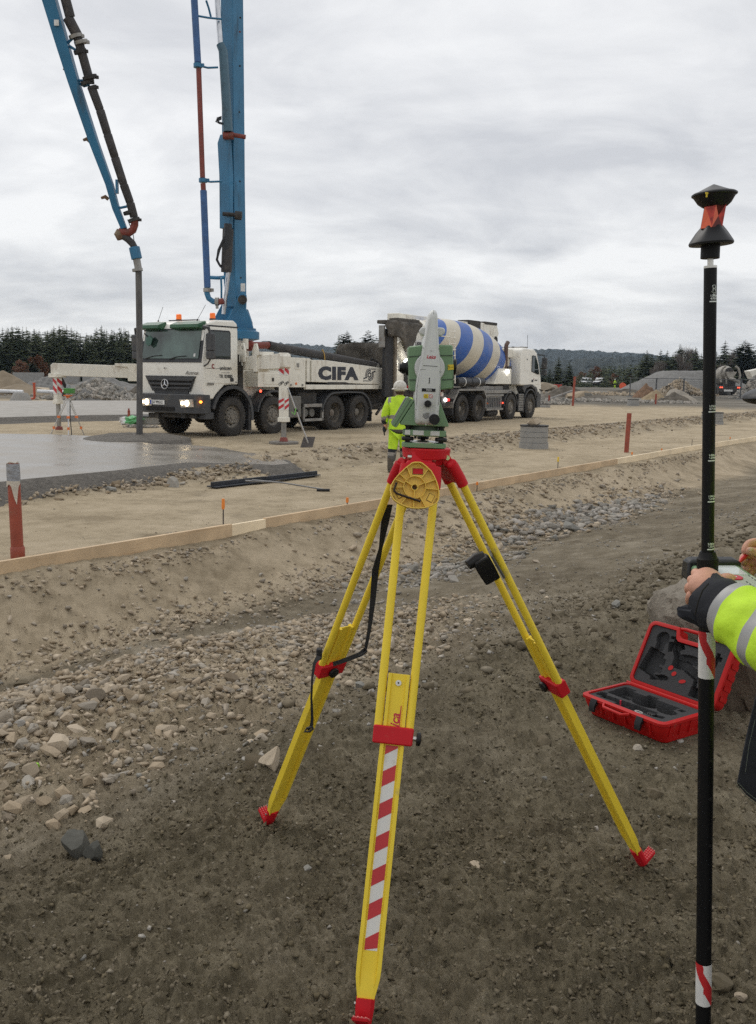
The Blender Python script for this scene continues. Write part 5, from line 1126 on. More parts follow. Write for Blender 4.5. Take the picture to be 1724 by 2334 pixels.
MB().tube([ht_, ht_.lerp(hb_, .25)+V((.01, 0, 0)), ht_.lerp(hb_, .6)+V((.015, 0, 0)), hb_-V((0, 0, .06))], [.075, .075, .07, .078], 16).obj('end_hose', M('grey streaked hose', (.075, .072, .07), .65, var=.3, scale=2, dirt=(.2, .19, .17), damt=.5, dscale=3, streak=(3, 3, .5)), PT, world=True)
MB().tube([T_(303, 568), T_(305, 595), T_(311, 625), T_(311, 650)], .012, 5).tube([T_(291, 500), T_(303, 530), T_(307, 556)], .010, 5).obj('safety_rope', m_ink, PT, world=True)
for pts_ in ([(150, 102), (160, 92), (168, 84)], [(158, 104), (170, 112), (178, 116)], [(176, 183), (190, 183), (200, 172)], [(180, 188), (192, 196), (204, 192)], [(262, 472), (276, 473), (290, 470)]):
    MB().tube([T_(*p) for p in pts_], .03, 8).obj('pipe_bracket', m_blu, PT, world=True)
for pts_ in ([(205, 322), (198, 316), (190, 319)], [(247, 454), (240, 448), (231, 451)], [(155, 156), (148, 154), (146, 160)]):
    MB().tube([T_(*p) for p in pts_], [.04, .045, .03], 8).obj('rest_hook', M('rusty steel', (.16, .09, .05), .8), PT, world=True)
MB().box(T_(135, 58)+V((0, -.17, 0)), (.1, .02, .12)).obj('warning_sticker', m_wfl, PT, world=True)
MB().box(T_(255, 425)+V((.12, 0, 0)), (.05, .1, .3)).obj('side_plate', m_blu, PT, world=True)
# ================= mixer truck =================
TM = radians(57.5); MT = thing('mixer_truck', 'cream mixer truck with blue striped drum, backed up to the pump truck', 'truck', (3.116, 35.0, 0), TM)
md_ = V((cos(TM), sin(TM), 0)); mn_ = V((-sin(TM), cos(TM), 0))
m_drw = bpy.data.materials.new('drum paint with blue helix'); m_drw.use_nodes = True
n = m_drw.node_tree.nodes; l = m_drw.node_tree.links; b = n['Principled BSDF']
tcn = n.new('ShaderNodeTexCoord'); sp = n.new('ShaderNodeSeparateXYZ'); l.new(tcn.outputs['Object'], sp.inputs[0])
def mm(op, a, b_=None):
    q = n.new('ShaderNodeMath'); q.operation = op
    for i, c in enumerate((a, b_)):
        if c is None: continue
        if isinstance(c, (int, float)): q.inputs[i].default_value = c
        else: l.new(c, q.inputs[i])
    return q.outputs[0]
at_ = mm('DIVIDE', mm('ARCTAN2', sp.outputs[1], sp.outputs[0]), 2*pi)
PITCHH, PHASE, HSG = 1.62, .05, 2.0
ph = mm('FRACT', mm('ADD', mm('ADD', mm('DIVIDE', sp.outputs[2], PITCHH), mm('MULTIPLY', at_, HSG)), PHASE+5))
st_ = mm('LESS_THAN', ph, .50)
ns = n.new('ShaderNodeTexNoise'); ns.inputs['Scale'].default_value = 2.2; ns.inputs['Detail'].default_value = 9; ns.inputs['Roughness'].default_value = .65; l.new(tcn.outputs['Object'], ns.inputs['Vector'])
def mixn(f, a, b_):
    q = n.new('ShaderNodeMix'); q.data_type = 'RGBA'; l.new(f, q.inputs[0])
    for i, c in ((6, a), (7, b_)):
        if isinstance(c, tuple): q.inputs[i].default_value = (*c, 1)
        else: l.new(c, q.inputs[i])
    return q.outputs[2]
c_ = mixn(st_, (.62, .57, .46), (.035, .12, .42)); mr = n.new('ShaderNodeMapRange'); mr.inputs[1].default_value = .5; mr.inputs[2].default_value = .85; mr.inputs[4].default_value = .55; l.new(ns.outputs[0], mr.inputs[0])
l.new(mixn(mr.outputs[0], c_, (.30, .27, .22)), b.inputs['Base Color']); b.inputs['Roughness'].default_value = .42
for x, s_ in ((0, 'rear'), (1.37, 'rear'), (4.27, 'front'), (6.24, 'front')):
    w_ = .33 if s_ == 'front' else .6
    wheel(MT, x, w_/2+.02, .51, w_, 1, s_); wheel(MT, x, 2.48-w_/2, .51, w_, -1, s_)
MB().bx(-1.3, 7.0, .78, .90, .75, 1.05).bx(-1.3, 7.0, 1.58, 1.70, .75, 1.05).bx(-1.3, 6.6, .8, 1.7, .9, 1.0).obj('chassis_frame', m_chs, MT)
for x in (0, 1.37, 4.27, 6.24): MB().tube([(x, .3, .5), (x, 2.2, .5)], .09, 10).ell((x, 1.25, .5), (.2, .25, .2), 12, 8).obj('axle', m_chs, MT)
# drum, its own z axis runs from the mouth to the gearbox
DA, DB = V((-1.5, 1.25, 3.10)), V((6.05, 1.25, 2.02)); dax = (DB-DA).normalized()
pr = [(.50, 0), (.56, .1), (.80, .9), (1.04, 2.0), (1.13, 2.8), (1.17, 3.5), (1.165, 4.2), (1.10, 4.95), (.98, 5.7), (.82, 6.4), (.70, 6.9), (.60, 7.15), (.42, 7.35), (.0, 7.45)]
prf = []
for (r1_, z1_), (r2_, z2_) in zip(pr, pr[1:]):
    for k in range(3): prf.append((r1_+(r2_-r1_)*k/3, z1_+(z2_-z1_)*k/3))
dr = MB().lathe([(r_, z_) for r_, z_ in prf]+[(0, 7.45)], (0, 0, 0), (0, 0, 1), 72).obj('drum', m_drw, MT)
dr.location = DA; dr.rotation_euler = dax.to_track_quat('Z', 'Y').to_euler()
MB().lathe([(.63, 7.02), (.72, 7.0), (.74, 7.12), (.62, 7.16)], (0, 0, 0), (0, 0, 1), 48).obj('drum_ring', m_wht, dr)
MB().prism([(.3, 1.0), (2.2, 1.0), (1.9, 2.2), (.6, 2.2)], (5.35, 0, 0), (0, 1, 0), (0, 0, 1), (1, 0, 0), 0, .25).bx(4.6, 5.3, .6, 1.9, 1.05, 1.6).obj('drum_support', m_wht, MT, bevel=.02)
MB().bx(-.7, 4.4, .35, .5, 1.1, 1.26).bx(-.7, 4.4, 2.0, 2.15, 1.1, 1.26).obj('subframe', m_chs, MT, bevel=.01)
# cab
cp = [(5.18, 1.38), (5.16, 2.55), (5.22, 2.84), (5.4, 2.93), (6.5, 2.90), (6.78, 2.76), (7.02, 2.35), (7.30, 1.75), (7.38, 1.35), (7.42, .95), (7.2, .95), (6.85, 1.2), (6.24, 1.36), (5.6, 1.36)]
MB().xz(cp, .05, 2.45).obj('cab', m_wcl, MT, bevel=.07, seg=3)
def S2(pts, o0, o1, mat, name, par=None, bevel=0.0): return MB().xz(pts, .05-o0, .05-o1).obj(name, mat, par or MT, bevel=bevel, smooth=False)
d_ = S2([(6.12, 1.42), (6.12, 2.70), (6.2, 2.76), (6.62, 2.72), (6.88, 2.42), (7.2, 1.75), (7.2, 1.42)], 0, .012, m_wcl, 'door', None, .006)
S2([(6.2, 1.95), (6.2, 2.58), (6.27, 2.64), (6.60, 2.62), (6.86, 2.3), (7.04, 1.86), (6.9, 1.84)], .01, .024, m_ink, 'window_seal', d_)
S2([(6.24, 1.98), (6.24, 2.55), (6.29, 2.60), (6.58, 2.58), (6.83, 2.28), (6.99, 1.89), (6.88, 1.88)], .022, .03, m_gls, 'window', d_)
S2([(6.26, 1.52), (6.26, 1.62), (6.42, 1.62), (6.42, 1.52)], .01, .03, m_ink, 'door_handle', d_)
S2([(5.5, 2.05), (5.5, 2.55), (5.58, 2.62), (5.95, 2.62), (5.95, 2.05), (5.9, 1.98), (5.56, 1.98)], 0, .01, m_wcl, 'side_recess', None, .004)
text('unicon', .11, m_ink, d_, fr_m((6.72, .03, 1.60), (1, 0, 0), (0, 0, 1)), bold=.002); text('c', .16, M('dark red lettering', (.28, .02, .03), .5), d_, fr_m((6.48, .03, 1.65), (1, 0, 0), (0, 0, 1)), bold=.004)
text('380', .08, m_ink, MT, fr_m((5.72, .03, 2.45), (1, 0, 0), (0, 0, 1)), bold=.001)
MB().prism([(.2, 2.05), (.2, 2.62), (2.3, 2.62), (2.3, 2.05)], (6.98, 0, 0), (0, 1, 0), (0, 0, 1), (1, 0, -.4), .03, .06).obj('windscreen', m_wsh, MT)
MB().xz([(6.5, 2.80), (6.9, 2.86), (7.06, 2.78), (6.85, 2.7)], .2, 2.3).obj('sun_visor', m_ink, MT, bevel=.02)
for y, s_ in ((-.14, 1), (2.64, -1)):
    a_ = MB().tube([(6.9, y+.22*s_, 2.68), (7.1, y, 2.66), (7.16, y, 2.5)], .025, 8).obj('mirror_arm', m_ink, MT)
    MB().box((7.17, y, 2.32), (.14, .24, .50)).obj('mirror', m_gry, a_, bevel=.05); MB().box((7.17, y, 1.93), (.14, .24, .22)).obj('wide_mirror', m_gry, a_, bevel=.04)
S2([(7.10, 1.25), (7.36, 1.25), (7.38, .95), (7.36, .42), (6.95, .42), (6.98, .8)], .0, -.25, m_gry, 'bumper_corner', None, .02)
MB().bx(7.1, 7.44, .2, 2.45, .40, .98).obj('bumper', m_gry, MT, bevel=.03)
S2([(5.52, 1.40), (5.45, 1.22), (5.62, 1.05), (5.8, 1.25), (6.24, 1.34), (6.7, 1.2), (6.93, .9), (7.0, .9), (7.0, 1.3), (6.4, 1.44)], .0, -.4, m_gry, 'wheel_arch', None, .02)
fender(MT, 6.24, .55, .68, 15, 178, .04, .42, m_gry, .05); fender(MT, 4.27, .50, .66, 5, 175, .04, .42, m_gry, .04); fender(MT, 4.27, .50, .66, 5, 175, 2.05, 2.44, m_gry, .04)
MB().bx(5.52, 5.62, .05, .42, .25, 1.0).bx(4.98, 5.5, .05, .1, .3, 1.05).obj('mud_flap', m_rub, MT)
fb = MB(); [fb.bx(5.02, 5.5, .035, .06, .34+.07*k, .38+.07*k) for k in range(10)]; fb.obj('step_ribs', m_stl, MT, kind='stuff')
fe = [(-.80, .60), (-.78, .78), (-.35, 1.25), (1.72, 1.25), (2.0, .95)]
mb = MB()
for (a, b_), (c_, d2) in zip(fe, fe[1:]): mb.xz([(a, b_), (c_, d2), (c_+(.03 if c_ < 1 else -.03), d2-.07), (a+(.03 if a < 1 else -.03), b_-.07)], .02, .66)
mb.obj('mudguard', m_stl, MT)
MB().bx(-.78, -.72, .04, .62, .3, .9).obj('mud_flap', m_rub, MT)
bt = MB().bx(2.06, 3.5, .10, .6, .48, 1.0).obj('battery_box', m_stl, MT, bevel=.02)
g_ = MB(); [g_.bx(2.15+.16*k, 2.24+.16*k, .085, .105, .52, .9) for k in range(8)]; g_.obj('box_ribs', m_gry, bt, kind='stuff')
MB().bx(2.03, 3.53, .04, .12, .40, .48).bx(2.0, 3.55, .04, .12, .95, 1.03).obj('side_guard', m_stl, MT, bevel=.005)
MB().tube([(2.4, .3, .3), (3.3, .3, .3)], .15, 12).bx(2.2, 3.4, .5, 1.9, .3, .75).obj('air_tank', m_chs, MT)
MB().bx(1.75, 4.3, .05, .2, 1.06, 1.2).bx(1.0, 4.0, .3, .4, 1.2, 1.35).obj('platform_edge', m_stl, MT, bevel=.01)
for x in (2.1, 3.48): MB().tube([(x, .03, .68), (x, .06, .68)], .03, 8).obj('side_lamp', m_amb if x < 3 else m_rlt, MT)
# black tube rack on the side of the drum
for x0 in (-.5, .60): MB().tube([(x0, .10, 1.50), (x0+1.06, .10, 1.50)], .17, 18).obj('hose_drum', m_ink, MT, bevel=.02)
for x in (.0, 1.18): MB().tube([(x, .10, 1.50), (x+.05, .10, 1.50)], .178, 18).obj('white_strap', m_wfl, MT)
# tank, exhaust, lamp between drum and cab
MB().xz([(2.85, 1.42), (3.25, 2.05), (4.45, 2.05), (4.45, 1.42)], .14, .9).obj('water_tank', m_wht, MT, bevel=.03)
MB().bx(4.15, 4.5, .16, .5, 1.4, 2.15).bx(3.9, 5.05, .5, 2.2, 1.1, 2.6).obj('heat_shield', m_chs, MT, bevel=.02)
MB().tube([(2.7, 1.25, 2.9), (3.3, 1.25, 2.95), (4.3, 1.25, 2.85), (4.9, 1.25, 2.4)], [.25, .4, .42, .35], 14).bx(3.6, 5.0, .35, 2.1, 2.5, 2.86).obj('rear_tank', m_wht, MT, bevel=.04)
MB().tube([(4.18, .30, 1.9), (4.18, .30, 2.85), (4.2, .30, 3.0), (4.30, .28, 3.12)], .085, 14).obj('exhaust_pipe', M('rusty exhaust', (.14, .09, .07), .6, .5, dirt=(.3, .28, .26), damt=.4), MT)
MB().tube([(4.18, .30, 1.5), (4.18, .30, 1.95)], .13, 14).obj('silencer', m_stl, MT)
MB().tube([(4.0, .12, 1.93), (3.97, .08, 1.93)], .065, 16).obj('work_lamp', m_lmw, MT)
text('RUMMEGA', .08, m_ink, MT, fr_m((3.3, .34, 2.5), (1, 0, 0), (0, 0, 1)))
for x, y in ((4.0, .5), (5.5, .6)): MB().tube([(x, y, 2.85), (x, y, 2.98)], .06, 10).obj('roof_lamp', m_gry, MT)
MB().tube([(6.3, .3, 2.9), (6.28, .3, 3.5)], .008, 5).obj('aerial', m_ink, MT)
MB().tube([(5.7, .35, 2.96), (6.4, .35, 2.97)], .03, 8).tube([(5.7, 2.1, 2.96), (6.4, 2.1, 2.97)], .03, 8).tube([(6.05, .35, 2.96), (6.05, 2.1, 2.96)], .03, 8).obj('roof_rail', m_stl, MT)
# ladder
ld = MB()
for x in (-1.02, -.62): ld.tube([(x, .05, 1.45), (x, .12, 3.42)], .025, 6)
for k in range(9): ld.tube([(-1.02, .06, 1.6+.21*k), (-.62, .06, 1.6+.21*k)], .018, 6)
ld.tube([(-2.2, .1, 3.1), (-1.0, .1, 3.1)], .02, 6).tube([(-2.2, .1, 2.75), (-1.0, .1, 2.72)], .02, 6)
ld.obj('ladder', m_wht, MT)
MB().bx(-2.3, -.9, .2, 1.6, 2.45, 2.52).bx(-1.35, -1.2, .2, 2.2, .9, 2.5).obj('rear_platform', m_wht, MT, bevel=.01)
for k in range(7):
    r_ = .18+.035*k; MB().tube([(-1.75+r_*cos(a)*.6, .05+.02*k, 1.55-(r_*1.3)*sin(a)) for a in [pi*j/10 for j in range(11)]], .017, 6).obj('yellow_hose', M('yellow hose', (.55, .36, .08), .5), MT)
MB().bx(-1.55, -1.0, .1, .5, .62, .98).obj('lamp_bar', m_chs, MT, bevel=.02)
MB().tube([(-1.30, .08, .86), (-1.30, .04, .86)], .06, 14).obj('tail_lamp', m_lmw, MT); MB().box((-1.08, .06, .86), (.14, .04, .1)).box((-1.5, .1, 1.3), (.1, .3, .1)).obj('red_lamp', M('red lamp glass', (.6, .02, .02), .3, emit=1.2), MT, kind=None)
MB().tube([(-1.35, .2, 1.25), (-1.1, .2, 1.25)], .12, 12).obj('filter', m_chs, MT)
# conveyor folded over the drum
MB().xz([(-1.6, 3.55), (-1.6, 3.95), (3.9, 3.93), (3.9, 3.50)], 1.9, 2.4).obj('conveyor_frame', m_wht, MT, bevel=.03)
MB().xz([(4.9, 3.35), (4.9, 3.97), (6.6, 3.97), (6.85, 3.60), (6.5, 3.05), (6.2, 3.12), (6.1, 3.35)], 1.9, 2.4).obj('conveyor_head', m_wht, MT, bevel=.04)
MB().bx(3.85, 4.95, 1.85, 2.4, 3.5, 4.02).tube([(6.5, 1.85, 3.3), (6.5, 2.4, 3.3)], .16, 12).bx(5.4, 6.6, 1.87, 2.42, 3.92, 4.04).obj('conveyor_drive', m_chs, MT, bevel=.03)
MB().box((3.4, 1.89, 3.82), (.35, .02, .14)).obj('yellow_sticker', M('yellow sticker', (.65, .5, .05), .5), MT)
MB().xz([(-2.5, 2.9), (-2.5, 3.4), (-1.2, 3.55), (-.7, 3.2), (-.9, 2.9)], .75, 1.75).lathe([(.58, -.3), (.62, 0), (.58, .1)], DA, dax, 28).obj('drum_cowl', m_wht, MT, bevel=.03)
MB().prism([(-3.0, 2.55), (-1.6, 3.0), (-1.6, 2.7), (-2.9, 2.2)], (0, 0, 0), (1, 0, 0), (0, 0, 1), (0, 1, 0), .5, .62).obj('chute_side', m_wht, MT, bevel=.01)
text('LIEBHERR', .19, m_ink, MT, fr_m((-2.45, .40, 2.78), (1, 0, 0), (0, 0, 1)), bold=.006, sx=1.15)
MB().bx(-3.0, -1.7, .42, .6, 2.63, 2.93).obj('name_board', m_wfl, MT, bevel=.01)
# tall frame with rubber curtains hanging behind the drum
fx0, fx1, fy = -5.02, -3.55, .3
MB().bx(fx0, fx0+.5, fy, fy+.12, 1.0, 3.2).obj('rubber_curtain', m_rub, MT, bevel=.01)
MB().bx(fx0+.52, fx0+.66, fy-.05, fy+.12, 1.0, 3.45).obj('frame_post', M('grimy tan steel', (.2, .165, .12), .7, dirt=(.07, .06, .05)), MT, bevel=.01)
MB().bx(fx0+.68, fx0+.98, fy+.3, fy+.42, 1.0, 2.9).obj('rubber_curtain', m_rub, MT, bevel=.01)
MB().bx(fx0-.10, fx0-.03, fy, fy+.2, 2.6, 3.3).obj('frame_edge', m_stl, MT)
vs = []; n_ = 9
for j in range(7):
    for i in range(n_+1):
        u = i/n_; x = fx0-.05+u*2.15; zt = 3.48-.05*u; dz = j/6*(.50+.45*math.exp(-((u-.62)/.16)**2)-.25*(u > .8)); vs.append((x+.04*sin(j*2+i*1.7), fy-.08+.12*sin(i*1.9+j*.8)*.5, zt-dz+.02*sin(i*4.0)))
fs = [(j*(n_+1)+i, j*(n_+1)+i+1, (j+1)*(n_+1)+i+1, (j+1)*(n_+1)+i) for j in range(6) for i in range(n_)]
o = MB().add(vs, fs).obj('torn_rubber_hood', m_hop, MT); q = o.modifiers.new('t', 'SOLIDIFY'); q.thickness = .05
MB().bx(fx0, fx0+2.2, fy, fy+.35, 3.36, 3.48).bx(fx0+.9, fx0+2.3, fy+.05, fy+.45, 3.45, 3.60).obj('hopper_top', m_hop, MT, bevel=.03)
for k in range(5): MB().tube([(fx0+.95+.05*k, fy-.1, 3.4), (fx0+.85+.03*k, fy-.13, 3.15-.03*k), (fx0+.62+.03*k, fy-.1, 2.95-.04*k)], .012, 5).obj('cable', m_stl, MT)
MB().tube([(fx0+1.25, .25, 2.17), (fx0+1.22, .2, 2.17)], .085, 16).obj('work_lamp', m_lmw, MT)
MB().xz([(fx0+1.05, 2.75), (fx0+1.25, 2.85), (fx0+1.9, 2.1), (fx0+1.7, 2.0)], .5, .65).xz([(fx0+1.1, 2.2), (fx0+1.3, 2.25), (fx0+1.3, 1.4), (fx0+1.1, 1.4)], .6, .8).obj('chute_arm', m_wht, MT, bevel=.01)
MB().bx(-3.4, -1.3, .5, 1.9, 1.0, 1.9).obj('rear_gear', m_chs, MT, bevel=.03)
MB().bx(-3.3, -1.4, .30, .5, 1.28, 1.36).obj('red_rail', m_rfl, MT)
for k in range(6): MB().tube([(-3.2+.3*k, .5, 2.0), (-3.0+.3*k, .45, 1.6), (-3.1+.3*k, .5, 1.1)], .035, 6).obj('hydraulic_hose', m_rub, MT)

# ================= far things =================
m_car = M('white car paint', (.72, .73, .74), .25, var=.03, spec=.6)
def pickup(px, py, lb, rz, canopy):
    Y = 222; p = aty(px, 878, Y); t = thing('pickup_truck', lb, 'pickup', (p.x, Y, p.z), rz, 'white pickups parked beyond the site'); t['group'] = 'white pickups parked beyond the site'
    body = [(-2.6, .55), (-2.6, 1.15), (-.9, 1.15), (-.85, 1.0), (1.35, 1.0), (2.35, .95), (2.6, .8), (2.6, .5), (2.2, .4), (-2.2, .4)]
    MB().xz(body, -.9, .9).obj('body', m_car, t, bevel=.06)
    cabp = [(-.9, 1.1), (-.75, 1.72), (.45, 1.75), (1.3, 1.05)] if not canopy else [(-2.5, 1.1), (-2.4, 1.70), (.45, 1.75), (1.3, 1.05)]
    MB().xz(cabp, -.8, .8).obj('cab_top', m_car, t, bevel=.06)
    MB().xz([(-.65, 1.15), (-.6, 1.6), (.35, 1.62), (.95, 1.15)], -.83, -.8).xz([(-.65, 1.15), (-.6, 1.6), (.35, 1.62), (.95, 1.15)], .8, .83).prism([(-.7, 0), (.7, 0), (.62, .62), (-.62, .62)], (1.25, 0, 1.12), (0, 1, 0), (-.78, 0, .62), (1, 0, 1), .02, .04).obj('glass', m_gls, t)
    for x in (-1.6, 1.6):
        for y in (-.88, .88): MB().tube([(x, y-.1, .38), (x, y+.1, .38)], .38, 18).obj('wheel', m_tyr, t)
    MB().bx(2.58, 2.63, -.6, .6, .55, .75).obj('grille', m_gry, t); 
    for y in (-.7, .7): MB().box((2.6, y, .78), (.06, .3, .14)).obj('headlight', M('lamp glass', (.55, .5, .42), .12), t)
pickup(1335, 878, 'white pickup with a covered bed, left of the two parked far off', radians(-118), True)
pickup(1368, 878, 'white pickup with an open bed, right of the two parked far off', radians(-122), False)
# ================= people helper =================
def skin_body(name, joints, bones, mat, parent, world=True, sub=2, root=0):
    me = bpy.data.meshes.new(name); me.from_pydata([j[0] for j in joints], bones, []); o = bpy.data.objects.new(name, me); COL.objects.link(o)
    s = o.modifiers.new('skin', 'SKIN'); 
    for i, j in enumerate(joints):
        r_ = j[1] if isinstance(j[1], tuple) else (j[1], j[1]); me.skin_vertices[0].data[i].radius = r_; me.skin_vertices[0].data[i].use_root = (i == root)
    s.use_smooth_shade = True; q = o.modifiers.new('sub', 'SUBSURF'); q.levels = sub; q.render_levels = sub
    dg = bpy.context.evaluated_depsgraph_get(); dg.update(); ev = o.evaluated_get(dg); nm = bpy.data.meshes.new_from_object(ev); bpy.data.objects.remove(o); nm.name = name
    nm.materials.clear(); ms = mat if isinstance(mat, (list, tuple)) else [mat]
    for q in ms: nm.materials.append(q)
    if parent is not None and world: nm.transform(wm(parent).inverted())
    for p in nm.polygons: p.use_smooth = True; p.material_index = 0
    o = bpy.data.objects.new(name, nm); COL.objects.link(o); o.parent = parent; return o
m_hv = M('hi-vis yellow cloth', (.53, .80, .03), .7, var=.14, scale=9, dirt=(.25, .32, .05), damt=.25, bump=.7, bscale=9)
m_nav = M('dark work cloth', (.016, .018, .024), .85, var=.25, bump=.5, bscale=12)
m_ref = M('grey reflective tape', (.34, .34, .335), .45, .15, var=.06)
m_skin = M('skin', (.60, .32, .225), .55, var=.14, scale=30, spec=.3, bump=.12, bscale=90, dirt=(.54, .22, .15), damt=.4, dscale=22)
m_boot = M('muddy boots', (.09, .075, .055), .8, var=.3, dirt=(.2, .16, .11), damt=.5)
m_dtr = M('dark trouser patch', (.035, .035, .035), .8)
# worker in the middle distance, back to the camera
wp = V((.36, 17.75, H(.36, 17.75))); wz = wp.z
Wk = thing('person', 'worker in yellow hi-vis suit and white helmet walking behind the total station', 'person', wp)
def P3(x, y, z): return (wp.x+x*.93+.02, wp.y+y, wz+z*.955)
J = [(P3(0, 0, .95), (.15, .12)), (P3(.0, -.01, 1.18), (.15, .11)), (P3(0, -.02, 1.42), (.17, .12)), (P3(0, 0, 1.52), .055), (P3(.0, .02, 1.58), .06), (P3(0, .03, 1.68), (.085, .1)), (P3(0, .02, 1.75), .07),
     (P3(-.2, -.01, 1.42), .065), (P3(-.27, .0, 1.16), .05), (P3(-.28, .06, .93), .038), (P3(-.275, .08, .83), .035),
     (P3(.2, -.01, 1.42), .065), (P3(.27, .02, 1.16), .05), (P3(.26, .1, .93), .038), (P3(.25, .12, .83), .035),
     (P3(-.1, 0, .88), .085), (P3(-.13, .02, .48), .055), (P3(-.17, -.05, .1), .04), (P3(-.17, .08, .04), .04),
     (P3(.1, 0, .88), .085), (P3(.11, .06, .48), .055), (P3(.12, .1, .12), .04), (P3(.12, .22, .06), .04)]
Bn = [(0, 1), (1, 2), (2, 3), (3, 4), (4, 5), (5, 6), (2, 7), (7, 8), (8, 9), (9, 10), (2, 11), (11, 12), (12, 13), (13, 14), (0, 15), (15, 16), (16, 17), (17, 18), (0, 19), (19, 20), (20, 21), (21, 22)]
skin_body('body', [(p, (r_[0]*.72, r_[1]*.72) if isinstance(r_, tuple) and i < 3 else r_) for i, (p, r_) in enumerate(J)], Bn, m_skin, Wk, sub=1)
jk = skin_body('jacket', [(P3(0, 0, .76), (.225, .18)), (P3(0, 0, .90), (.22, .175)), (P3(0, -.01, 1.12), (.215, .165)), (P3(0, -.02, 1.38), (.20, .14)), (P3(0, 0, 1.49), (.10, .09)), (P3(0, .01, 1.54), (.085, .085)),
     (P3(-.20, -.01, 1.40), .105), (P3(-.29, .0, 1.16), .088), (P3(-.30, .06, .95), .066), (P3(.20, -.01, 1.40), .105), (P3(.29, .02, 1.16), .088), (P3(.28, .1, .95), .066)],
     [(0, 1), (1, 2), (2, 3), (3, 4), (4, 5), (3, 6), (6, 7), (7, 8), (3, 9), (9, 10), (10, 11)], [m_hv, M('dirty reflective tape', (.26, .24, .21), .6), m_nav, M('muddy jacket hem', (.09, .085, .075), .8)], Wk)
for p in jk.data.polygons:
    c = p.center; z = c.z; arm = abs(c.x) > .225
    if arm and z < 1.06: p.material_index = 1 if 1.0 < z else 2 if z < .985 else 3
    elif not arm and z < .80+.03: p.material_index = 3
    elif not arm and (1.04 < z < 1.09): p.material_index = 1
    elif abs(abs(c.x)-.17) < .028 and z > 1.3 : p.material_index = 1
    elif z > 1.5 and abs(c.x) < .03: p.material_index = 1
tr = skin_body('trousers', [(P3(0, 0, .90), (.17, .15)), (P3(-.1, 0, .80), .118), (P3(-.13, .02, .47), .094), (P3(-.16, -.03, .20), .085), (P3(.1, 0, .80), .118), (P3(.11, .06, .47), .094), (P3(.12, .09, .2), .085)],
     [(0, 1), (1, 2), (2, 3), (0, 4), (4, 5), (5, 6)], [m_hv, M('dirty reflective tape', (.26, .24, .21), .6), m_nav, M('muddy trouser legs', (.10, .095, .085), .85)], Wk)
for p in tr.data.polygons:
    c = p.center
    if c.z < .34: p.material_index = 3
    elif c.z < .40: p.material_index = 1
    elif c.z < .46: p.material_index = 2
    elif c.x < -.19 and .5 < c.z < .72: p.material_index = 2
for x, y in ((-.17, .0), (.12, .15)):
    MB().tube([P3(x, y-.03, .3), P3(x, y-.03, .08)], [.062, .06], 10).ell(P3(x, y+.04, .05), (.055, .15, .055), 12, 8).obj('boot', m_boot, Wk, world=True)
hm = MB().ell(P3(-.0, .02, 1.70), (.125, .15, .12), 20, 12).obj('helmet', M('dirty white helmet', (.62, .60, .54), .45, dirt=(.2, .17, .12), damt=.5, dscale=16), Wk, world=True)
MB().lathe([(.125, -.01), (.155, -.015), (.158, 0), (.12, .02)], P3(0, .03, 1.655), (0, 0, 1), 24).obj('brim', MC['dirty white helmet'], hm, world=True)
MB().ell(P3(0, .01, 1.60), (.088, .1, .07), 14, 8).obj('hair', M('brown hair', (.07, .04, .025), .8), Wk, world=True)
for s_ in (-1, 1):
    x0, y0, z0 = (-.30, .07, .90) if s_ < 0 else (.28, .12, .90); g_ = MB().ell(P3(x0, y0, z0-.04), (.04, .05, .065), 10, 8)
    for k in range(4): g_.tube([P3(x0-.01, y0-.03+k*.02, z0-.08), P3(x0-.005, y0-.025+k*.02, z0-.135), P3(x0+.005, y0-.02+k*.02, z0-.165)], .013, 6)
    g_.tube([P3(x0, y0-.05, z0-.05), P3(x0, y0-.07, z0-.1)], .014, 6).obj('glove', m_nav, Wk, world=True)

# ================= far mixer truck seen from behind =================
Yf = 118; pf = aty(1664, 870, Yf); FM = thing('mixer_truck', 'distant mixer truck seen from behind, right of the black pole', 'truck', (pf.x, Yf, H(pf.x, Yf)), radians(-6))
for x in (-1.0, 1.0):
    for y in (.3, 1.7): MB().tube([(x-.28, y, .5), (x+.28, y, .5)], .5, 20).obj('wheel', m_tyr, FM)
MB().bx(-1.22, 1.22, -.3, -.05, .45, 1.15).bx(-1.15, 1.15, 0, 6.5, .8, 1.15).obj('chassis_frame', m_chs, FM, bevel=.02)
MB().bx(-.7, .35, -.33, -.30, .48, .72).obj('number_plate', m_wfl, FM)
for x in (-1.05, 1.05):
    for k in (-.1, .1): MB().box((x+k, -.33, .98), (.15, .03, .13)).obj('tail_lamp', m_rlt, FM)
m_wht2 = M('grimy mixer grey', (.30, .28, .24), .6, var=.3, scale=2, dirt=(.07, .06, .05), damt=.6, dscale=1.2)
o = MB().lathe([(.45, 0), (.62, .3), (1.12, 1.8), (1.16, 2.6), (.9, 4.2), (.5, 5.0), (0, 5.1)], (0, .6, 2.9), (0, .98, -.17), 32).obj('drum', m_wht2, FM)
for s_ in (-1, 1): MB().tube([(s_*1.05, -.1, 1.6), (s_*1.2, 0, 2.5), (s_*.95, 0, 3.3), (s_*.6, 0, 3.6)], .14, 10).obj('hood_side', m_wht2, FM)
MB().prism([(-.7, 2.9), (.7, 2.9), (.35, 2.1), (-.35, 2.1)], (0, 0, 0), (1, 0, 0), (0, 0, 1), (0, 1, 0), -.4, .1).obj('hopper', m_wht2, FM, bevel=.05)
MB().tube([(-.2, -.5, 2.1), (.3, -.8, 1.95), (.95, -.9, 1.6)], [.22, .2, .16], 10).tube([(-.9, -.2, 2.7), (-.55, -.5, 2.0), (-.5, -.5, 1.4)], .1, 8).obj('chute', m_wht2, FM)
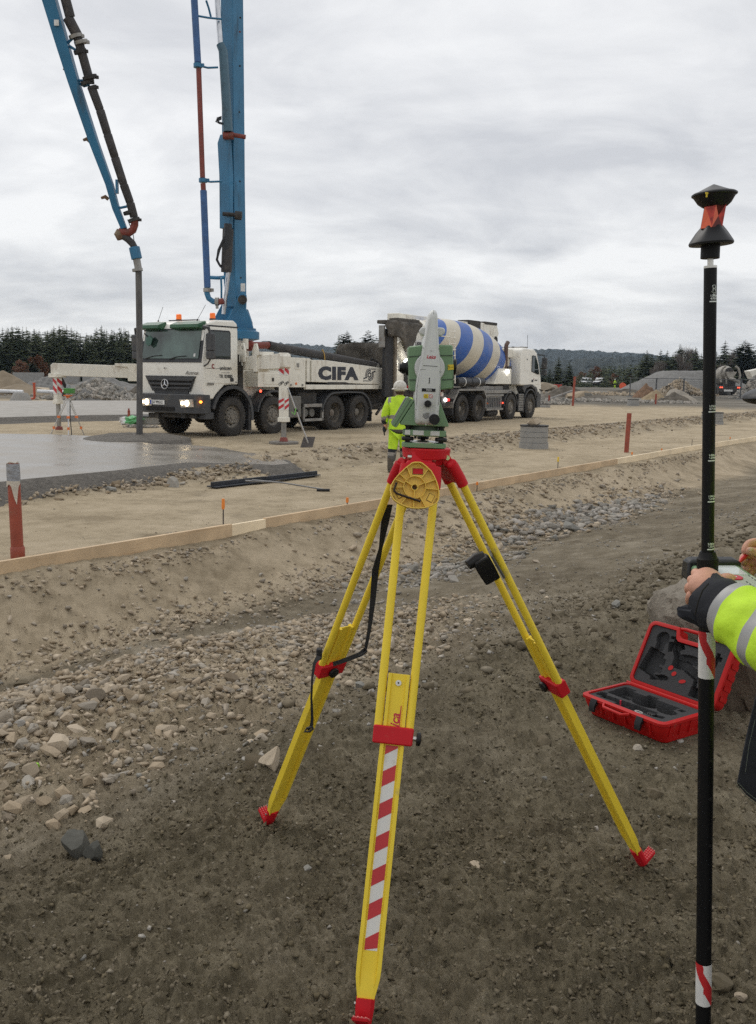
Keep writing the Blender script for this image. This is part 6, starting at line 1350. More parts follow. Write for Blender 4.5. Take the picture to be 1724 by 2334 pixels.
MB().ell((0, .55, 2.95), (.5, .1, .5)).bx(-.7, .7, -.1, .3, 1.15, 1.9).obj('drum_mouth', m_chs, FM)
MB().bx(-1.25, 1.25, 5.4, 7.0, 1.1, 3.0).obj('cab', m_wcl, FM, bevel=.06)
MB().box((-1.35, 5.5, 2.4), (.25, .1, .4)).box((1.35, 5.5, 2.4), (.25, .1, .4)).obj('mirror', m_gry, FM)
# ================= far worker, signs, barrels =================
def far_at(px, Y): p = aty(px, 880, Y); return V((p.x, Y, H(p.x, Y)))
c = far_at(1402, 190); FP = thing('person', 'tiny far off worker in yellow hi-vis right of the white pickups', 'person', c)
def F3(x, z): return (c.x+x, c.y, c.z+z)
skin_body('body', [(F3(0, .95), .13), (F3(0, 1.4), .15), (F3(0, 1.58), .06), (F3(0, 1.72), .1), (F3(-.22, 1.35), .06), (F3(-.28, .9), .05), (F3(.22, 1.35), .06), (F3(.28, .9), .05), (F3(-.1, .5), .08), (F3(-.12, .05), .06), (F3(.1, .5), .08), (F3(.12, .05), .06)], [(0, 1), (1, 2), (2, 3), (1, 4), (4, 5), (1, 6), (6, 7), (0, 8), (8, 9), (0, 10), (10, 11)], M('far hi-vis', (.5, .75, .05), .7), FP, sub=1)
MB().ell(F3(0, 1.8), (.13, .15, .1)).obj('helmet', m_wfl, FP, world=True)
MB().bx(c.x-.24, c.x+.24, c.y-.2, c.y+.2, c.z+.75, c.z+1.0).obj('belt', m_nav, FP, world=True, bevel=.05)
c = far_at(1420, 150); t = thing('warning_sign', 'small orange round warning sign standing beyond the far fence', 'sign', c)
MB().lathe([(0, -.03), (.55, -.03), (.55, .03), (0, .03)], (0, 0, .75), (0, 1, 0), 24).obj('disc', M('orange sign', (.75, .12, .05), .5), t); MB().tube([(0, .06, 0), (0, .06, .6)], .05, 8).obj('post', m_stl, t)
c = far_at(1272, 130); o = MB().bx(-.5, .5, -.4, .4, 0, .9).bx(-.54, .54, -.44, .44, .9, .97).obj('crate', M('red plastic crate', (.5, .06, .03), .5), None, bevel=.03); o.location = c; tag(o, 'small red crate standing right of the mixer cab among pale rubble', 'crate')
c = far_at(1537, 92); o = MB().lathe([(.0, 0), (.28, 0), (.24, .1), (.22, .5), (.26, .9), (.0, .95)], (0, 0, 0), (0, 0, 1), 14).obj('barrel', M('orange sign', (.75, .12, .05), .5), None); o.location = c; tag(o, 'small orange barrel beside pale stones at the foot of the fence', 'barrel')
# ================= mesh fence panels =================
m_fen = M('galvanised fence', (.10, .105, .11), .6, .3)
fp = [(1437, 100), (1560, 96), (1760, 90)]
for i in range(2):
    a = far_at(fp[i][0], fp[i][1]); b = far_at(fp[i+1][0], fp[i+1][1]); n_ = 2 if i == 0 else 3
    for k in range(n_):
        p, q = a.lerp(b, k/n_), a.lerp(b, (k+1)/n_); L_ = (q-p).length
        t = thing('fence_panel', ['wire mesh fence panel at the far end, left of the sand pile', 'wire mesh fence panel before the middle of the gravel pile', 'wire mesh fence panel left of the black pole', 'wire mesh fence panel crossing behind the black pole', 'wire mesh fence panel right of the black pole'][i*2+k], 'fence', p, atan2(q.y-p.y, q.x-p.x), 'wire mesh site fence')
        f_ = MB().tube([(0, 0, -.1), (0, 0, 2.05)], .055, 6).tube([(L_*.97, 0, 0), (L_*.97, 0, 2.0)], .022, 6).tube([(0, 0, 1.98), (L_*.97, 0, 1.98)], .035, 6).tube([(0, 0, .15), (L_*.97, 0, .15)], .025, 6).obj('frame', m_fen, t)
        w_ = MB()
        for j in range(1, 24): w_.add([(L_*j/24-.006, 0, .15), (L_*j/24+.006, 0, .15), (L_*j/24+.006, 0, 1.98), (L_*j/24-.006, 0, 1.98)], [(0, 1, 2, 3)])
        for j in range(1, 8): w_.add([(0, 0, .15+j*.23), (L_*.97, 0, .15+j*.23), (L_*.97, 0, .155+j*.23), (0, 0, .155+j*.23)], [(0, 1, 2, 3)])
        w_.obj('wire_mesh', m_fen, t, smooth=False, kind='stuff'); MB().bx(-.35, .35, -.1, .1, 0, .12).obj('foot_block', m_con, t)
# ================= piles and mounds =================
def mound(name, cx, cy, rx, ry, h, mat, lb, seed=0, noise_=.12, flat=0, cat='pile', peak=(0, 0), n_=46, rot=0.0):
    fs = []; z0 = H(cx, cy); U, W_ = np.meshgrid(np.linspace(-1, 1, n_), np.linspace(-1, 1, n_))
    r_ = np.hypot(U-peak[0]*(1-abs(U)), W_-peak[1]*(1-abs(W_))); f = np.clip(1-r_, 0, 1)
    if flat: f = np.minimum(f, 1-flat)/(1-flat)
    c_, s_ = cos(rot), sin(rot); x, y = cx+(U*rx*c_-W_*ry*s_), cy+(U*rx*s_+W_*ry*c_)
    q = fbm(x, y, 5/max(rx, ry), 5, .58, seed=seed); z = h*f**.92+q*h*noise_*np.minimum(1, f*3)*2-.12*(r_ > .98)-.05
    vs = np.stack([x-cx, y-cy, z], -1).reshape(-1, 3).tolist()
    for j in range(n_-1):
        for i in range(n_-1): a = j*n_+i; fs.append((a, a+1, a+n_+1, a+n_))
    o = MB().add(vs, fs).obj(name, mat, None, ang=80); o.location = (cx, cy, z0); tag(o, lb, cat); return o
m_snd = M('brown sand', (.215, .17, .115), .95, var=.12, scale=1.5, bump=.5, bscale=12)
m_gpl = M('grey gravel pile', (.20, .195, .185), .95, var=.18, scale=3, bump=1, bscale=25)
m_drt = M('dark spoil', (.105, .09, .07), .95, var=.35, scale=1.2, bump=1, bscale=6)
m_rst = M('rusty earth', (.19, .115, .07), .95, var=.25, scale=2, bump=1, bscale=8)
m_yel = M('yellow sand', (.30, .23, .14), .95, var=.15, scale=2, bump=.6, bscale=10)
def mpx(name, px, Y, wpx, ytop, mat, lb, ryf=.8, **k):
    c = far_at(px, Y); rx = wpx/2/FPX*Y; h = aty(px, ytop, Y).z-c.z; return mound(name, c.x, Y, rx, rx*ryf, h, mat, lb, **k)
mpx('sand_pile', 8, 76, 175, 841, m_snd, 'smooth brown sand pile by the forest, running off the frame', seed=1, noise_=.03)
mpx('spoil_mound', 45, 68, 190, 872, m_snd, 'low brown mound in front of the smooth sand pile', seed=2, noise_=.05)
mpx('spoil_heap', 110, 80, 150, 853, m_gpl, 'long low grey gravel heap right of the sand pile', seed=3)
mpx('spoil_heap', 235, 74, 250, 856, m_gpl, 'wide grey brown heap behind the outrigger beam', seed=4)
mpx('spoil_heap', 330, 66, 120, 870, m_drt, 'dark earth heap partly hidden by the hanging hose', seed=5)
r1 = mpx('rubble_pile', 225, 58, 190, 862, m_gpl, 'pile of broken grey stones behind the laser level', seed=6, noise_=.2)
mpx('gravel_pile', 1570, 128, 330, 846, m_gpl, 'largest grey gravel pile, behind the black pole, with a flat top', seed=7, flat=.42, noise_=.05, n_=60)
mpx('rubble_pile', 1550, 112, 90, 868, M('pale rubble', (.28, .25, .22), .95, var=.35, scale=1.5, bump=1, bscale=5), 'pale broken rubble slumped at the front of the big gravel pile', seed=8, noise_=.3)
mpx('dirt_pile', 1474, 98, 64, 872, m_rst, 'rust brown pointed dirt pile at the left end of the gravel pile', seed=9, noise_=.08)
mpx('sand_pile', 1492, 80, 66, 885, m_yel, 'small yellow sand pile before the rust brown one', seed=10, noise_=.06, peak=(.15, 0))
mpx('spoil_mound', 1360, 82, 120, 898, m_drt, 'low dark earth mound in front of the pickups', seed=11)
mpx('spoil_mound', 1290, 95, 110, 876, m_drt, 'dark spoil mound between the mixer cab and the pickups', seed=12)
mpx('spoil_mound', 1430, 120, 120, 884, m_drt, 'flat dark spoil ridge below the far worker', seed=13, ryf=.4)
mpx('spoil_mound', 1540, 78, 90, 894, m_drt, 'low spoil mound right of the yellow sand pile', seed=14)
r2 = mpx('rubble_pile', 1735, 100, 120, 846, m_gpl, 'grey stone pile at the edge of the frame, right of the far mixer', seed=15, noise_=.15)
mpx('spoil_mound', 985+0, 90, 200, 872, m_drt, 'dark spoil ridge seen under the mixer truck', seed=16, ryf=.4)
def far_rubble(name, cx, Y, wpx, yy, n_, lo, hi_, mat, top=None):
    P_ = []; rx = wpx/2/FPX*Y; x0 = aty(cx, 870, Y).x
    for _ in range(n_):
        y_ = Y+random.uniform(-1, 1)*rx*.7; P_.append((aty(cx+random.gauss(0, 1)*wpx/4, 870, y_).x, y_))
    P_ = np.array(P_); z = hgt(P_[:, 0], P_[:, 1])
    if top: z = z+np.maximum(0, (aty(cx, top, Y).z-H(x0, Y))*np.clip(1-np.hypot((P_[:, 0]-x0)/rx, (P_[:, 1]-Y)/(rx*.8)), 0, 1)*.95)
    xs = np.column_stack([P_, z])
    scatter_mesh(name, xs, lo+(hi_-lo)*rng.random(n_)**2.5, RV1, mat, .3, flat=False)
far_rubble('broken_stone', 225, 58, 190, 0, 2600, .06, .30, SM_GREY, 862)
far_rubble('broken_stone', 1550, 111, 110, 0, 1500, .08, .42, SM_TAN, 864)
far_rubble('broken_stone', 1735, 100, 120, 0, 2200, .08, .34, SM_GREY, 846)
far_rubble('scattered_rubble', 1500, 72, 180, 0, 900, .06, .26, SM_GREY)
far_rubble('scattered_rubble', 1330, 75, 260, 0, 700, .06, .28, SM_GREY)
far_rubble('scattered_rubble', 1440, 110, 300, 0, 600, .08, .42, SM_TAN)
far_rubble('scattered_rubble', 200, 70, 500, 0, 900, .06, .25, SM_GREY)
far_rubble('scattered_rubble', 320, 29, 60, 0, 500, .03, .10, SM_GREY)
far_rubble('scattered_rubble', 1262, 62, 60, 0, 400, .06, .3, SM_GREY)
for px, Y, q, lb, mt_ in [(1317, 84, 1.1, 'pale grey boulder leaning beside the thin red pipe', SM_TAN), (1333, 84, .9, 'dark boulder right of the pale one by the thin red pipe', SM_GREY), (1545, 80, .9, 'pale boulder beside the orange barrel', SM_TAN), (1575, 78, .7, 'pale stone at the foot of the last fence post before the pole', SM_TAN), (1245, 130, 2.0, 'large pale boulder at the edge of the mixer cab', SM_TAN), (85, 72, .9, 'brown boulder beside the bright red bent pipe', SM_TAN)]:
    c = far_at(px, Y); o = place_stone(c, q, mt_, 3, None, 'boulder', .25); tag(o, lb, 'boulder')
# concrete barriers and white sheeting on the left
for i, (x0, x1) in enumerate(((32, 100), (115, 182), (190, 262))):
    a, b = far_at(x0, 110), far_at(x1, 110); o = MB().xz([(0, -.2), ((b-a).x, -.2), ((b-a).x, 1.0), (0, 1.0)], -.3, .3).obj('concrete_barrier', m_con, None, bevel=.04); o.location = (a.x, 110, .55); o.rotation_euler = (0, radians(.6*(i-1)), 0)
    tag(o, ['concrete barrier nearest the sand pile, below the forest', 'concrete barrier in the middle of the row below the forest', 'concrete barrier behind the outrigger beam'][i], 'barrier', 'pale concrete barriers below the forest')
m_sht = M('white plastic pipe', (.74, .75, .76), .35)
for x0, x1, lb in ((-60, 52, 'white plastic pipe lying left of the brown boulder'), (85, 150, 'white plastic pipe lying behind the outrigger leg')):
    a, b = far_at(x0, 66), far_at(x1, 66); o = MB().tube([a+V((0, 0, .32)), b+V((0, 0, .26))], .13, 14, cap=True).obj('plastic_pipe', m_sht, None); tag(o, lb, 'pipe', 'white plastic pipes')
o = MB().bx(-1.6, 1.6, -.03, .1, 0, .1).obj('loose_plank', m_stl, None); o.location = far_at(1268, 74)+V((0, 0, .25)); o.rotation_euler = (0, radians(-18), .3); tag(o, 'grey plank lying tilted in the spoil right of the mixer cab', 'plank')
c = far_at(1718, 108); t = thing('excavator_bucket', 'pale machine bucket raised over the stone pile at the frame edge', 'bucket', c)
MB().prism([(-.9, 2.9), (.8, 3.3), (1.2, 2.6), (.6, 2.0), (-.4, 2.0)], (0, 0, 0), (1, 0, 0), (0, 0, 1), (0, 1, 0), -.8, .8).obj('bucket_shell', m_wht, t, bevel=.05); MB().tube([(.5, 0, 3.1), (3.5, 0, 4.2)], .25, 8).obj('arm', m_wht, t)
# ================= survey tripod =================
m_tye = M('tripod yellow', (.86, .64, .05), .5, spec=.3, var=.05, dirt=(.42, .34, .16), damt=.22, dscale=11)
m_tyr_ = M('tripod red', (.55, .012, .02), .5, spec=.25, var=.08, dirt=(.35, .12, .09), damt=.15, dscale=12)
m_tpw = M('tape white', (.72, .71, .68), .4, var=.05, dirt=(.4, .36, .3), damt=.2, dscale=14)
m_tpr = M('tape red', (.52, .025, .03), .4)
m_knb = M('knob black', (.010, .010, .011), .45, spec=.35)
m_mtl = M('machined metal', (.55, .54, .50), .3, .9)
m_lei = M('red print', (.55, .02, .05), .5)
TC = V((.137, 2.70, 1.45)); TR = thing('survey_tripod', 'yellow survey tripod with red clamps and striped front leg, under the total station', 'tripod', (TC.x, TC.y, 0))
TILT = radians(1.6); RT_ = Matrix.Rotation(TILT, 3, 'Y')
def hd(x, y, z): return TC + RT_ @ V((x, y, z))
def hprism(pts, z0, z1):
    return [hd(x, y, z0) for x, y in pts], [hd(x, y, z1) for x, y in pts]
def rtri(r, rc=.035, n=5, rot=-90):           # rounded triangle, one corner towards each leg
    o = []
    for k in range(3):
        a = radians(rot+120*k); c = V((cos(a)*(r-rc), sin(a)*(r-rc)))
        for j in range(n+1):
            b_ = a+radians(-60+120*j/n); o.append((c.x+cos(b_)*rc, c.y+sin(b_)*rc))
    return o
MB().loft([[hd(x, y, -.030) for x, y in rtri(.070, .05)], [hd(x, y, .0) for x, y in rtri(.074, .05)]]).obj('head_plate', m_tyr_, TR, bevel=.003, world=True)
MB().loft([[hd(x, y, -.050) for x, y in rtri(.05)], [hd(x, y, -.030) for x, y in rtri(.062)]]).obj('head_block', m_tyr_, TR, bevel=.003, world=True)
MB().tube([hd(0, 0, -.13), hd(0, 0, -.03)], .018, 14).tube([hd(0, 0, -.12), hd(0, 0, -.08)], .028, 14).obj('fixing_screw', m_knb, TR, world=True)
feet = {'left': V((-.394, 3.279, 0)), 'right': V((.929, 3.016, 0)), 'front': V((-.0212, 2.1496, 0))}
LEG = {}
for nm, F_ in feet.items():
    d = V((F_.x-TC.x, F_.y-TC.y, 0)).normalized(); Hh = V((TC.x, TC.y, 1.408))+d*.062; F_ = V((F_.x, F_.y, H(F_.x, F_.y)+.0))
    F_.z = max(F_.z, -.03)
    a = (F_-Hh).normalized(); l_ = V((-d.y, d.x, 0)); 
    if nm == 'front': l_ = V((1, 0, 0))*(1 if l_.x > 0 else -1); l_ = (l_-a*l_.dot(a)).normalized()
    o_ = l_.cross(a).normalized(); o_ = o_ if o_.dot(d) > 0 else -o_; L_ = (F_-Hh).length
    if l_.x < 0: l_ = -l_
    LEG[nm] = (Hh, a, l_, o_, L_)
    def Q(f, l=0.0, o=0.0, Hh=Hh, a=a, l_=l_, o_=o_, L_=L_): return Hh + a*(L_*f) + l_*l + o_*o
    # hinge: block, socket pair and yoke
    MB().loft([[Q(-.022, -.028, -.022), Q(-.022, .028, -.022), Q(-.022, .028, .008), Q(-.022, -.028, .008)], [Q(.008, -.030, -.016), Q(.008, .030, -.016), Q(.008, .030, .012), Q(.008, -.030, .012)]]).obj('hinge_block', m_tyr_, TR, bevel=.002, world=True)
    yo = MB().loft([[Q(-.004, -.042, -.018), Q(-.004, .042, -.018), Q(-.004, .042, .018), Q(-.004, -.042, .018)], [Q(.040, -.050, -.015), Q(.040, .050, -.015), Q(.040, .050, .015), Q(.040, -.050, .015)]]).obj('leg_yoke', m_tyr_, TR, bevel=.010, seg=3, world=True)
    MB().tube([Q(-.012, -.040, -.004), Q(-.012, .040, -.004)], .007, 12).obj('hinge_pin', m_mtl, yo, world=True)
    for s_ in (-1, 1): MB().tube([Q(.004, s_*.042, 0), Q(.03, s_*.045, 0), Q(.046, s_*.045, 0)], [.0155, .0165, .0160], 16).obj('socket', m_tyr_, yo, world=True)
    # upper tubes with the lower rail between them
    sp0, sp1 = .042, .041
    rail = [(-.032, -.012), (-.022, -.012), (-.019, -.003), (.019, -.003), (.022, -.012), (.032, -.012), (.032, .012), (.022, .012), (.019, .003), (-.019, .003), (-.022, .012), (-.032, .012)]
    rail_n = [(x*.72, y*.9) for x, y in rail]
    secs = [[Q(f, x*s_, y*1.0) for x, y in rail] for f, s_ in ((.508, 1), (.90, 1), (.915, .97))] + [[Q(f, x*s_, (y*.8 if abs(y) > .01 else (-.010 if y < 0 else .010))) for x, y in rail] for f, s_ in ((.93, .85), (.955, .62))]
    lr = MB().loft(secs).obj('leg', m_tye, TR, bevel=.0012, world=True)
    for s_ in (-1, 1):
        MB().tube([Q(.030, s_*.0455, 0), Q(.3, s_*.0435, 0), Q(.515, s_*.0415, 0)], .0115, 18).obj('leg_tube', m_tye, lr, world=True)
    ur = [(-.029, -.010), (-.020, -.010), (-.0175, -.002), (.0175, -.002), (.020, -.010), (.029, -.010), (.029, .010), (.020, .010), (.0175, .002), (-.0175, .002), (-.020, .010), (-.029, .010)]
    MB().loft([[Q(.398, x, y) for x, y in ur], [Q(.512, x, y) for x, y in ur]]).obj('slide_rail', m_tye, lr, bevel=.001, world=True)
    MB().tube([Q(.4145, 0, .001), Q(.4145, 0, .006)], .0078, 20).tube([Q(.4145, 0, .006), Q(.4145, 0, .009)], .0052, 6).obj('bolt', m_mtl, lr, world=True)
    MB().tube([Q(.4145, 0, .0085), Q(.4145, 0, .0095)], .0028, 6).obj('bolt_socket', m_knb, lr, world=True)
    cw, ch_ = .054, .019
    MB().loft([[Q(.492, -cw, -ch_), Q(.492, cw, -ch_), Q(.492, cw, ch_), Q(.492, -cw, ch_)], [Q(.524, -cw+.001, -ch_), Q(.524, cw-.001, -ch_), Q(.524, cw-.001, ch_), Q(.524, -cw+.001, ch_)]]).obj('clamp', m_tyr_, lr, bevel=.005, seg=3, world=True)
    ks = 1 if nm == 'front' else -1
    if nm == 'front':
        kn = MB().tube([Q(.510, .053, 0), Q(.510, .064, 0)], .006, 12).obj('clamp_screw', m_mtl, lr, world=True); MB().lathe([(0, 0), (.0165, .001), (.0185, .005), (.0175, .011), (.010, .014), (0, .0145)], Q(.510, .062, 0), l_, 24).obj('clamp_knob', m_knb, lr, world=True)
    else: MB().lathe([(0, 0), (.0165, .001), (.0185, .005), (.0175, .011), (.010, .014), (0, .0145)], Q(.510, 0 if nm == 'left' else -.030, -.020), -o_, 24).obj('clamp_knob', m_knb, lr, world=True)
    # red shoe with the step plate
    shoe = [(-.6, -.8), (0, -1), (.6, -.8), (1, -.2), (1, .4), (.6, .95), (0, 1.05), (-.6, .95), (-1, .4), (-1, -.2)]
    MB().loft([[Q(.948, x*.0235, y*.0165) for x, y in shoe], [Q(.962, x*.024, y*.017) for x, y in shoe], [Q(.985, x*.021, y*.015) for x, y in shoe], [Q(1.0, x*.017, y*.013) for x, y in shoe], [Q(1.006, x*.010, y*.008) for x, y in shoe]]).obj('foot', m_tyr_, lr, bevel=.0, world=True)
    up_ = V((0, 0, 1)); s0 = Q(.982, 0, .010); 
    st_ = MB().loft([[s0+l_*(-.018)+up_*.0, s0+l_*.018+up_*.0, s0+l_*.018+up_*-.016, s0-l_*.018+up_*-.016], [s0+d*.034-l_*.020+up_*.030, s0+d*.034+l_*.020+up_*.030, s0+d*.036+l_*.020+up_*.022, s0+d*.036-l_*.020+up_*.022]]).obj('foot_step', m_tyr_, lr, bevel=.002, world=True)
    gb = MB()
    for k in range(7):
        f0 = k/6
        for j in range(4): gb.box(s0+d*(.034*f0)+l_*(-.015+.010*j)+up_*(.030*f0+.0018), (.0034, .0034, .003), Matrix.Rotation(.7, 3, 'Z'))
    gb.obj('step_studs', M('step studs', (.62, .16, .16), .5), lr, world=True, kind='stuff')
    MB().tube([Q(.958, -.024, .004), Q(.958, -.028, .004)], .0035, 8).obj('shoe_bolt', m_mtl, lr, world=True)
    if nm == 'front':
        tw = .0165; f0, f1 = .526, .872
        MB().prism([(-tw, f0*L_), (tw, f0*L_), (tw, f1*L_), (-tw, f1*L_)], Hh, l_, a, o_, .0032, .0040).obj('warning_tape', m_tpw, lr, world=True, smooth=False)
        per = (f1-f0)*L_/6.15; sl = .020
        for k in range(7):
            z0 = f0*L_+per*(k-.42); raw = [(-tw, z0+sl), (tw, z0), (tw, z0+per*.48), (-tw, z0+per*.48+sl)]
            raw = [(x, min(f1*L_, max(f0*L_, z))) for x, z in raw]
            if raw[3][1]-raw[0][1] < .002 and raw[2][1]-raw[1][1] < .002: continue
            MB().prism(raw, Hh, l_, a, o_, .0040, .0046).obj('red_stripe', m_tpr, lr, world=True, smooth=False)
        text('Leica', .033, m_lei, lr, wm(lr).inverted() @ fr_m(Q(.492, .002, .0026), -a, l_*-1), bold=.0006, shear=.25, ext=.0003, align='CENTER')
        MB().prism([(-.002, -.045), (.0005, -.045), (.0005, .045), (-.002, .045)], Q(.485, .0145, .0026), l_, -a, o_, 0, .0004).obj('underline', m_lei, lr, world=True, smooth=False)
# carrying strap on the left leg
m_web = M('black webbing', (.014, .014, .015), .8, bump=.3, bscale=300)
def ribbon(pts, w, wd, mat, name, parent, th=.0022):
    pts = [V(p) for p in pts]; secs = []
    for i, p in enumerate(pts):
        t = (pts[min(i+1, len(pts)-1)]-pts[max(i-1, 0)]).normalized(); W_ = V(wd[i] if isinstance(wd, list) else wd); W_ = (W_-t*W_.dot(t)).normalized(); n_ = t.cross(W_)
        ww = w[i] if isinstance(w, list) else w; secs.append([p-W_*ww/2-n_*th/2, p+W_*ww/2-n_*th/2, p+W_*ww/2+n_*th/2, p-W_*ww/2+n_*th/2])
    return MB().loft(secs).obj(name, mat, parent, world=True)
def TP_(x, y, Y): return aty(x, y, Y)
sp_ = ribbon([TP_(886, 1150, 2.80), TP_(878, 1190, 2.82), TP_(868, 1250, 2.86), TP_(856, 1300, 2.88), TP_(850, 1370, 2.88), TP_(843, 1430, 2.87), TP_(834, 1478, 2.86), TP_(830, 1486, 2.86)], [.026, .025, .012, .022, .018, .012, .010, .010], (1, .3, 0), m_web, 'carrying_strap', TR)
ribbon([TP_(832, 1482, 2.86), TP_(820, 1492, 2.87), TP_(800, 1500, 2.90), TP_(778, 1508, 2.93), TP_(760, 1514, 2.96)], .015, (.2, 0, 1), m_web, 'strap_tail', sp_)
MB().tube([TP_(832, 1476, 2.855), TP_(836, 1484, 2.855), TP_(826, 1492, 2.855), TP_(818, 1496, 2.86)], .004, 6).obj('buckle', m_knb, sp_, world=True)
ribbon([TP_(728, 1496, 2.90), TP_(717, 1512, 2.88), TP_(712, 1545, 2.86), TP_(710, 1590, 2.86), TP_(712, 1640, 2.87), TP_(710, 1655, 2.87), TP_(702, 1664, 2.87)], [.018, .010, .007, .007, .009, .012, .008], (1, 0, .2), m_web, 'strap_end', sp_)
MB().tube([TP_(714, 1657, 2.86), TP_(700, 1660, 2.86), TP_(694, 1668, 2.86), TP_(706, 1668, 2.86), TP_(715, 1660, 2.86)], .0035, 6).obj('strap_hook', m_knb, sp_, world=True)
MB().box(TP_(728, 1490, 2.93), (.018, .03, .035)).obj('strap_anchor', m_web, sp_, bevel=.004, world=True)
# black height measure clipped on the right leg
Hh, a, l_, o_, L_ = LEG['right']
c0, c1 = TP_(1085, 1268, 2.70), TP_(1122, 1320, 2.72)
t = thing('measuring_holder', 'black plastic height measure holder clipped to the right tripod leg', 'holder', (c1.x, c1.y, c1.z))
ax = (TP_(1130, 1330, 2.76)-TP_(1090, 1262, 2.72)).normalized(); sx_ = V((1, .15, 0)); sx_ = (sx_-ax*sx_.dot(ax)).normalized(); dy_ = ax.cross(sx_)
def K(u, s_, d_): return TP_(1108, 1296, 2.73)+ax*u+sx_*s_+dy_*d_
MB().loft([[K(u, -w_, -d_), K(u, w_, -d_), K(u, w_, d_), K(u, -w_, d_)] for u, w_, d_ in ((-.042, .020, .014), (-.030, .026, .018), (.010, .026, .018), (.042, .024, .016), (.047, .020, .012))]).obj('holder_body', m_knb, t, bevel=.004, world=True)
MB().tube([K(-.038, -.042, -.004), K(-.036, -.012, -.012), K(-.030, .014, -.012)], [.015, .020, .019], 14).obj('holder_nose', m_knb, t, bevel=.002, world=True)
MB().loft([[K(u, .030, -.02), K(u, .037, -.02), K(u, .037, .02), K(u, .030, .02)] for u in (-.040, .050)]).obj('clip_plate', M('grey clip', (.10, .10, .095), .5), t, bevel=.002, world=True)
MB().loft([[K(-.028, -.020, -.0195), K(-.028, .018, -.0195), K(-.028, .018, -.0185), K(-.028, -.020, -.0185)], [K(.028, -.012, -.0195), K(.028, .016, -.0195), K(.028, .016, -.0185), K(.028, -.012, -.0185)]]).obj('sticker', M('dull black label', (.035, .035, .04), .25), t, world=True)

# ================= yellow head cover hanging on the front leg, with the key in it =================
m_cov = M('cover yellow', (.80, .54, .085), .45, var=.06, dirt=(.4, .27, .08), damt=.15, dscale=10)
co = aty(946, 1110, 2.505); CT = thing('head_cover', 'yellow plastic tripod head cover hanging on the front leg, ribbed side out', 'cover', co, rot=(radians(-14), radians(1.5), radians(3)))
sc_ = .000244; pc = (905, 535)
ol = [(632, 560), (640, 520), (675, 455), (720, 400), (795, 322), (870, 262), (900, 253), (955, 252), (985, 262), (1040, 305), (1085, 345), (1125, 410), (1152, 470), (1172, 530), (1182, 600), (1178, 660), (1160, 700), (1100, 738), (1040, 760), (960, 772), (890, 772), (830, 762), (770, 742), (710, 712), (670, 680), (640, 630)]
ol = [((x-pc[0])*sc_, (pc[1]-y)*sc_) for x, y in ol][::-1]
inn = [(x*.955, z*.955) for x, z in ol]
MB().xz(inn, .015, .0175).obj('cover_plate', m_cov, CT, bevel=.0)
vs = [(x, -.001, z) for x, z in ol]+[(x, .0175, z) for x, z in ol]+[(x, -.001, z) for x, z in inn]+[(x, .0175, z) for x, z in inn]; n_ = len(ol)
fs = []
for k in range(n_):
    j = (k+1) % n_; fs += [(k, j, n_+j, n_+k), (2*n_+k, 2*n_+j, 3*n_+j, 3*n_+k), (k, j, 2*n_+j, 2*n_+k), (n_+k, n_+j, 3*n_+j, 3*n_+k)]
MB().add(vs, fs).obj('rim', m_cov, CT, bevel=.0006)
ring_ = lambda r, w: [(r-w, .001), (r+w, .001), (r+w, .016), (r-w, .016), (r-w, .001)]
MB().lathe([(a_, b_) for a_, b_ in ring_(.0300, .0007)], (0, 0, 0), (0, 1, 0), 48).obj('ring_rib', m_cov, CT)
MB().lathe([(a_, b_) for a_, b_ in ring_(.0085, .0010)], (0, 0, 0), (0, 1, 0), 30).obj('hub_rib', m_cov, CT)
MB().tube([(0, .0140, 0), (0, .0150, 0)], .0062, 20).obj('hub_hole', M('hole brown', (.09, .05, .02), .7), CT)
def ray_hit(an, r0_=0):
    d = V((cos(an), sin(an))); best = .07
    for k in range(n_):
        p, q = V(inn[k]), V(inn[(k+1) % n_]); e_ = q-p; den = d.x*e_.y-d.y*e_.x
        if abs(den) < 1e-9: continue
        t_ = (p.x*e_.y-p.y*e_.x)/den; u_ = (p.x*d.y-p.y*d.x)/den
        if t_ > 0 and 0 <= u_ <= 1: best = t_
    return best
for dg_ in (22, 55, 112, 140, 160, 182, 232, 268, 300, 356):
    an = radians(dg_); d = V((cos(an), 0, sin(an))); r1_ = ray_hit(an); MB().box(d*((.0300+r1_)/2)+V((0, .0085, 0)), (r1_-.0300, .015, .0018), Matrix.Rotation(-an, 3, 'Y')).obj('rib', m_cov, CT)
for dg_ in (26, 148, 267):
    an = radians(dg_); d = V((cos(an), 0, sin(an))); MB().box(d*.019+V((0, .0085, 0)), (.0205, .015, .0018), Matrix.Rotation(-an, 3, 'Y')).obj('spoke', m_cov, CT)
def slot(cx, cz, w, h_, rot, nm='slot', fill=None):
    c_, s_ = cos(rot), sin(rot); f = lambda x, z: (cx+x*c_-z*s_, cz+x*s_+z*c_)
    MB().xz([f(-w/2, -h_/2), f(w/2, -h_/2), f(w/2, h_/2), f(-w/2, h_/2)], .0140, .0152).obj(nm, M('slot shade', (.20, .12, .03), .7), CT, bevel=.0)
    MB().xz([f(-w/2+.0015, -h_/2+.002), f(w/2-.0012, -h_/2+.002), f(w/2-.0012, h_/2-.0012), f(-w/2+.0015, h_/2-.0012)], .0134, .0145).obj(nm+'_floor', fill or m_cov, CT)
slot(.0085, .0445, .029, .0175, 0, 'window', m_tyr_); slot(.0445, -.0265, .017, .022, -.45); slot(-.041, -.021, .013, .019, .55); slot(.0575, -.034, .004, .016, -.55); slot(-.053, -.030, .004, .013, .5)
MB().tube([(.001, .006, .0570), (.004, .006, .0605), (.0085, .006, .062), (.013, .006, .0605), (.016, .006, .0570)], .0010, 6).obj('embossed_arc', m_cov, CT)
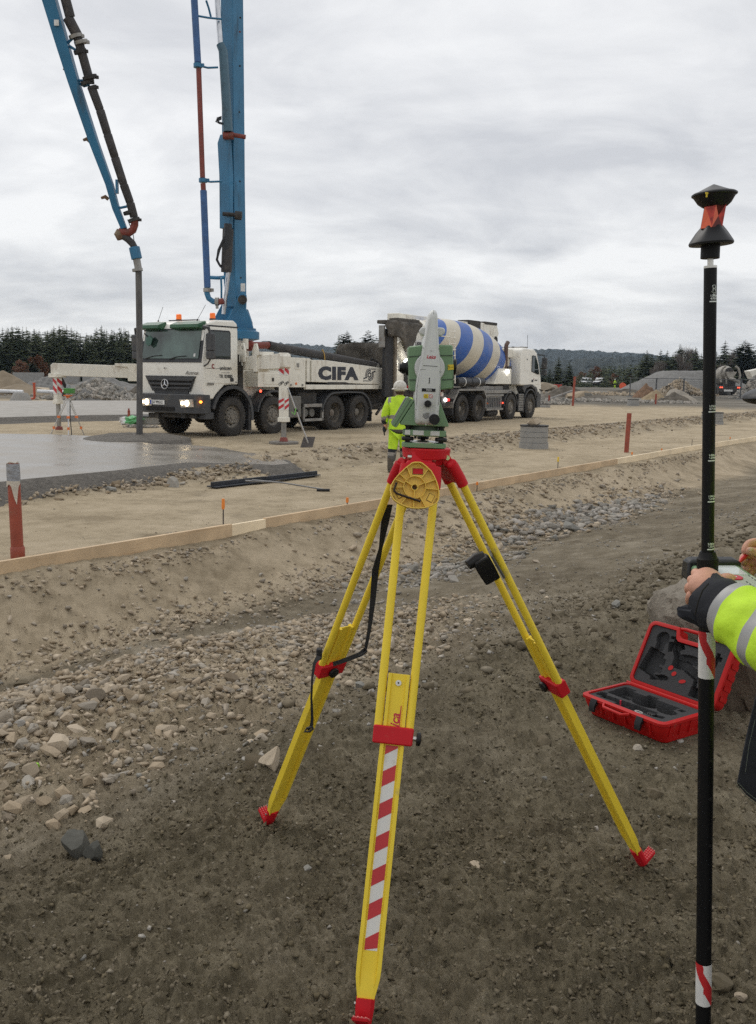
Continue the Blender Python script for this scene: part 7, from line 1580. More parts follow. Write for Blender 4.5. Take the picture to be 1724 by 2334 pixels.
kp = [((x-pc[0])*sc_, (pc[1]-y)*sc_) for x, y in ((702, 492), (690, 530), (678, 565), (680, 590), (705, 612), (760, 632), (900, 672), (972, 694))]
kk = MB().tube([(x, -.001, z) for x, z in kp], .0034, 6).obj('hex_key', M('dark hex key', (.05, .035, .028), .45, .7), None); kk.location = CT.location; kk.rotation_euler = CT.rotation_euler; tag(kk, 'dark bent hex key clipped in the yellow head cover', 'hex key')

# ================= total station =================
m_lg = M('instrument light grey', (.60, .61, .59), .42, var=.03, dirt=(.36, .34, .3), damt=.15, dscale=14)
m_gn = M('instrument green', (.16, .27, .145), .42, var=.05, dirt=(.3, .28, .2), damt=.12, dscale=14)
m_gnd = M('dark green grey', (.05, .075, .05), .5)
IS = thing('total_station', 'green and light grey total station standing on the tripod', 'total station', hd(-.009, 0, .002), rot=(0, TILT, 0))
def zz_(x, z): return ((x-675)*.0002817*1.0, (1445-z)*.0002817)
def zp(pts): return [zz_(*p) for p in pts]
# tribrach
MB().xy([(x*1.02, y*1.02) for x, y in rtri(.068, .025, rot=90)], 0, .0135).obj('base_plate', m_gn, IS, bevel=.002)
MB().tube([(0, 0, .0135), (0, 0, .016)], .048, 24).obj('spring_plate', m_mtl, IS)
for sx_, sy_ in ((-.0475, -.028), (.0475, -.028), (.0, .052)):
    MB().tube([(sx_, sy_, .012), (sx_, sy_, .062)], .0075, 12).tube([(sx_, sy_, .058), (sx_, sy_, .066)], .010, 14).obj('screw_post', m_knb, IS)
    f_ = MB().lathe([(0, 0), (.0160, 0), (.0175, .003), (.0175, .0085), (.0160, .011), (0, .011)], (sx_, sy_, .0185), (0, 0, 1), 28).obj('foot_screw', m_knb, IS)
MB().xy([(x, y) for x, y in rtri(.068, .026, rot=90)], .0325, .0505).obj('tribrach', m_gn, IS, bevel=.003)
for x0, x1 in ((-.0565, -.0415), (-.034, -.003), (.0155, .0415)): MB().bx(x0, x1, -.0485, -.0450, .0355, .0490).obj('grey_inset', m_lg, IS, bevel=.001)
MB().bx(.0575, .0625, -.03, -.01, .032, .040).obj('lock_lever', m_knb, IS, bevel=.001)
MB().box((-.026, -.035, .0285), (.007, .01, .007)).obj('plummet_window', m_knb, IS)
MB().tube([(0, 0, .0505), (0, 0, .0565), (0, 0, .0655)], [.045, .044, .042], 32).obj('tribrach_collar', m_gnd, IS)
# alidade base, green flanks
MB().xz(zp([(420, 1212), (560, 975), (810, 975), (910, 1212), (905, 1222), (430, 1222)]), -.052, .052).obj('alidade_base', m_gn, IS, bevel=.006, seg=3)
MB().xz(zp([(467, 458), (480, 445), (600, 428), (640, 440), (640, 880), (505, 886), (492, 780)]), -.045, .07).obj('telescope_housing', m_gn, IS, bevel=.008, seg=3)
MB().xz(zp([(760, 418), (900, 414), (912, 428), (940, 830), (930, 846), (815, 862), (760, 862)]), -.045, .07).obj('telescope_housing', m_gn, IS, bevel=.008, seg=3)
for pts_ in ([(468, 545), (600, 530), (600, 536), (468, 552)], [(490, 768), (566, 768), (566, 776), (492, 777)], [(770, 520), (922, 512), (922, 518), (770, 527)], [(820, 755), (936, 742), (936, 749), (820, 763)]):
    MB().xz(zp(pts_), -.0475, -.045).obj('housing_seam', m_gnd, IS)
lc = zz_(690, 650); MB().tube([(lc[0], -.054, lc[1]), (lc[0], .02, lc[1])], .0425, 44).obj('axis_cover', m_lg, IS, bevel=.004)
cov_ = [(700, 84), (680, 90), (660, 118), (648, 160), (630, 280), (607, 460), (588, 600), (568, 720), (558, 820), (556, 960), (562, 1120), (568, 1190), (590, 1212), (770, 1212), (797, 1185), (804, 1120), (808, 960), (808, 800), (798, 640), (784, 520), (774, 455), (757, 300), (748, 200), (738, 120), (722, 90)]
def scl(pts, f): c = (682, 760); return [(c[0]+(x-c[0])*f, c[1]+(z-c[1])*(f*.5+.5)) for x, z in pts]
cs = MB().loft([[(x, .0, z) for x, z in zp(cov_)], [(x, -.052, z) for x, z in zp(cov_)], [(x, -.064, z) for x, z in zp(scl(cov_, .93))], [(x, -.069, z) for x, z in zp(scl(cov_, .80))]]).obj('side_cover', m_lg, IS, bevel=.0025, seg=3, ang=50)
MB().loft([[(x, .055, z) for x, z in zp(cov_[:11]+cov_[15:])], [(x, .002, z) for x, z in zp(cov_[:11]+cov_[15:])]]).obj('far_standard', m_lg, IS, bevel=.003)
def lnp(pts, name='panel_line', mat=None, r=.00045, y=-.0692): return MB().tube([(zz_(*p)[0], y, zz_(*p)[1]) for p in pts], r, 5).obj(name, mat or M('panel gap', (.09, .09, .085), .7), cs)
lnp([(610, 457), (690, 456), (772, 460)], r=.0009, y=-.0655); lnp([(622, 628), (762, 632)], r=.0008); lnp([(592, 672), (600, 668), (648, 664)]); lnp([(760, 668), (792, 676), (804, 700)], y=-.066); lnp([(566, 1062), (800, 1068)], y=-.067)
lnp([(590, 700), (570, 860), (575, 1010), (598, 1120), (640, 1192)], y=-.0672); lnp([(800, 800), (796, 960), (780, 1050), (755, 1130), (700, 1196)], y=-.0672)
lnp([(700, 90), (699, 220), (700, 300)], y=-.0665); lnp([(668, 240), (682, 222), (700, 218), (722, 222), (738, 240)], y=-.066)
for k, (a_, b_) in enumerate(((668, 704), (646, 700), (640, 702), (640, 700), (640, 702), (648, 698), (660, 684))): lnp([(a_, 1092+9*k), (b_+4, 1092+9*k)], 'speaker_slot', m_knb, .0006)
xf = lambda x, z, y=-.0697: fr_m((zz_(x, z)[0], y, zz_(x, z)[1]), (1, 0, 0), (0, 0, 1))
text('Leica', .0125, m_lei, cs, xf(695, 541), bold=.00018, shear=.35, ext=.0002); lnp([(655, 556), (738, 556)], 'underline', m_lei, .0004, -.0697)
MB().xz(zp([(620, 850), (754, 850), (754, 880), (620, 880)]), -.0705, -.069).obj('name_plate', m_knb, cs); text('TS15', .0078, m_tpw, cs, xf(688, 866, -.0709), bold=.0001, ext=.0002)
text('Bluetooth', .0040, m_knb, cs, fr_m((zz_(689, 772)[0], -.0697, zz_(689, 772)[1]), (0, 0, 1), (-1, 0, 0)), bold=.0002, ext=.0002)
m_ysk = M('warning yellow', (.70, .52, .03), .5)
MB().xz(zp([(641, 906), (688, 906), (688, 945), (641, 945)]), -.0702, -.069).obj('warning_sticker', m_ysk, cs); lnp([(650, 935), (664, 915), (678, 935), (650, 935)], 'sticker_mark', m_knb, .0004, -.0704)
wc = zz_(712, 924); MB().tube([(wc[0], -.069, wc[1]), (wc[0], -.0702, wc[1])], .0056, 24).obj('prohibition_sticker', m_tpw, cs)
MB().tube([(wc[0]+cos(2*pi*k/24)*.0048, -.0704, wc[1]+sin(2*pi*k/24)*.0048) for k in range(25)], .0006, 5, cap=False).tube([(wc[0]-.0035, -.0704, wc[1]+.0035), (wc[0]+.0035, -.0704, wc[1]-.0035)], .0005, 5).obj('red_ring', m_lei, cs)
kc = zz_(685, 1000); MB().lathe([(0, 0), (.0098, 0), (.0098, .010), (.0088, .013), (0, .013)], (kc[0], -.069, kc[1]), (0, -1, 0), 30).obj('focus_knob', m_knb, IS)
MB().box((kc[0], -.083, kc[1]), (.017, .003, .0035)).obj('knob_grip', m_knb, IS)
kc = zz_(757, 1150); MB().lathe([(0, 0), (.0148, 0), (.0150, .012), (.0140, .018), (0, .0185)], (kc[0], -.068, kc[1]), (0, -1, 0), 36).obj('drive_knob', m_knb, IS)
kc = zz_(696, 479); MB().tube([(kc[0], -.069, kc[1]), (kc[0], -.0712, kc[1])], .0019, 12).obj('screw', m_mtl, cs)
kc = zz_(676, 1203); MB().tube([(kc[0], -.0685, kc[1]), (kc[0], -.071, kc[1])], .002, 12).obj('screw', m_mtl, cs)
# carrying handle with the two rounded wings
MB().xz(zp([(620, 246), (590, 252), (578, 285), (590, 322), (625, 332), (640, 332), (800, 326), (826, 306), (834, 280), (820, 250), (790, 246)]), -.03, .045).obj('handle_bar', m_lg, IS, bevel=.008, seg=3)
# objective on the left, eyepiece right
oc = zz_(440, 655); MB().lathe([(.0, -.004), (.0155, -.004), (.0160, .006), (.0200, .008), (.0215, .016), (.0225, .024), (.0215, .030)], (oc[0]-.002, .012, oc[1]-.0), (1, 0, 0), 32).lathe([(0, 0), (.0110, 0), (.0115, .01), (.0135, .012), (.0135, .02)], (oc[0]-.013, .010, oc[1]+.0), (1, 0, 0), 28).obj('eyepiece', m_knb, IS)
oc = zz_(950, 626); MB().lathe([(.0215, -.012), (.0225, 0), (.0225, .006), (.018, .0075), (.017, .003), (0, .002)], (oc[0]-.002, .012, oc[1]), (1, 0, 0), 36).obj('objective', m_knb, IS)
MB().xz(zp([(868, 610), (926, 604), (930, 655), (872, 662)]), -.0468, -.045).obj('laser_sticker', m_ysk, IS)
MB().tube([(zz_(x, z)[0], -.0470, zz_(x, z)[1]) for x, z in ((873, 618), (873, 650), (896, 634), (873, 618))], .0005, 5).tube([(zz_(x, z)[0], -.0470, zz_(x, z)[1]) for x, z in ((906, 632), (922, 631))], .0006, 5).obj('sticker_mark', m_knb, IS)
# keyboard, seen edge on, leaning away on the left
kb = MB().xz(zp([(478, 948), (492, 944), (545, 970), (548, 985), (392, 1246), (375, 1250), (338, 1228), (338, 1214)]), -.05, .05).obj('keyboard', m_gn, IS, bevel=.004, seg=3)
MB().xz(zp([(468, 955), (478, 950), (345, 1212), (336, 1212)]), -.046, .046).obj('keyboard_face', m_knb, kb); MB().xz(zp([(396, 1130), (368, 1176), (358, 1172), (386, 1124)]), -.047, .047).obj('red_keys', m_lei, kb)
MB().tube([(zz_(515, 970)[0], -.0505, zz_(515, 970)[1]), (zz_(368, 1236)[0], -.0505, zz_(368, 1236)[1])], .0007, 5).obj('edge_seam', m_gnd, kb)
# ================= prism pole =================
PY0 = 1.86
def PP(z): return V((.7362-.0545*z, PY0, z))
m_pbk = M('black pole coating', (.007, .0072, .008), .5, var=.08, spec=.22)
z0 = H(.736, PY0)
PO = thing('prism_pole', 'tall black surveying pole with an orange reflector prism on top', 'pole', PP(z0))
pax = (PP(2)-PP(0)).normalized()
LR, UR_ = .0158, .0122
MB().tube([PP(z0-.03), PP(z0+.06)], [.002, .0145], 20).obj('pole_tip', m_mtl, PO, world=True)
MB().tube([PP(z0+.06), PP(.7), PP(1.295)], LR, 36).obj('lower_tube', m_pbk, PO, world=True)
MB().tube([PP(1.29), PP(1.868)], UR_, 32).obj('upper_tube', m_pbk, PO, world=True)
MB().tube([PP(1.236), PP(1.244), PP(1.262), PP(1.264), PP(1.297), PP(1.300), PP(1.311)], [.0165, .0172, .0172, .0205, .0212, .0185, .0150], 36).obj('clamp_collar', m_pbk, PO, world=True)
MB().tube([PP(1.866), PP(1.8705)], .0124, 28).tube([PP(1.869), PP(1.885)], .0058, 18).obj('prism_stem', m_mtl, PO, world=True)
m_pw = M('pole print white', (.66, .70, .66), .45)
fx_ = V((1, 0, 0)); fx_ = (fx_-pax*fx_.dot(pax)).normalized(); fy_ = pax.cross(fx_)   # fy_ points away from the camera
def on_pole(z, ang, r): return PP(z)+(fx_*sin(ang)-fy_*cos(ang))*r
def pole_text(body, z, size, a0=.32, bold=.0002, sx=1.0):
    cu = bpy.data.curves.new('t', 'FONT'); cu.body = body; cu.size = size; cu.align_x = 'CENTER'; cu.align_y = 'CENTER'; cu.offset = bold
    t = bpy.data.objects.new('t', cu); COL.objects.link(t); bpy.context.view_layer.update(); me = bpy.data.meshes.new_from_object(t); bpy.data.objects.remove(t)
    im = wm(PO).inverted()
    for v in me.vertices:
        a = a0+v.co.x*sx/UR_; v.co = im @ on_pole(z+v.co.y, a, UR_+.0004)
    me.materials.clear(); me.materials.append(m_pw); o = bpy.data.objects.new('lettering', me); COL.objects.link(o); o.parent = PO
def pole_patch(z0_, z1_, a0, a1, r, mat, name):
    n_ = 14; vs = []; 
    for k in range(n_+1):
        a = a0+(a1-a0)*k/n_; vs += [on_pole(z0_, a, r), on_pole(z1_, a, r)]
    return MB().add(vs, [(2*k, 2*k+2, 2*k+3, 2*k+1) for k in range(n_)]).obj(name, mat, PO, world=True)
def zof(y):
    lo, hi_ = 0.0, 2.2
    for _ in range(30):
        q = (lo+hi_)/2; p = PP(q)-V((0, 0, CAMZ)); yy = CY-FPX*p.dot(upv)/p.dot(fwv)
        if yy > y: lo = q
        else: hi_ = q
    return lo
for y, t1_, t2_ in ((688, '1.500m', '4.921ft'), (938, '1,741m', '5,712ft'), (1049, '1,850m', '6,070ft'), (1142, '1.941m', '6.368ft'), (1250, '2.050m', '6.726ft')):
    z = zof(y); pole_patch(z-.0012, z+.0012, -.40, 1.15, UR_+.0004, m_pw, 'height_mark'); pole_text(t2_, z+.0055, .0052); pole_text(t1_, z+.0108, .0052)
z = zof(662); sym = [((-.3, .9), (.3, .9)), ((-.6, .7), (.6, .7)), ((-.6, .55), (.6, .55)), ((-.35, .5), (-.35, -.3)), ((.35, .5), (.35, -.3)), ((-.3, .4), (.3, .1)), ((.3, .4), (-.3, .1)), ((-.75, -.35), (.75, -.35)), ((-.5, -.5), (.5, -.5)), ((-.2, -.5), (-.2, -1)), ((.2, -.5), (.2, -1)), ((-.2, -1), (.2, -1)), ((-.6, .7), (-.3, .9)), ((.6, .7), (.3, .9))]
sm = MB()
for (x0, y0), (x1, y1) in sym: sm.tube([on_pole(z+y0*.010, .32+x0*.0075/UR_, UR_+.0003), on_pole(z+y1*.010, .32+x1*.0075/UR_, UR_+.0003)], .00045, 4)
sm.obj('prism_symbol', m_pw, PO, world=True)
def wrap_band(ya, yb, seed):
    za, zb = zof(yb), zof(ya); n_, m_ = 72, 36; r = LR+.0006; vs, fs, mi = [], [], []
    for j in range(m_+1):
        for k in range(n_): vs.append(on_pole(za+(zb-za)*j/m_, 2*pi*k/n_-pi, r+(.0004 if k > n_*.42 else 0)))
    for j in range(m_):
        for k in range(n_):
            a = j*n_+k; b = j*n_+(k+1) % n_; fs.append((a, b, b+n_, a+n_)); u = (k/n_)*2*pi-pi; off = .10 if u > -.35 else -.04
            q = (j/m_) + u*.30+off; mi.append(1 if .30 < q < .78 else 0)
    mb = MB().add(vs, fs); mb.mi = mi; o = mb.obj('reflective_band', [m_tpw, m_tpr], PO, world=True); return o
wrap_band(1437, 1543, 1); wrap_band(2192, 2285, 2)
for y in (1728, 1815, 1921, 2152):
    z = zof(y); c = on_pole(z, .35, LR); d_ = (c-PP(z)).normalized(); MB().tube([c-d_*.002, c+d_*.0003], .0034, 14).obj('adjusting_hole', m_dk, PO, world=True)
# prism head
HT = Matrix.Rotation(radians(-1), 3, 'Y'); hc0 = PP(1.884)
def hp_(x, y, z): return hc0 + HT @ V((x, y, z))
kf = .000188
hd_ = MB().tube([hp_(-.001, 0, 0), hp_(-.001, 0, .0265)], .0178, 32).obj('prism_socket', m_pbk, PO, bevel=.001, world=True)
def hexring(z, r, tilt=0.0, n=36, flat=0.0, dx=0.0):
    o = []
    for k in range(n):
        a = 2*pi*k/n; rr = r*(1-flat*(.5-.5*cos(6*a+.6))); o.append(hp_(dx+cos(a)*rr, sin(a)*rr, z+tilt*cos(a)*r))
    return o
m_pgr = M('prism cap rubber', (.018, .019, .021), .42, var=.12, spec=.35)
MB().loft([hexring(.0245, .030, .04), hexring(.0255, .0405, .05), hexring(.0290, .0418, .045), hexring(.0325, .0402, .045), hexring(.049, .030, .06, flat=.13), hexring(.0605, .0205, .08, flat=.2)]).obj('prism_skirt', m_pgr, PO, world=True, ang=22)
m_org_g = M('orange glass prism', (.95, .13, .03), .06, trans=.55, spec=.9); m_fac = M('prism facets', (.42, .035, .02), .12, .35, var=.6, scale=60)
pr_ = []; n_ = 6
for z_, dx_ in ((.056, -.0015), (.0985, .0045)): pr_.append([hp_(dx_+cos(2*pi*k/n_+.25)*.0225, sin(2*pi*k/n_+.25)*.0225, z_+.05*cos(2*pi*k/n_+.25)*.0225) for k in range(n_)])
gl = MB().loft([[ce_+(p-ce_)*.8 for p in q] for q in pr_ for ce_ in (hp_(.002, 0, .077),)]).obj('glass_prism', m_org_g, PO, world=True, smooth=False)
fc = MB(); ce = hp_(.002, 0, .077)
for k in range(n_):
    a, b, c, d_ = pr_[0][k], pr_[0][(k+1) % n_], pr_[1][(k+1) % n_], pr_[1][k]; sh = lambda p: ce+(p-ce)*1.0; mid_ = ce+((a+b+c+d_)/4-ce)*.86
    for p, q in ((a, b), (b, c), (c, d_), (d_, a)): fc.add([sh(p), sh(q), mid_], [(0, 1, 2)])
o = fc.obj('prism_facets', [m_fac, M('prism facets bright', (.75, .13, .05), .1, .2), M('prism facets dark', (.12, .02, .015), .15, .3)], gl, world=True, smooth=False)  # bright and dark tones put the prism's glass reflections into the facet colours
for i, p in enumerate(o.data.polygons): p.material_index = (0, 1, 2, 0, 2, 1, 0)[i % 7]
MB().loft([hexring(.0965, .0235, .05, dx=.0035, flat=.05), hexring(.1030, .0310, .05, dx=.003), hexring(.1150, .0385, .045, dx=.002), hexring(.1175, .0420, .045, dx=.002), hexring(.1200, .0422, .045, dx=.002), hexring(.1225, .0385, .045, dx=.002)]).obj('prism_cap', m_pgr, PO, world=True, ang=22)
MB().loft([hexring(.1220, .0375, .045, dx=.002, flat=.03), hexring(.1300, .0195, .04, dx=.001, flat=.12), hexring(.1375, .002, 0)]).obj('cap_top', M('dusty cap top', (.10, .10, .10), .5, var=.2, dirt=(.25, .24, .22), damt=.3, dscale=30), PO, world=True, ang=20)
MB().box(hp_(-.024, -.0335, .1125), (.003, .001, .009)).box(hp_(-.024, -.0338, .1155), (.006, .001, .003)).obj('yellow_arrow', m_ysk, PO, world=True)

# ================= field controller =================
Oc = aty(1568, 1282, 1.915); wv = V((.99, .06, .0)).normalized(); lv = V((.03, -.99, -.09)); lv = (lv-wv*lv.dot(wv)).normalized(); nv = wv.cross(lv)*-1
nv = nv if nv.z > 0 else -nv
def Cc(w_, l__, n_=0.0): return Oc + wv*w_*.86 + lv*l__*.76 + nv*n_
FC = thing('field_controller', 'green and grey field controller with black bumper clamped to the pole', 'controller', Oc)
rr = lambda a, b, c, d_, n0, n1: [[Cc(a, c, n0), Cc(b, c, n0), Cc(b, d_, n0), Cc(a, d_, n0)], [Cc(a, c, n1), Cc(b, c, n1), Cc(b, d_, n1), Cc(a, d_, n1)]]
MB().loft(rr(0, .118, .0, .235, -.030, 0)).obj('controller_body', m_gn, FC, bevel=.006, seg=3, world=True)
MB().loft([[Cc(-.008, -.022, -.036), Cc(.124, -.022, -.036), Cc(.124, .034, -.034), Cc(-.008, .034, -.034)], [Cc(-.006, -.024, -.0), Cc(.122, -.024, -.0), Cc(.124, .028, .004), Cc(-.008, .028, .004)], [Cc(.002, -.012, .012), Cc(.114, -.012, .012), Cc(.116, .022, .010), Cc(.0, .022, .010)]]).obj('bumper', m_pgr, FC, bevel=.007, seg=3, world=True)
MB().loft(rr(.013, .105, .034, .115, -.002, .0015)).obj('screen', M('bright screen', (.60, .63, .64), .12, var=.05, spec=.6), FC, bevel=.001, world=True)
MB().loft(rr(.008, .110, .122, .228, -.002, .002)).obj('keypad', M('keypad grey green', (.40, .43, .37), .5), FC, bevel=.002, world=True)
MB().tube([Cc(.060, .150, .002), Cc(.060, .150, .0045)], .0145, 30).obj('arrow_pad', m_lei, FC, bevel=.001, world=True)
MB().tube([Cc(.060, .150, .0045), Cc(.060, .150, .0055)], .003, 12).obj('ok_button', m_tpw, FC, world=True)
for i in range(4):
    for j in range(6):
        w_, l__ = .020+.026*i, .130+.0175*j
        if abs(w_-.06) < .02 and abs(l__-.15) < .02: continue
        MB().loft(rr(w_, w_+.0022, l__, l__+.007, .002, .0032)).obj('key', M('key print', (.07, .08, .07), .5) if not (j == 0 and i in (1, 2)) else m_lei, FC, world=True)
MB().tube([PP(1.262), PP(1.262)+V((.0, .03, .0)), Cc(.03, .04, -.02)], .012, 10).obj('pole_bracket', m_knb, FC, world=True)

# ================= surveyor at the frame edge =================
SV = thing('person', 'surveyor in dark and hi-vis yellow jacket, holding the black pole and a red stylus', 'person', (.98, 1.70, H(.98, 1.7)))
def join(objs, name):
    bm = bmesh.new(); mats = []
    for o in objs:
        off = len(mats); 
        for mt in o.data.materials: mats.append(mt)
        b2 = bmesh.new(); b2.from_mesh(o.data)
        for f in b2.faces: f.material_index += off
        t_ = bpy.data.meshes.new('t'); b2.to_mesh(t_); b2.free(); bm.from_mesh(t_); bpy.data.meshes.remove(t_)
    me = bpy.data.meshes.new(name); bm.to_mesh(me); bm.free()
    um = []
    for mt in mats: um.append(mt)
    for mt in um: me.materials.append(mt)
    par = objs[0].parent
    for o in objs: bpy.data.objects.remove(o)
    o = bpy.data.objects.new(name, me); COL.objects.link(o); o.parent = par; return o
g0 = SV.location.z
S_ = lambda x, y, z: V((x, y, z+g0))
hand_p = aty(1616, 1332, 1.785); wr = aty(1660, 1385, 1.745); elb = aty(1840, 1500, 1.55)
hand2 = aty(1735, 1285, 1.95); wr2 = aty(1790, 1300, 1.97)
J = [(S_(.98, 1.70, .95), (.10, .10)), (S_(.97, 1.70, 1.18), (.10, .10)), (S_(.94, 1.70, 1.38), (.11, .10)), (S_(.90, 1.71, 1.47), .06), (S_(.865, 1.72, 1.54), .065), (S_(.845, 1.73, 1.64), (.095, .10)), (S_(.85, 1.73, 1.73), .085),
     (S_(.92, 1.52, 1.40), .062), (elb, .032), (wr, .024), (S_(.94, 1.90, 1.40), .062), (S_(.97, 2.08, 1.22), .045), (wr2, .030),
     (S_(.98, 1.60, .88), .09), (S_(.97, 1.59, .48), .06), (S_(1.0, 1.58, .08), .045), (S_(.88, 1.57, .04), .04),
     (S_(.98, 1.80, .88), .09), (S_(.97, 1.82, .48), .06), (S_(1.0, 1.84, .08), .045), (S_(.88, 1.85, .04), .04)]
Bn = [(0, 1), (1, 2), (2, 3), (3, 4), (4, 5), (5, 6), (2, 7), (7, 8), (8, 9), (2, 10), (10, 11), (11, 12), (0, 13), (13, 14), (14, 15), (15, 16), (0, 17), (17, 18), (18, 19), (19, 20)]
parts = [skin_body('body', J, Bn, m_skin, SV, sub=1)]
# left hand: back of the hand towards the camera, fingers round the pole
def hp3(x, y, Y): return aty(x, y, Y)
parts.append(skin_body('hand', [(wr, (.026, .022)), (hp3(1638, 1345, 1.775), (.034, .026)), (hp3(1614, 1330, 1.785), (.042, .028)), (hp3(1597, 1325, 1.792), (.041, .027)), (hp3(1584, 1327, 1.805), (.033, .022))], [(0, 1), (1, 2), (2, 3), (3, 4)], m_skin, SV, sub=2))
for ch in ([(1596, 1313, 1.80), (1588, 1309, 1.82), (1586, 1305, 1.86), (1604, 1307, 1.885), (1622, 1311, 1.885)],
           [(1586, 1323, 1.795), (1578, 1322, 1.815), (1578, 1323, 1.86), (1600, 1325, 1.888), (1620, 1328, 1.888)],
           [(1580, 1337, 1.79), (1572, 1339, 1.805), (1571, 1346, 1.85), (1592, 1346, 1.885), (1614, 1346, 1.888)],
           [(1582, 1351, 1.785), (1575, 1360, 1.795), (1573, 1372, 1.84), (1590, 1371, 1.872), (1608, 1367, 1.878)]):
    parts.append(skin_body('finger', [(hp3(x, y, Y), r_) for (x, y, Y), r_ in zip(ch, (.0125, .0108, .0098, .0090, .0075))], [(0, 1), (1, 2), (2, 3), (3, 4)], m_skin, SV, sub=2))
parts.append(skin_body('thumb', [(hp3(1636, 1336, 1.785), .019), (hp3(1653, 1320, 1.79), .0145), (hp3(1666, 1318, 1.80), .0125), (hp3(1672, 1326, 1.812), .0105), (hp3(1669, 1334, 1.82), .008)], [(0, 1), (1, 2), (2, 3), (3, 4)], m_skin, SV, sub=2))
# right hand pinching the stylus
parts.append(skin_body('hand', [(wr2, (.024, .020)), (hp3(1762, 1288, 1.96), (.030, .024)), (hp3(1738, 1276, 1.95), (.030, .022)), (hp3(1724, 1272, 1.945), (.022, .016))], [(0, 1), (1, 2), (2, 3)], m_skin, SV, sub=2))
for ch in ([(1745, 1246, 1.95), (1724, 1236, 1.94), (1706, 1240, 1.93), (1698, 1254, 1.925), (1701, 1264, 1.925)],
           [(1748, 1262, 1.93), (1733, 1262, 1.91), (1716, 1257, 1.905), (1705, 1256, 1.91), (1702, 1255, 1.912)],
           [(1735, 1270, 1.95), (1712, 1262, 1.96), (1694, 1268, 1.955), (1692, 1281, 1.945), (1702, 1287, 1.94)],
           [(1738, 1284, 1.95), (1718, 1280, 1.96), (1702, 1286, 1.955), (1701, 1297, 1.945), (1712, 1301, 1.94)],
           [(1742, 1296, 1.95), (1726, 1296, 1.96), (1712, 1300, 1.955), (1711, 1308, 1.945), (1720, 1310, 1.94)]):
    parts.append(skin_body('finger', [(hp3(x, y, Y), r_) for (x, y, Y), r_ in zip(ch, (.0125, .0108, .0098, .0090, .0078))], [(0, 1), (1, 2), (2, 3), (3, 4)], m_skin, SV, sub=2))
# face: nose and ears on the same body
parts.append(MB().tube([S_(.765, 1.73, 1.68), S_(.735, 1.73, 1.64), S_(.762, 1.73, 1.63)], [.008, .014, .01], 8).ell(S_(.85, 1.645, 1.65), (.02, .012, .03)).ell(S_(.85, 1.815, 1.65), (.02, .012, .03)).tube([S_(.768, 1.71, 1.595), S_(.760, 1.73, 1.595), S_(.768, 1.75, 1.595)], .006, 6).obj('face', m_skin, SV, world=True))
join(parts, 'body')
for y in (1.70, 1.76): MB().ell(S_(.768, y, 1.67), (.01, .012, .009), 10, 6).obj('eye', m_tpw, SV, world=True)
o = MB().tube([aty(1681, 1287, 1.915), aty(1691, 1276, 1.92), aty(1700, 1266, 1.925), aty(1732, 1228, 1.95)], [.0008, .0042, .0052, .0052], 12).obj('stylus', M('stylus red', (.62, .03, .035), .3), None); tag(o, 'red pointed stylus pinched between the surveyor\'s fingers', 'stylus')
nl = aty(1712, 1252, 1.893); MB().ell(nl, (.006, .002, .0045), 10, 6).obj('thumb_nail', M('nail', (.72, .48, .42), .3), SV, world=True)
# sleeve: rings across the arm axis, given by the photograph's outline
def ring_at(cx, cy, Y, rpx, dirpx, n=28, seed=0, amp=.0, sq=.85, tilt=0.0):
    c = aty(cx, cy, Y); k = (c-V((0, 0, CAMZ))).length; r = rpx/FPX*k; ax_ = (aty(cx+dirpx[0], cy+dirpx[1], Y-.11)-c).normalized(); u = V((0, -1, 0)); u = (u-ax_*u.dot(ax_)).normalized(); w_ = ax_.cross(u); o = []
    for j in range(n):
        a = 2*pi*j/n; q = 1+amp*sin(3*a+seed*1.7)+amp*.7*sin(5*a-seed*2.3+1)+amp*.5*sin(9*a+seed); o.append(c+(u*cos(a)*sq+w_*sin(a))*r*q+ax_*r*tilt*sin(a+.5))
    return o
dp = (100, 62)
cuff = [ring_at(1611, 1366, 1.782, 50, dp, seed=0, amp=.05, tilt=.1), ring_at(1612, 1367, 1.78, 58, dp, seed=0, amp=.05, tilt=.1), ring_at(1626, 1372, 1.765, 60, dp, seed=1, amp=.07, tilt=.05), ring_at(1642, 1380, 1.745, 60, dp, seed=2.4, amp=.05), ring_at(1656, 1387, 1.73, 58, dp, seed=3.2, amp=.04), ring_at(1672, 1396, 1.71, 50, dp, seed=4), ring_at(1690, 1404, 1.69, 42, dp, seed=4)]
MB().loft([ring_at(1622, 1372, 1.770, 44, dp, seed=0, amp=.05)]+cuff).obj('cuff', m_nav, SV, world=True)
cf2 = [[p for p in ring_at(1566+q*30, 1400+q*6, 1.765-.01*q, r_, (70, 10), seed=5+q, amp=.12, sq=.6)] for q, r_ in ((-.45, 12), (-.2, 19), (.3, 24), (.9, 30), (1.5, 38), (2, 36))]
MB().loft(cf2).obj('cuff_tab', m_nav, SV, world=True)
MB().tube([aty(1616, 1330, 1.722), aty(1602, 1346, 1.718), aty(1592, 1372, 1.718), aty(1585, 1402, 1.728)], .0015, 6).obj('cuff_fold', m_dk, SV, world=True)
sl = []; ks_ = [(1662, 1388, 1.725, 60), (1664, 1390, 1.722, 67), (1676, 1398, 1.708, 68), (1684, 1403, 1.70, 69), (1691, 1407, 1.69, 69), (1706, 1417, 1.675, 72), (1722, 1427, 1.66, 76), (1738, 1437, 1.645, 78), (1748, 1443, 1.635, 80), (1776, 1458, 1.61, 84), (1812, 1480, 1.57, 88), (1850, 1505, 1.52, 90)]
for i, (x, y, Y, r_) in enumerate(ks_): sl.append(ring_at(x, y, Y, r_, dp, seed=i*.8, amp=.015 if i < 3 else .05))
mb = MB().loft(sl); n_ = 28; mi = []
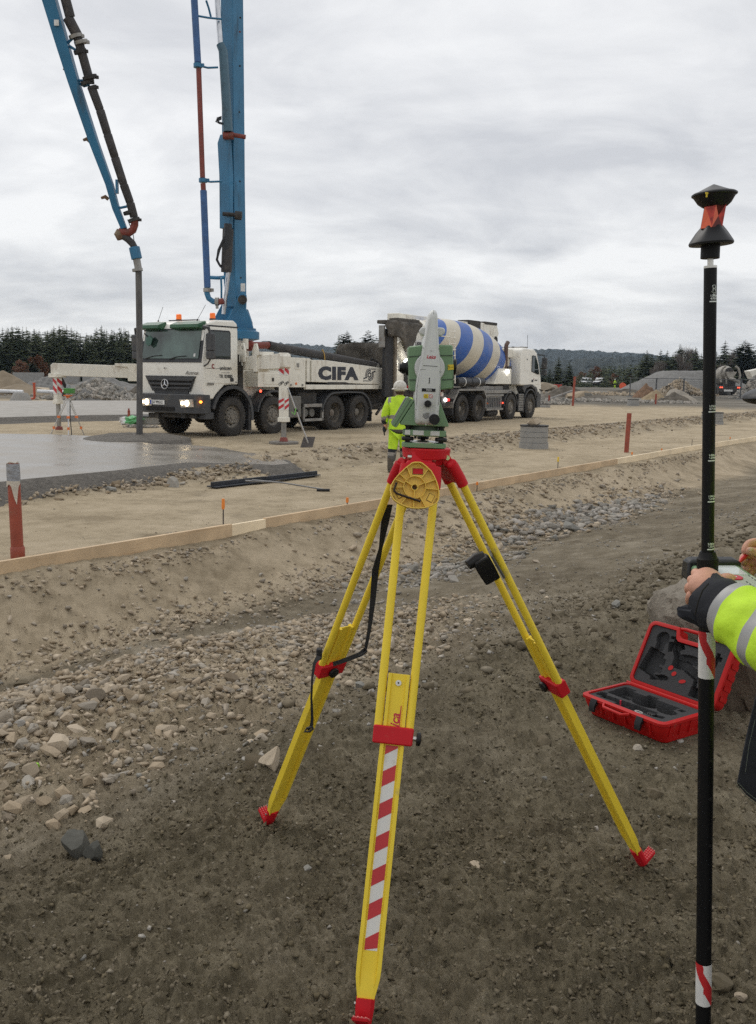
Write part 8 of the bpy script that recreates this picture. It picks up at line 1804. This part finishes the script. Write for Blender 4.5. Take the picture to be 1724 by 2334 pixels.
for i in range(len(sl)-1): mi += [(1 if i < 3 else 0 if i < 8 else 1 if i < 9 else 0)]*n_
mb.mi = mi+[0, 0]; mb.obj('sleeve', [m_hv, m_ref], SV, world=True, sub=1)
jk = skin_body('jacket', [(S_(1.0, 1.70, .72), (.24, .22)), (S_(1.0, 1.70, .92), (.23, .21)), (S_(.99, 1.70, 1.12), (.20, .20)), (S_(.96, 1.70, 1.36), (.19, .19)), (S_(.915, 1.71, 1.47), .12), (S_(.885, 1.715, 1.52), .10), (S_(.93, 1.50, 1.38), .11), (elb, .098), (S_(.94, 1.92, 1.38), .11), (S_(.97, 2.08, 1.22), .085), (wr2+V((.05, 0, 0)), .05)], [(0, 1), (1, 2), (2, 3), (3, 4), (4, 5), (3, 6), (6, 7), (3, 8), (8, 9), (9, 10)], [m_hv, m_nav, m_ref], SV, sub=2)
for p in jk.data.polygons: z = p.center.z; p.material_index = 1 if z < .86 else 2 if 1.06 < z < 1.12 and abs(p.center.x) < .3 else 0
skin_body('trousers', [(S_(.98, 1.70, .90), (.17, .16)), (S_(.98, 1.60, .80), .11), (S_(.97, 1.59, .46), .09), (S_(1.0, 1.58, .12), .08), (S_(.98, 1.80, .80), .11), (S_(.97, 1.82, .46), .09), (S_(1.0, 1.84, .12), .08)], [(0, 1), (1, 2), (2, 3), (0, 4), (4, 5), (5, 6)], m_nav, SV, sub=2)
for y in (1.58, 1.84): MB().ell(S_(.95, y, .055), (.15, .055, .06), 14, 8).tube([S_(1.0, y, .05), S_(1.0, y, .25)], .06, 12).obj('boot', m_boot, SV, world=True)
# open dark front flap of the coat hanging at the frame edge
fl = [(1731, 1560), (1716, 1620), (1702, 1682), (1690, 1742), (1681, 1788), (1701, 1812), (1724, 1830), (1770, 1856), (1810, 1850), (1830, 1700), (1820, 1560)]
Yf_ = [1.74, 1.745, 1.75, 1.755, 1.76, 1.76, 1.75, 1.74, 1.72, 1.70, 1.70]
A1 = [aty(x, y, Y) for (x, y), Y in zip(fl, Yf_)]; A2 = [p+V((.004, .012, 0)) for p in A1]
mb = MB().loft([A1, A2]); cf_ = mb.obj('coat_flap', m_nav, SV, world=True, bevel=.002)
MB().tube([aty(1684, 1785, 1.750), aty(1703, 1806, 1.750), aty(1724, 1822, 1.742), aty(1770, 1848, 1.732)], .0007, 4).tube([aty(1679, 1789, 1.758), aty(1700, 1814, 1.755), aty(1724, 1833, 1.748)], .0007, 4).tube([aty(1722, 1640, 1.737), aty(1708, 1700, 1.742), aty(1700, 1760, 1.748)], .0005, 4).obj('seam_stitching', M('grey green thread', (.14, .16, .13), .8), cf_, world=True)
# dark cap with its peak over the frame edge
cp_ = MB().ell(S_(.855, 1.73, 1.735), (.112, .10, .062), 24, 12).obj('cap', m_nav, SV, world=True)
pk = aty(1738, 898, 1.73); MB().ell(pk+V((.03, 0, 0)), (.062, .075, .018), 24, 12, Matrix.Rotation(radians(-8), 3, 'Y')).obj('cap_peak', m_pgr, cp_, world=True)

# ================= open red instrument case =================
m_cas = M('case red', (.42, .009, .008), .5, spec=.25, var=.08, dirt=(.3, .12, .08), damt=.18, dscale=12)
m_foam = M('grey foam', (.045, .045, .047), .95, var=.12, scale=60, bump=.5, bscale=200)
CO = V((1.0158, 4.4977, 0)); CU = V((.554, -.832, 0)).normalized(); CV = V((.832, .554, 0)).normalized(); CL, CW, CH = .520, .345, .102
cz = min(H(*(CO.xy)), H(*((CO+CU*CL).xy)), H(*((CO+CU*CL+CV*CW).xy)))+.005; CO.z = .003
cz_off = .17-CH-cz
CS = thing('instrument_case', 'open red plastic instrument case with grey foam, leaning against the pale boulder', 'case', CO)
def T3(u, v_, z): return CO+CU*u+CV*v_+V((0, 0, z))
def rrect(u0, u1, v0, v1, r, n=5):
    o = []
    for cx_, cy_, a0 in ((u1-r, v0+r, -90), (u1-r, v1-r, 0), (u0+r, v1-r, 90), (u0+r, v0+r, 180)):
        for k in range(n+1): a = radians(a0+90*k/n); o.append((cx_+cos(a)*r, cy_+sin(a)*r))
    return o
def lring(pts, z): return [T3(a, b, z) for a, b in pts]
O1 = rrect(.008, CL-.008, .010, CW-.008, .035)
ht = CH
bot = rrect(.03, CL-.025, .045, CW-.02, .03); sh_ = rrect(.010, CL-.010, .012, CW-.010, .035)
I1 = rrect(.022, CL-.022, .024, CW-.022, .026)
MB().loft([lring(bot, .0), lring(rrect(.016, CL-.016, .020, CW-.014, .033), .05), lring(sh_, ht-.03), lring(sh_, ht-.014), lring(rrect(0, CL, 0, CW, .04), ht-.012), lring(rrect(0, CL, 0, CW, .04), ht), lring(rrect(.008, CL-.008, .009, CW-.008, .035), ht+.004), lring(I1, ht+.004), lring(rrect(.035, CL-.035, .05, CW-.03, .02), .012)]).obj('tray', m_cas, CS, bevel=.0, world=True, ang=30)
for k in range(6):
    u = .06+k*.075; MB().loft([[T3(u, .012, .03), T3(u+.006, .012, .03), T3(u+.006, .004, ht-.015), T3(u, .004, ht-.015)], [T3(u, .03, .03), T3(u+.006, .03, .03), T3(u+.006, .03, ht-.015), T3(u, .03, ht-.015)]]).obj('side_rib', m_cas, CS, world=True)
for k in range(4):
    v_ = .06+k*.07; MB().loft([[T3(CL-.012, v_, .03), T3(CL-.004, v_, ht-.015), T3(CL-.004, v_+.006, ht-.015), T3(CL-.012, v_+.006, .03)], [T3(CL-.03, v_, .03), T3(CL-.03, v_, ht-.015), T3(CL-.03, v_+.006, ht-.015), T3(CL-.03, v_+.006, .03)]]).obj('side_rib', m_cas, CS, world=True)
def foam(name, fn, shapes, LU, LV, parent):
    nu, nv_ = 150, 100; U, W_ = np.meshgrid(np.linspace(0, LU, nu), np.linspace(0, LV, nv_)); D = np.zeros_like(U)
    for s in shapes:
        if s[0] == 'e': m_ = ((U-s[1])/s[3])**2+((W_-s[2])/s[4])**2 < 1
        else:
            c_, s_ = cos(s[6] if len(s) > 6 else 0), sin(s[6] if len(s) > 6 else 0); a = (U-s[1])*c_+(W_-s[2])*s_; b = -(U-s[1])*s_+(W_-s[2])*c_; m_ = (abs(a) < s[3]/2) & (abs(b) < s[4]/2)
        D = np.where(m_, np.maximum(D, s[5]), D)
    edge = (U < .006) | (U > LU-.006) | (W_ < .006) | (W_ > LV-.006); D = np.where(edge, 0, D)+rng.random(D.shape)*.0006
    vs = [fn(a, b, d_) for a, b, d_ in zip(U.ravel(), W_.ravel(), D.ravel())]
    fs = [(j*nu+i, j*nu+i+1, (j+1)*nu+i+1, (j+1)*nu+i) for j in range(nv_-1) for i in range(nu-1)]
    return MB().add(vs, fs).obj(name, m_foam, parent, world=True, smooth=False)
LU, LV = CL-.044, CW-.046
# u runs from the left corner to the front corner, v away
trs = [('e', .035, .075, .022, .030, .07), ('r', .10, .175, .14, .12, .06), ('r', .06, .22, .07, .08, .045), ('e', .245, .165, .085, .060, .075), ('r', .30, .19, .16, .10, .07), ('r', .205, .215, .06, .10, .085), ('r', .15, .065, .19, .045, .055, .08), ('r', .30, .070, .13, .055, .06), ('e', .375, .15, .05, .035, .05), ('r', .405, .22, .03, .03, .05), ('r', .41, .15, .022, .05, .045), ('r', .395, .06, .06, .030, .05, .3), ('r', .22, .035, .12, .022, .03), ('r', .06, .13, .05, .02, .03)]
foam('tray_foam', lambda a, b, d_: T3(.022+a, .024+b, ht-.004-d_*.95), trs, LU, LV, CS)
o = MB().loft([lring(rrect(.03, CL-.03, .05, CW-.03, .02), .01), lring(rrect(.03, CL-.03, .05, CW-.03, .02), .04)]).obj('tray_floor', m_dk, CS, world=True)
# lid
PHI = radians(27); LT_ = CV*sin(PHI)+V((0, 0, cos(PHI))); LN = CV*cos(PHI)-V((0, 0, sin(PHI))); LO = T3(0, CW+.004, ht+.002)
def LD(u, t_, n_=0.0): return LO+CU*u+LT_*t_+LN*n_
LH = .345
def lidout(ins, r=.04, notch=True):
    a, b, c, d_ = ins, CL-ins, ins, LH-ins; o = []
    for cx_, cy_, a0 in ((b-r, c+r, -90), (b-r, d_-r, 0)):
        for k in range(6): t_ = radians(a0+90*k/5); o.append((cx_+cos(t_)*r, cy_+sin(t_)*r))
    if notch:
        m_ = CL*.52; o += [(m_+.085+ins*.6, d_), (m_+.070+ins*.6, d_-.040), (m_+.055+ins*.6, d_-.052), (m_-.055-ins*.6, d_-.052), (m_-.070-ins*.6, d_-.040), (m_-.085-ins*.6, d_)]
    for cx_, cy_, a0 in ((a+r, d_-r, 90), (a+r, c+r, 180)):
        for k in range(6): t_ = radians(a0+90*k/5); o.append((cx_+cos(t_)*r, cy_+sin(t_)*r))
    return o
lr_ = lambda ins, n_, r=.04: [LD(u, t_, n_) for u, t_ in lidout(ins, r)]
MB().loft([lr_(.020, .10, .026), lr_(.020, -.004, .026), lr_(.008, -.004, .034), lr_(.0, .0), lr_(.0, .012), lr_(.009, .014, .036), lr_(.011, .085, .036), lr_(.035, .12, .04)]).obj('lid', m_cas, CS, world=True, ang=30)
m_ = CL*.52
MB().tube([LD(m_-.083, LH-.006, .012), LD(m_-.055, LH-.002, .012), LD(m_+.055, LH-.002, .012), LD(m_+.083, LH-.006, .012)], .009, 10).obj('lid_handle', m_cas, CS, world=True)
for k in range(5): MB().loft([[LD(CL-.005, .06+k*.055, .03), LD(CL-.006, .06+k*.055, .03), LD(CL-.006, .085+k*.055, .03), LD(CL-.005, .085+k*.055, .03)], [LD(CL-.01, .06+k*.055, .09), LD(CL-.008, .06+k*.055, .09), LD(CL-.008, .085+k*.055, .09), LD(CL-.01, .085+k*.055, .09)]]).obj('lid_rib', m_cas, CS, world=True)
LU2, LV2 = CL-.044, LH-.044
lds = [('e', .085, .245, .038, .035, .03), ('r', .085, .205, .05, .05, .03), ('r', .07, .115, .10, .13, .05, -.2), ('r', .125, .13, .05, .03, .05), ('r', .125, .085, .04, .03, .05), ('r', .19, .20, .035, .11, .045, .65), ('r', .205, .235, .03, .045, .05, .6), ('r', .145, .215, .022, .05, .035, .3), ('r', .155, .262, .05, .012, .025), ('e', .285, .18, .075, .022, .035), ('r', .29, .135, .12, .045, .05, -.35), ('r', .22, .145, .06, .05, .05), ('r', .42, .215, .022, .07, .05), ('r', .415, .225, .06, .02, .05), ('e', .17, .055, .03, .012, .03), ('r', .13, .045, .07, .025, .04, .2), ('r', .39, .035, .10, .05, .055), ('r', .35, .09, .02, .06, .04, .2), ('r', .365, .225, .06, .025, .04)]
def lid_depth_notch(a, b, d_):
    u, t_ = a+.022, b+.022
    if abs(u-m_) < .095 and t_ > LH-.078: return LD(u, LH-.078, .004+.06*(t_ > LH-.074))
    return LD(u, t_, .004+d_)
foam('lid_foam', lid_depth_notch, lds, LU2, LV2, CS)
for u, t_, ru, rt_ in ((.215, .135, .014, .013), (.245, .112, .013, .012), (.305, .088, .019, .010)):
    MB().add([LD(u+cos(2*pi*k/20)*ru, t_+sin(2*pi*k/20)*rt_+.25*cos(2*pi*k/20)*ru, .0015) for k in range(20)], [tuple(range(20))]).obj('foam_hole', m_cas, CS, world=True, smooth=False)
for u in (.10, .385):
    MB().loft([[T3(u-.020, -.002, ht+.002), T3(u+.020, -.002, ht+.002), T3(u+.020, .006, ht-.02), T3(u-.020, .006, ht-.02)], [T3(u-.018, -.018, ht-.028), T3(u+.018, -.018, ht-.028), T3(u+.018, -.006, ht-.038), T3(u-.018, -.006, ht-.038)], [T3(u-.016, -.020, ht-.060), T3(u+.016, -.020, ht-.060), T3(u+.016, -.008, ht-.062), T3(u-.016, -.008, ht-.062)]]).obj('latch', m_knb, CS, bevel=.002, world=True)
MB().tube([T3(.165, -.004, ht-.006), T3(.185, -.028, ht-.010), T3(.30, -.030, ht-.012), T3(.325, -.004, ht-.008)], .008, 10).obj('carry_handle', m_cas, CS, world=True)
MB().tube([T3(.0, CW+.0, ht), T3(CL, CW+.0, ht)], .007, 10).obj('hinge', m_cas, CS, world=True)
o = MB().loft([[T3(.365, .07, ht-.035), T3(.405, .075, ht-.035), T3(.40, .10, ht-.035), T3(.36, .095, ht-.035)], [T3(.365, .07, ht+.0), T3(.405, .075, ht+.0), T3(.40, .10, ht+.0), T3(.36, .095, ht+.0)]]).obj('battery_charger', m_knb, None, bevel=.002); tag(o, 'small black box with silver contacts lying in the red case', 'charger')
for k in range(3): MB().box(T3(.370+.012*k, .070, ht-.008), (.004, .004, .018)).obj('contact', m_mtl, o)
o = MB().tube([T3(.33+.022*cos(a), .055+.010*sin(a), ht-.004) for a in [2*pi*k/20 for k in range(21)]], .0022, 6, cap=False).obj('steel_ring', m_mtl, None); tag(o, 'small steel carabiner ring lying on the foam of the red case', 'ring')
o = MB().tube([T3(.19, .085, ht-.03), T3(.19, .085, ht+.005)], .004, 8).obj('red_pin', m_lei, None); tag(o, 'little red pin sticking up from the tray of the red case', 'pin')

# ================= boulders and marked stones =================
m_bld = stone_mat('pale boulder', [(.26, .235, .20), (.30, .275, .235)], .9)
m_bld2 = stone_mat('brown veined boulder', [(.135, .105, .08), (.17, .135, .105)], 1.0)
def _f(i, mt, sd=5, am=.16, kk=.8):
    bm = bmesh.new(); bmesh.ops.create_icosphere(bm, subdivisions=sd, radius=1); R_ = random.Random(i+40); pl = [(V((R_.gauss(0, 1), R_.gauss(0, 1), R_.gauss(0, 1))).normalized(), R_.uniform(.5, .86) if sd < 5 else R_.uniform(.62, .9)) for _ in range(14)]
    for v in bm.verts:
        for nn, dd in pl:
            e_ = v.co.dot(nn)-dd
            if e_ > 0: v.co -= nn*e_*kk
    P_ = np.array([v.co[:] for v in bm.verts]); q = fbm(P_[:, 0]*1.3+P_[:, 2]*.9+i*7, P_[:, 1]*1.3-P_[:, 2]*1.1, 2.2, 5, .6, seed=i)
    for v, k in zip(bm.verts, q): v.co *= 1+k*am
    me = bpy.data.meshes.new('boulder'); bm.to_mesh(me); bm.free(); me.attributes.new('tone', 'FLOAT', 'POINT'); me.materials.append(mt); me.polygons.foreach_set('use_smooth', [True]*len(me.polygons)); me.set_sharp_from_angle(angle=radians(24)); return me
def boulder(px, py, Y, sx_, sy_, sz_, i, mt, lb, zc=None, rz=0, rx=0, tx=0):
    me = _f(i, mt); o = bpy.data.objects.new('boulder', me); COL.objects.link(o); c = aty(px, py, Y); o.location = c; o.scale = (sx_, sy_, sz_); o.rotation_euler = (rx, tx, rz); tag(o, lb, 'boulder'); return o
boulder(1600, 1428, 5.1, .29, .30, .33, 0, m_bld, 'large pale grey boulder behind the lid of the red case', rz=.5)
boulder(1710, 1530, 4.75, .30, .25, .44, 3, m_bld2, 'brown veined boulder standing right behind the black pole', rz=1.2)
boulder(1690, 1440, 5.05, .22, .25, .25, 2, m_bld2, 'brown boulder behind the surveyor\'s sleeve, between the pale and veined ones', rz=2.4)
SPEC = [(1222, 1281, .085, SM_TAN, 'pale flat stone alone on the dirt track, under the rubble bank', 1), (1260, 1284, .035, SM_TAN, 'small tan stone just right of the lone flat stone on the track', 0), (556, 1436, .095, SM_GREY, 'dark grey stone, left of the two lying side by side by the track', 0), (624, 1431, .085, SM_GREY, 'blue grey stone, right of the two lying side by side by the track', 2), (617, 1745, .085, SM_TAN, 'upright pale slab leaning beside the left tripod leg', 3), (575, 1745, .08, SM_SOIL, 'dark flat slab leaning on the upright pale one', 1), (820, 1565, .050, SM_GREY, 'pale rounded stone between the left and front tripod legs', 2), (217, 1588, .085, SM_TAN, 'round tan boulder in the upper middle of the rubble heap', 0), (132, 1700, .095, SM_TAN, 'biggest pale boulder low in the rubble heap', 4), (46, 1548, .085, SM_SOIL, 'dark brown boulder at the upper left of the rubble heap', 2), (4, 1645, .11, SM_TAN, 'boulder cut by the frame edge at the left of the rubble heap', 1), (46, 1655, .055, SM_GREY, 'greenish grey stone next to the boulder at the frame edge', 3), (175, 1945, .080, SM_DARK, 'dark grey rock, larger half of the split rock in the soil', 3), (214, 1955, .062, SM_DARK, 'dark wet rock, smaller half of the split rock in the soil', 1), (1240, 1692, .06, SM_SOIL, 'brown stone bedded in the soil left of the right tripod leg', 2), (1492, 1812, .07, SM_SOIL, 'brown stone bedded in the soil below the red case', 4), (1455, 1708, .035, SM_TAN, 'small cream stone between the red case and the right leg', 0), (1086, 1978, .040, SM_TAN, 'flat tan stone in the soil left of the right tripod foot', 1), (703, 1980, .026, SM_GREY, 'small grey green stone right of the left tripod foot', 2), (1642, 2242, .055, SM_SOIL, 'flat brown stone just right of the red and white band low on the pole', 3), (1690, 2275, .028, SM_TAN, 'small round tan stone at the lower edge beside the pole', 2), (1405, 1378, .07, SM_GREY, 'pale purple stone on the rutted ground left of the boulder', 3), (1275, 1400, .085, SM_SOIL, 'brown stone of the rutted ridge, behind the right leg', 4), (1175, 1470, .06, SM_SOIL, 'dark stone in a hollow beside the right tripod leg', 2), (940, 1300, .12, SM_GREY, 'grey block among the stones seen between the tripod legs', 0), (985, 1290, .10, SM_GREY, 'pale block just right of the grey block between the tripod legs', 3), (1035, 1325, .11, SM_GREY, 'wide grey block near the black holder', 1), (935, 1140, .06, SM_GREY, 'grey stone by the formwork under the head cover', 2), (255, 1118, .15, SM_GREY, 'grey green block in the bank below the wet slab', 1), (395, 1110, .16, SM_GREY, 'pale upright block in the bank below the wet slab', 4), (450, 1083, .13, SM_GREY, 'dark block in the bank near the slab tip', 2), (265, 1110, .12, SM_TAN, 'tan block half buried in the bank under the slab', 3)]
for px, py, q, mt_, lb, vi in SPEC:
    q *= .68
    p = onp(px, py); me = _f(len(lb)+px % 7, mt_, 4, .10, 1.0); o = bpy.data.objects.new('rock', me); COL.objects.link(o); o.scale = (q, q, q*(1.5 if 'upright' in lb or 'half' in lb else .75)); o.location = (p.x, p.y, p.z+q*(.35 if 'half' in lb else .15)); o.rotation_euler = (random.uniform(-.3, .3), random.uniform(-.3, .3), random.uniform(0, 6)); tag(o, lb, 'rock')
p = onp(82, 1750); o = place_stone(p, .022, M('sprayed lime paint', (.35, .75, .05), .7), 2, None, 'painted_stone', .1); tag(o, 'small stone sprayed lime green in the rubble heap', 'stone')
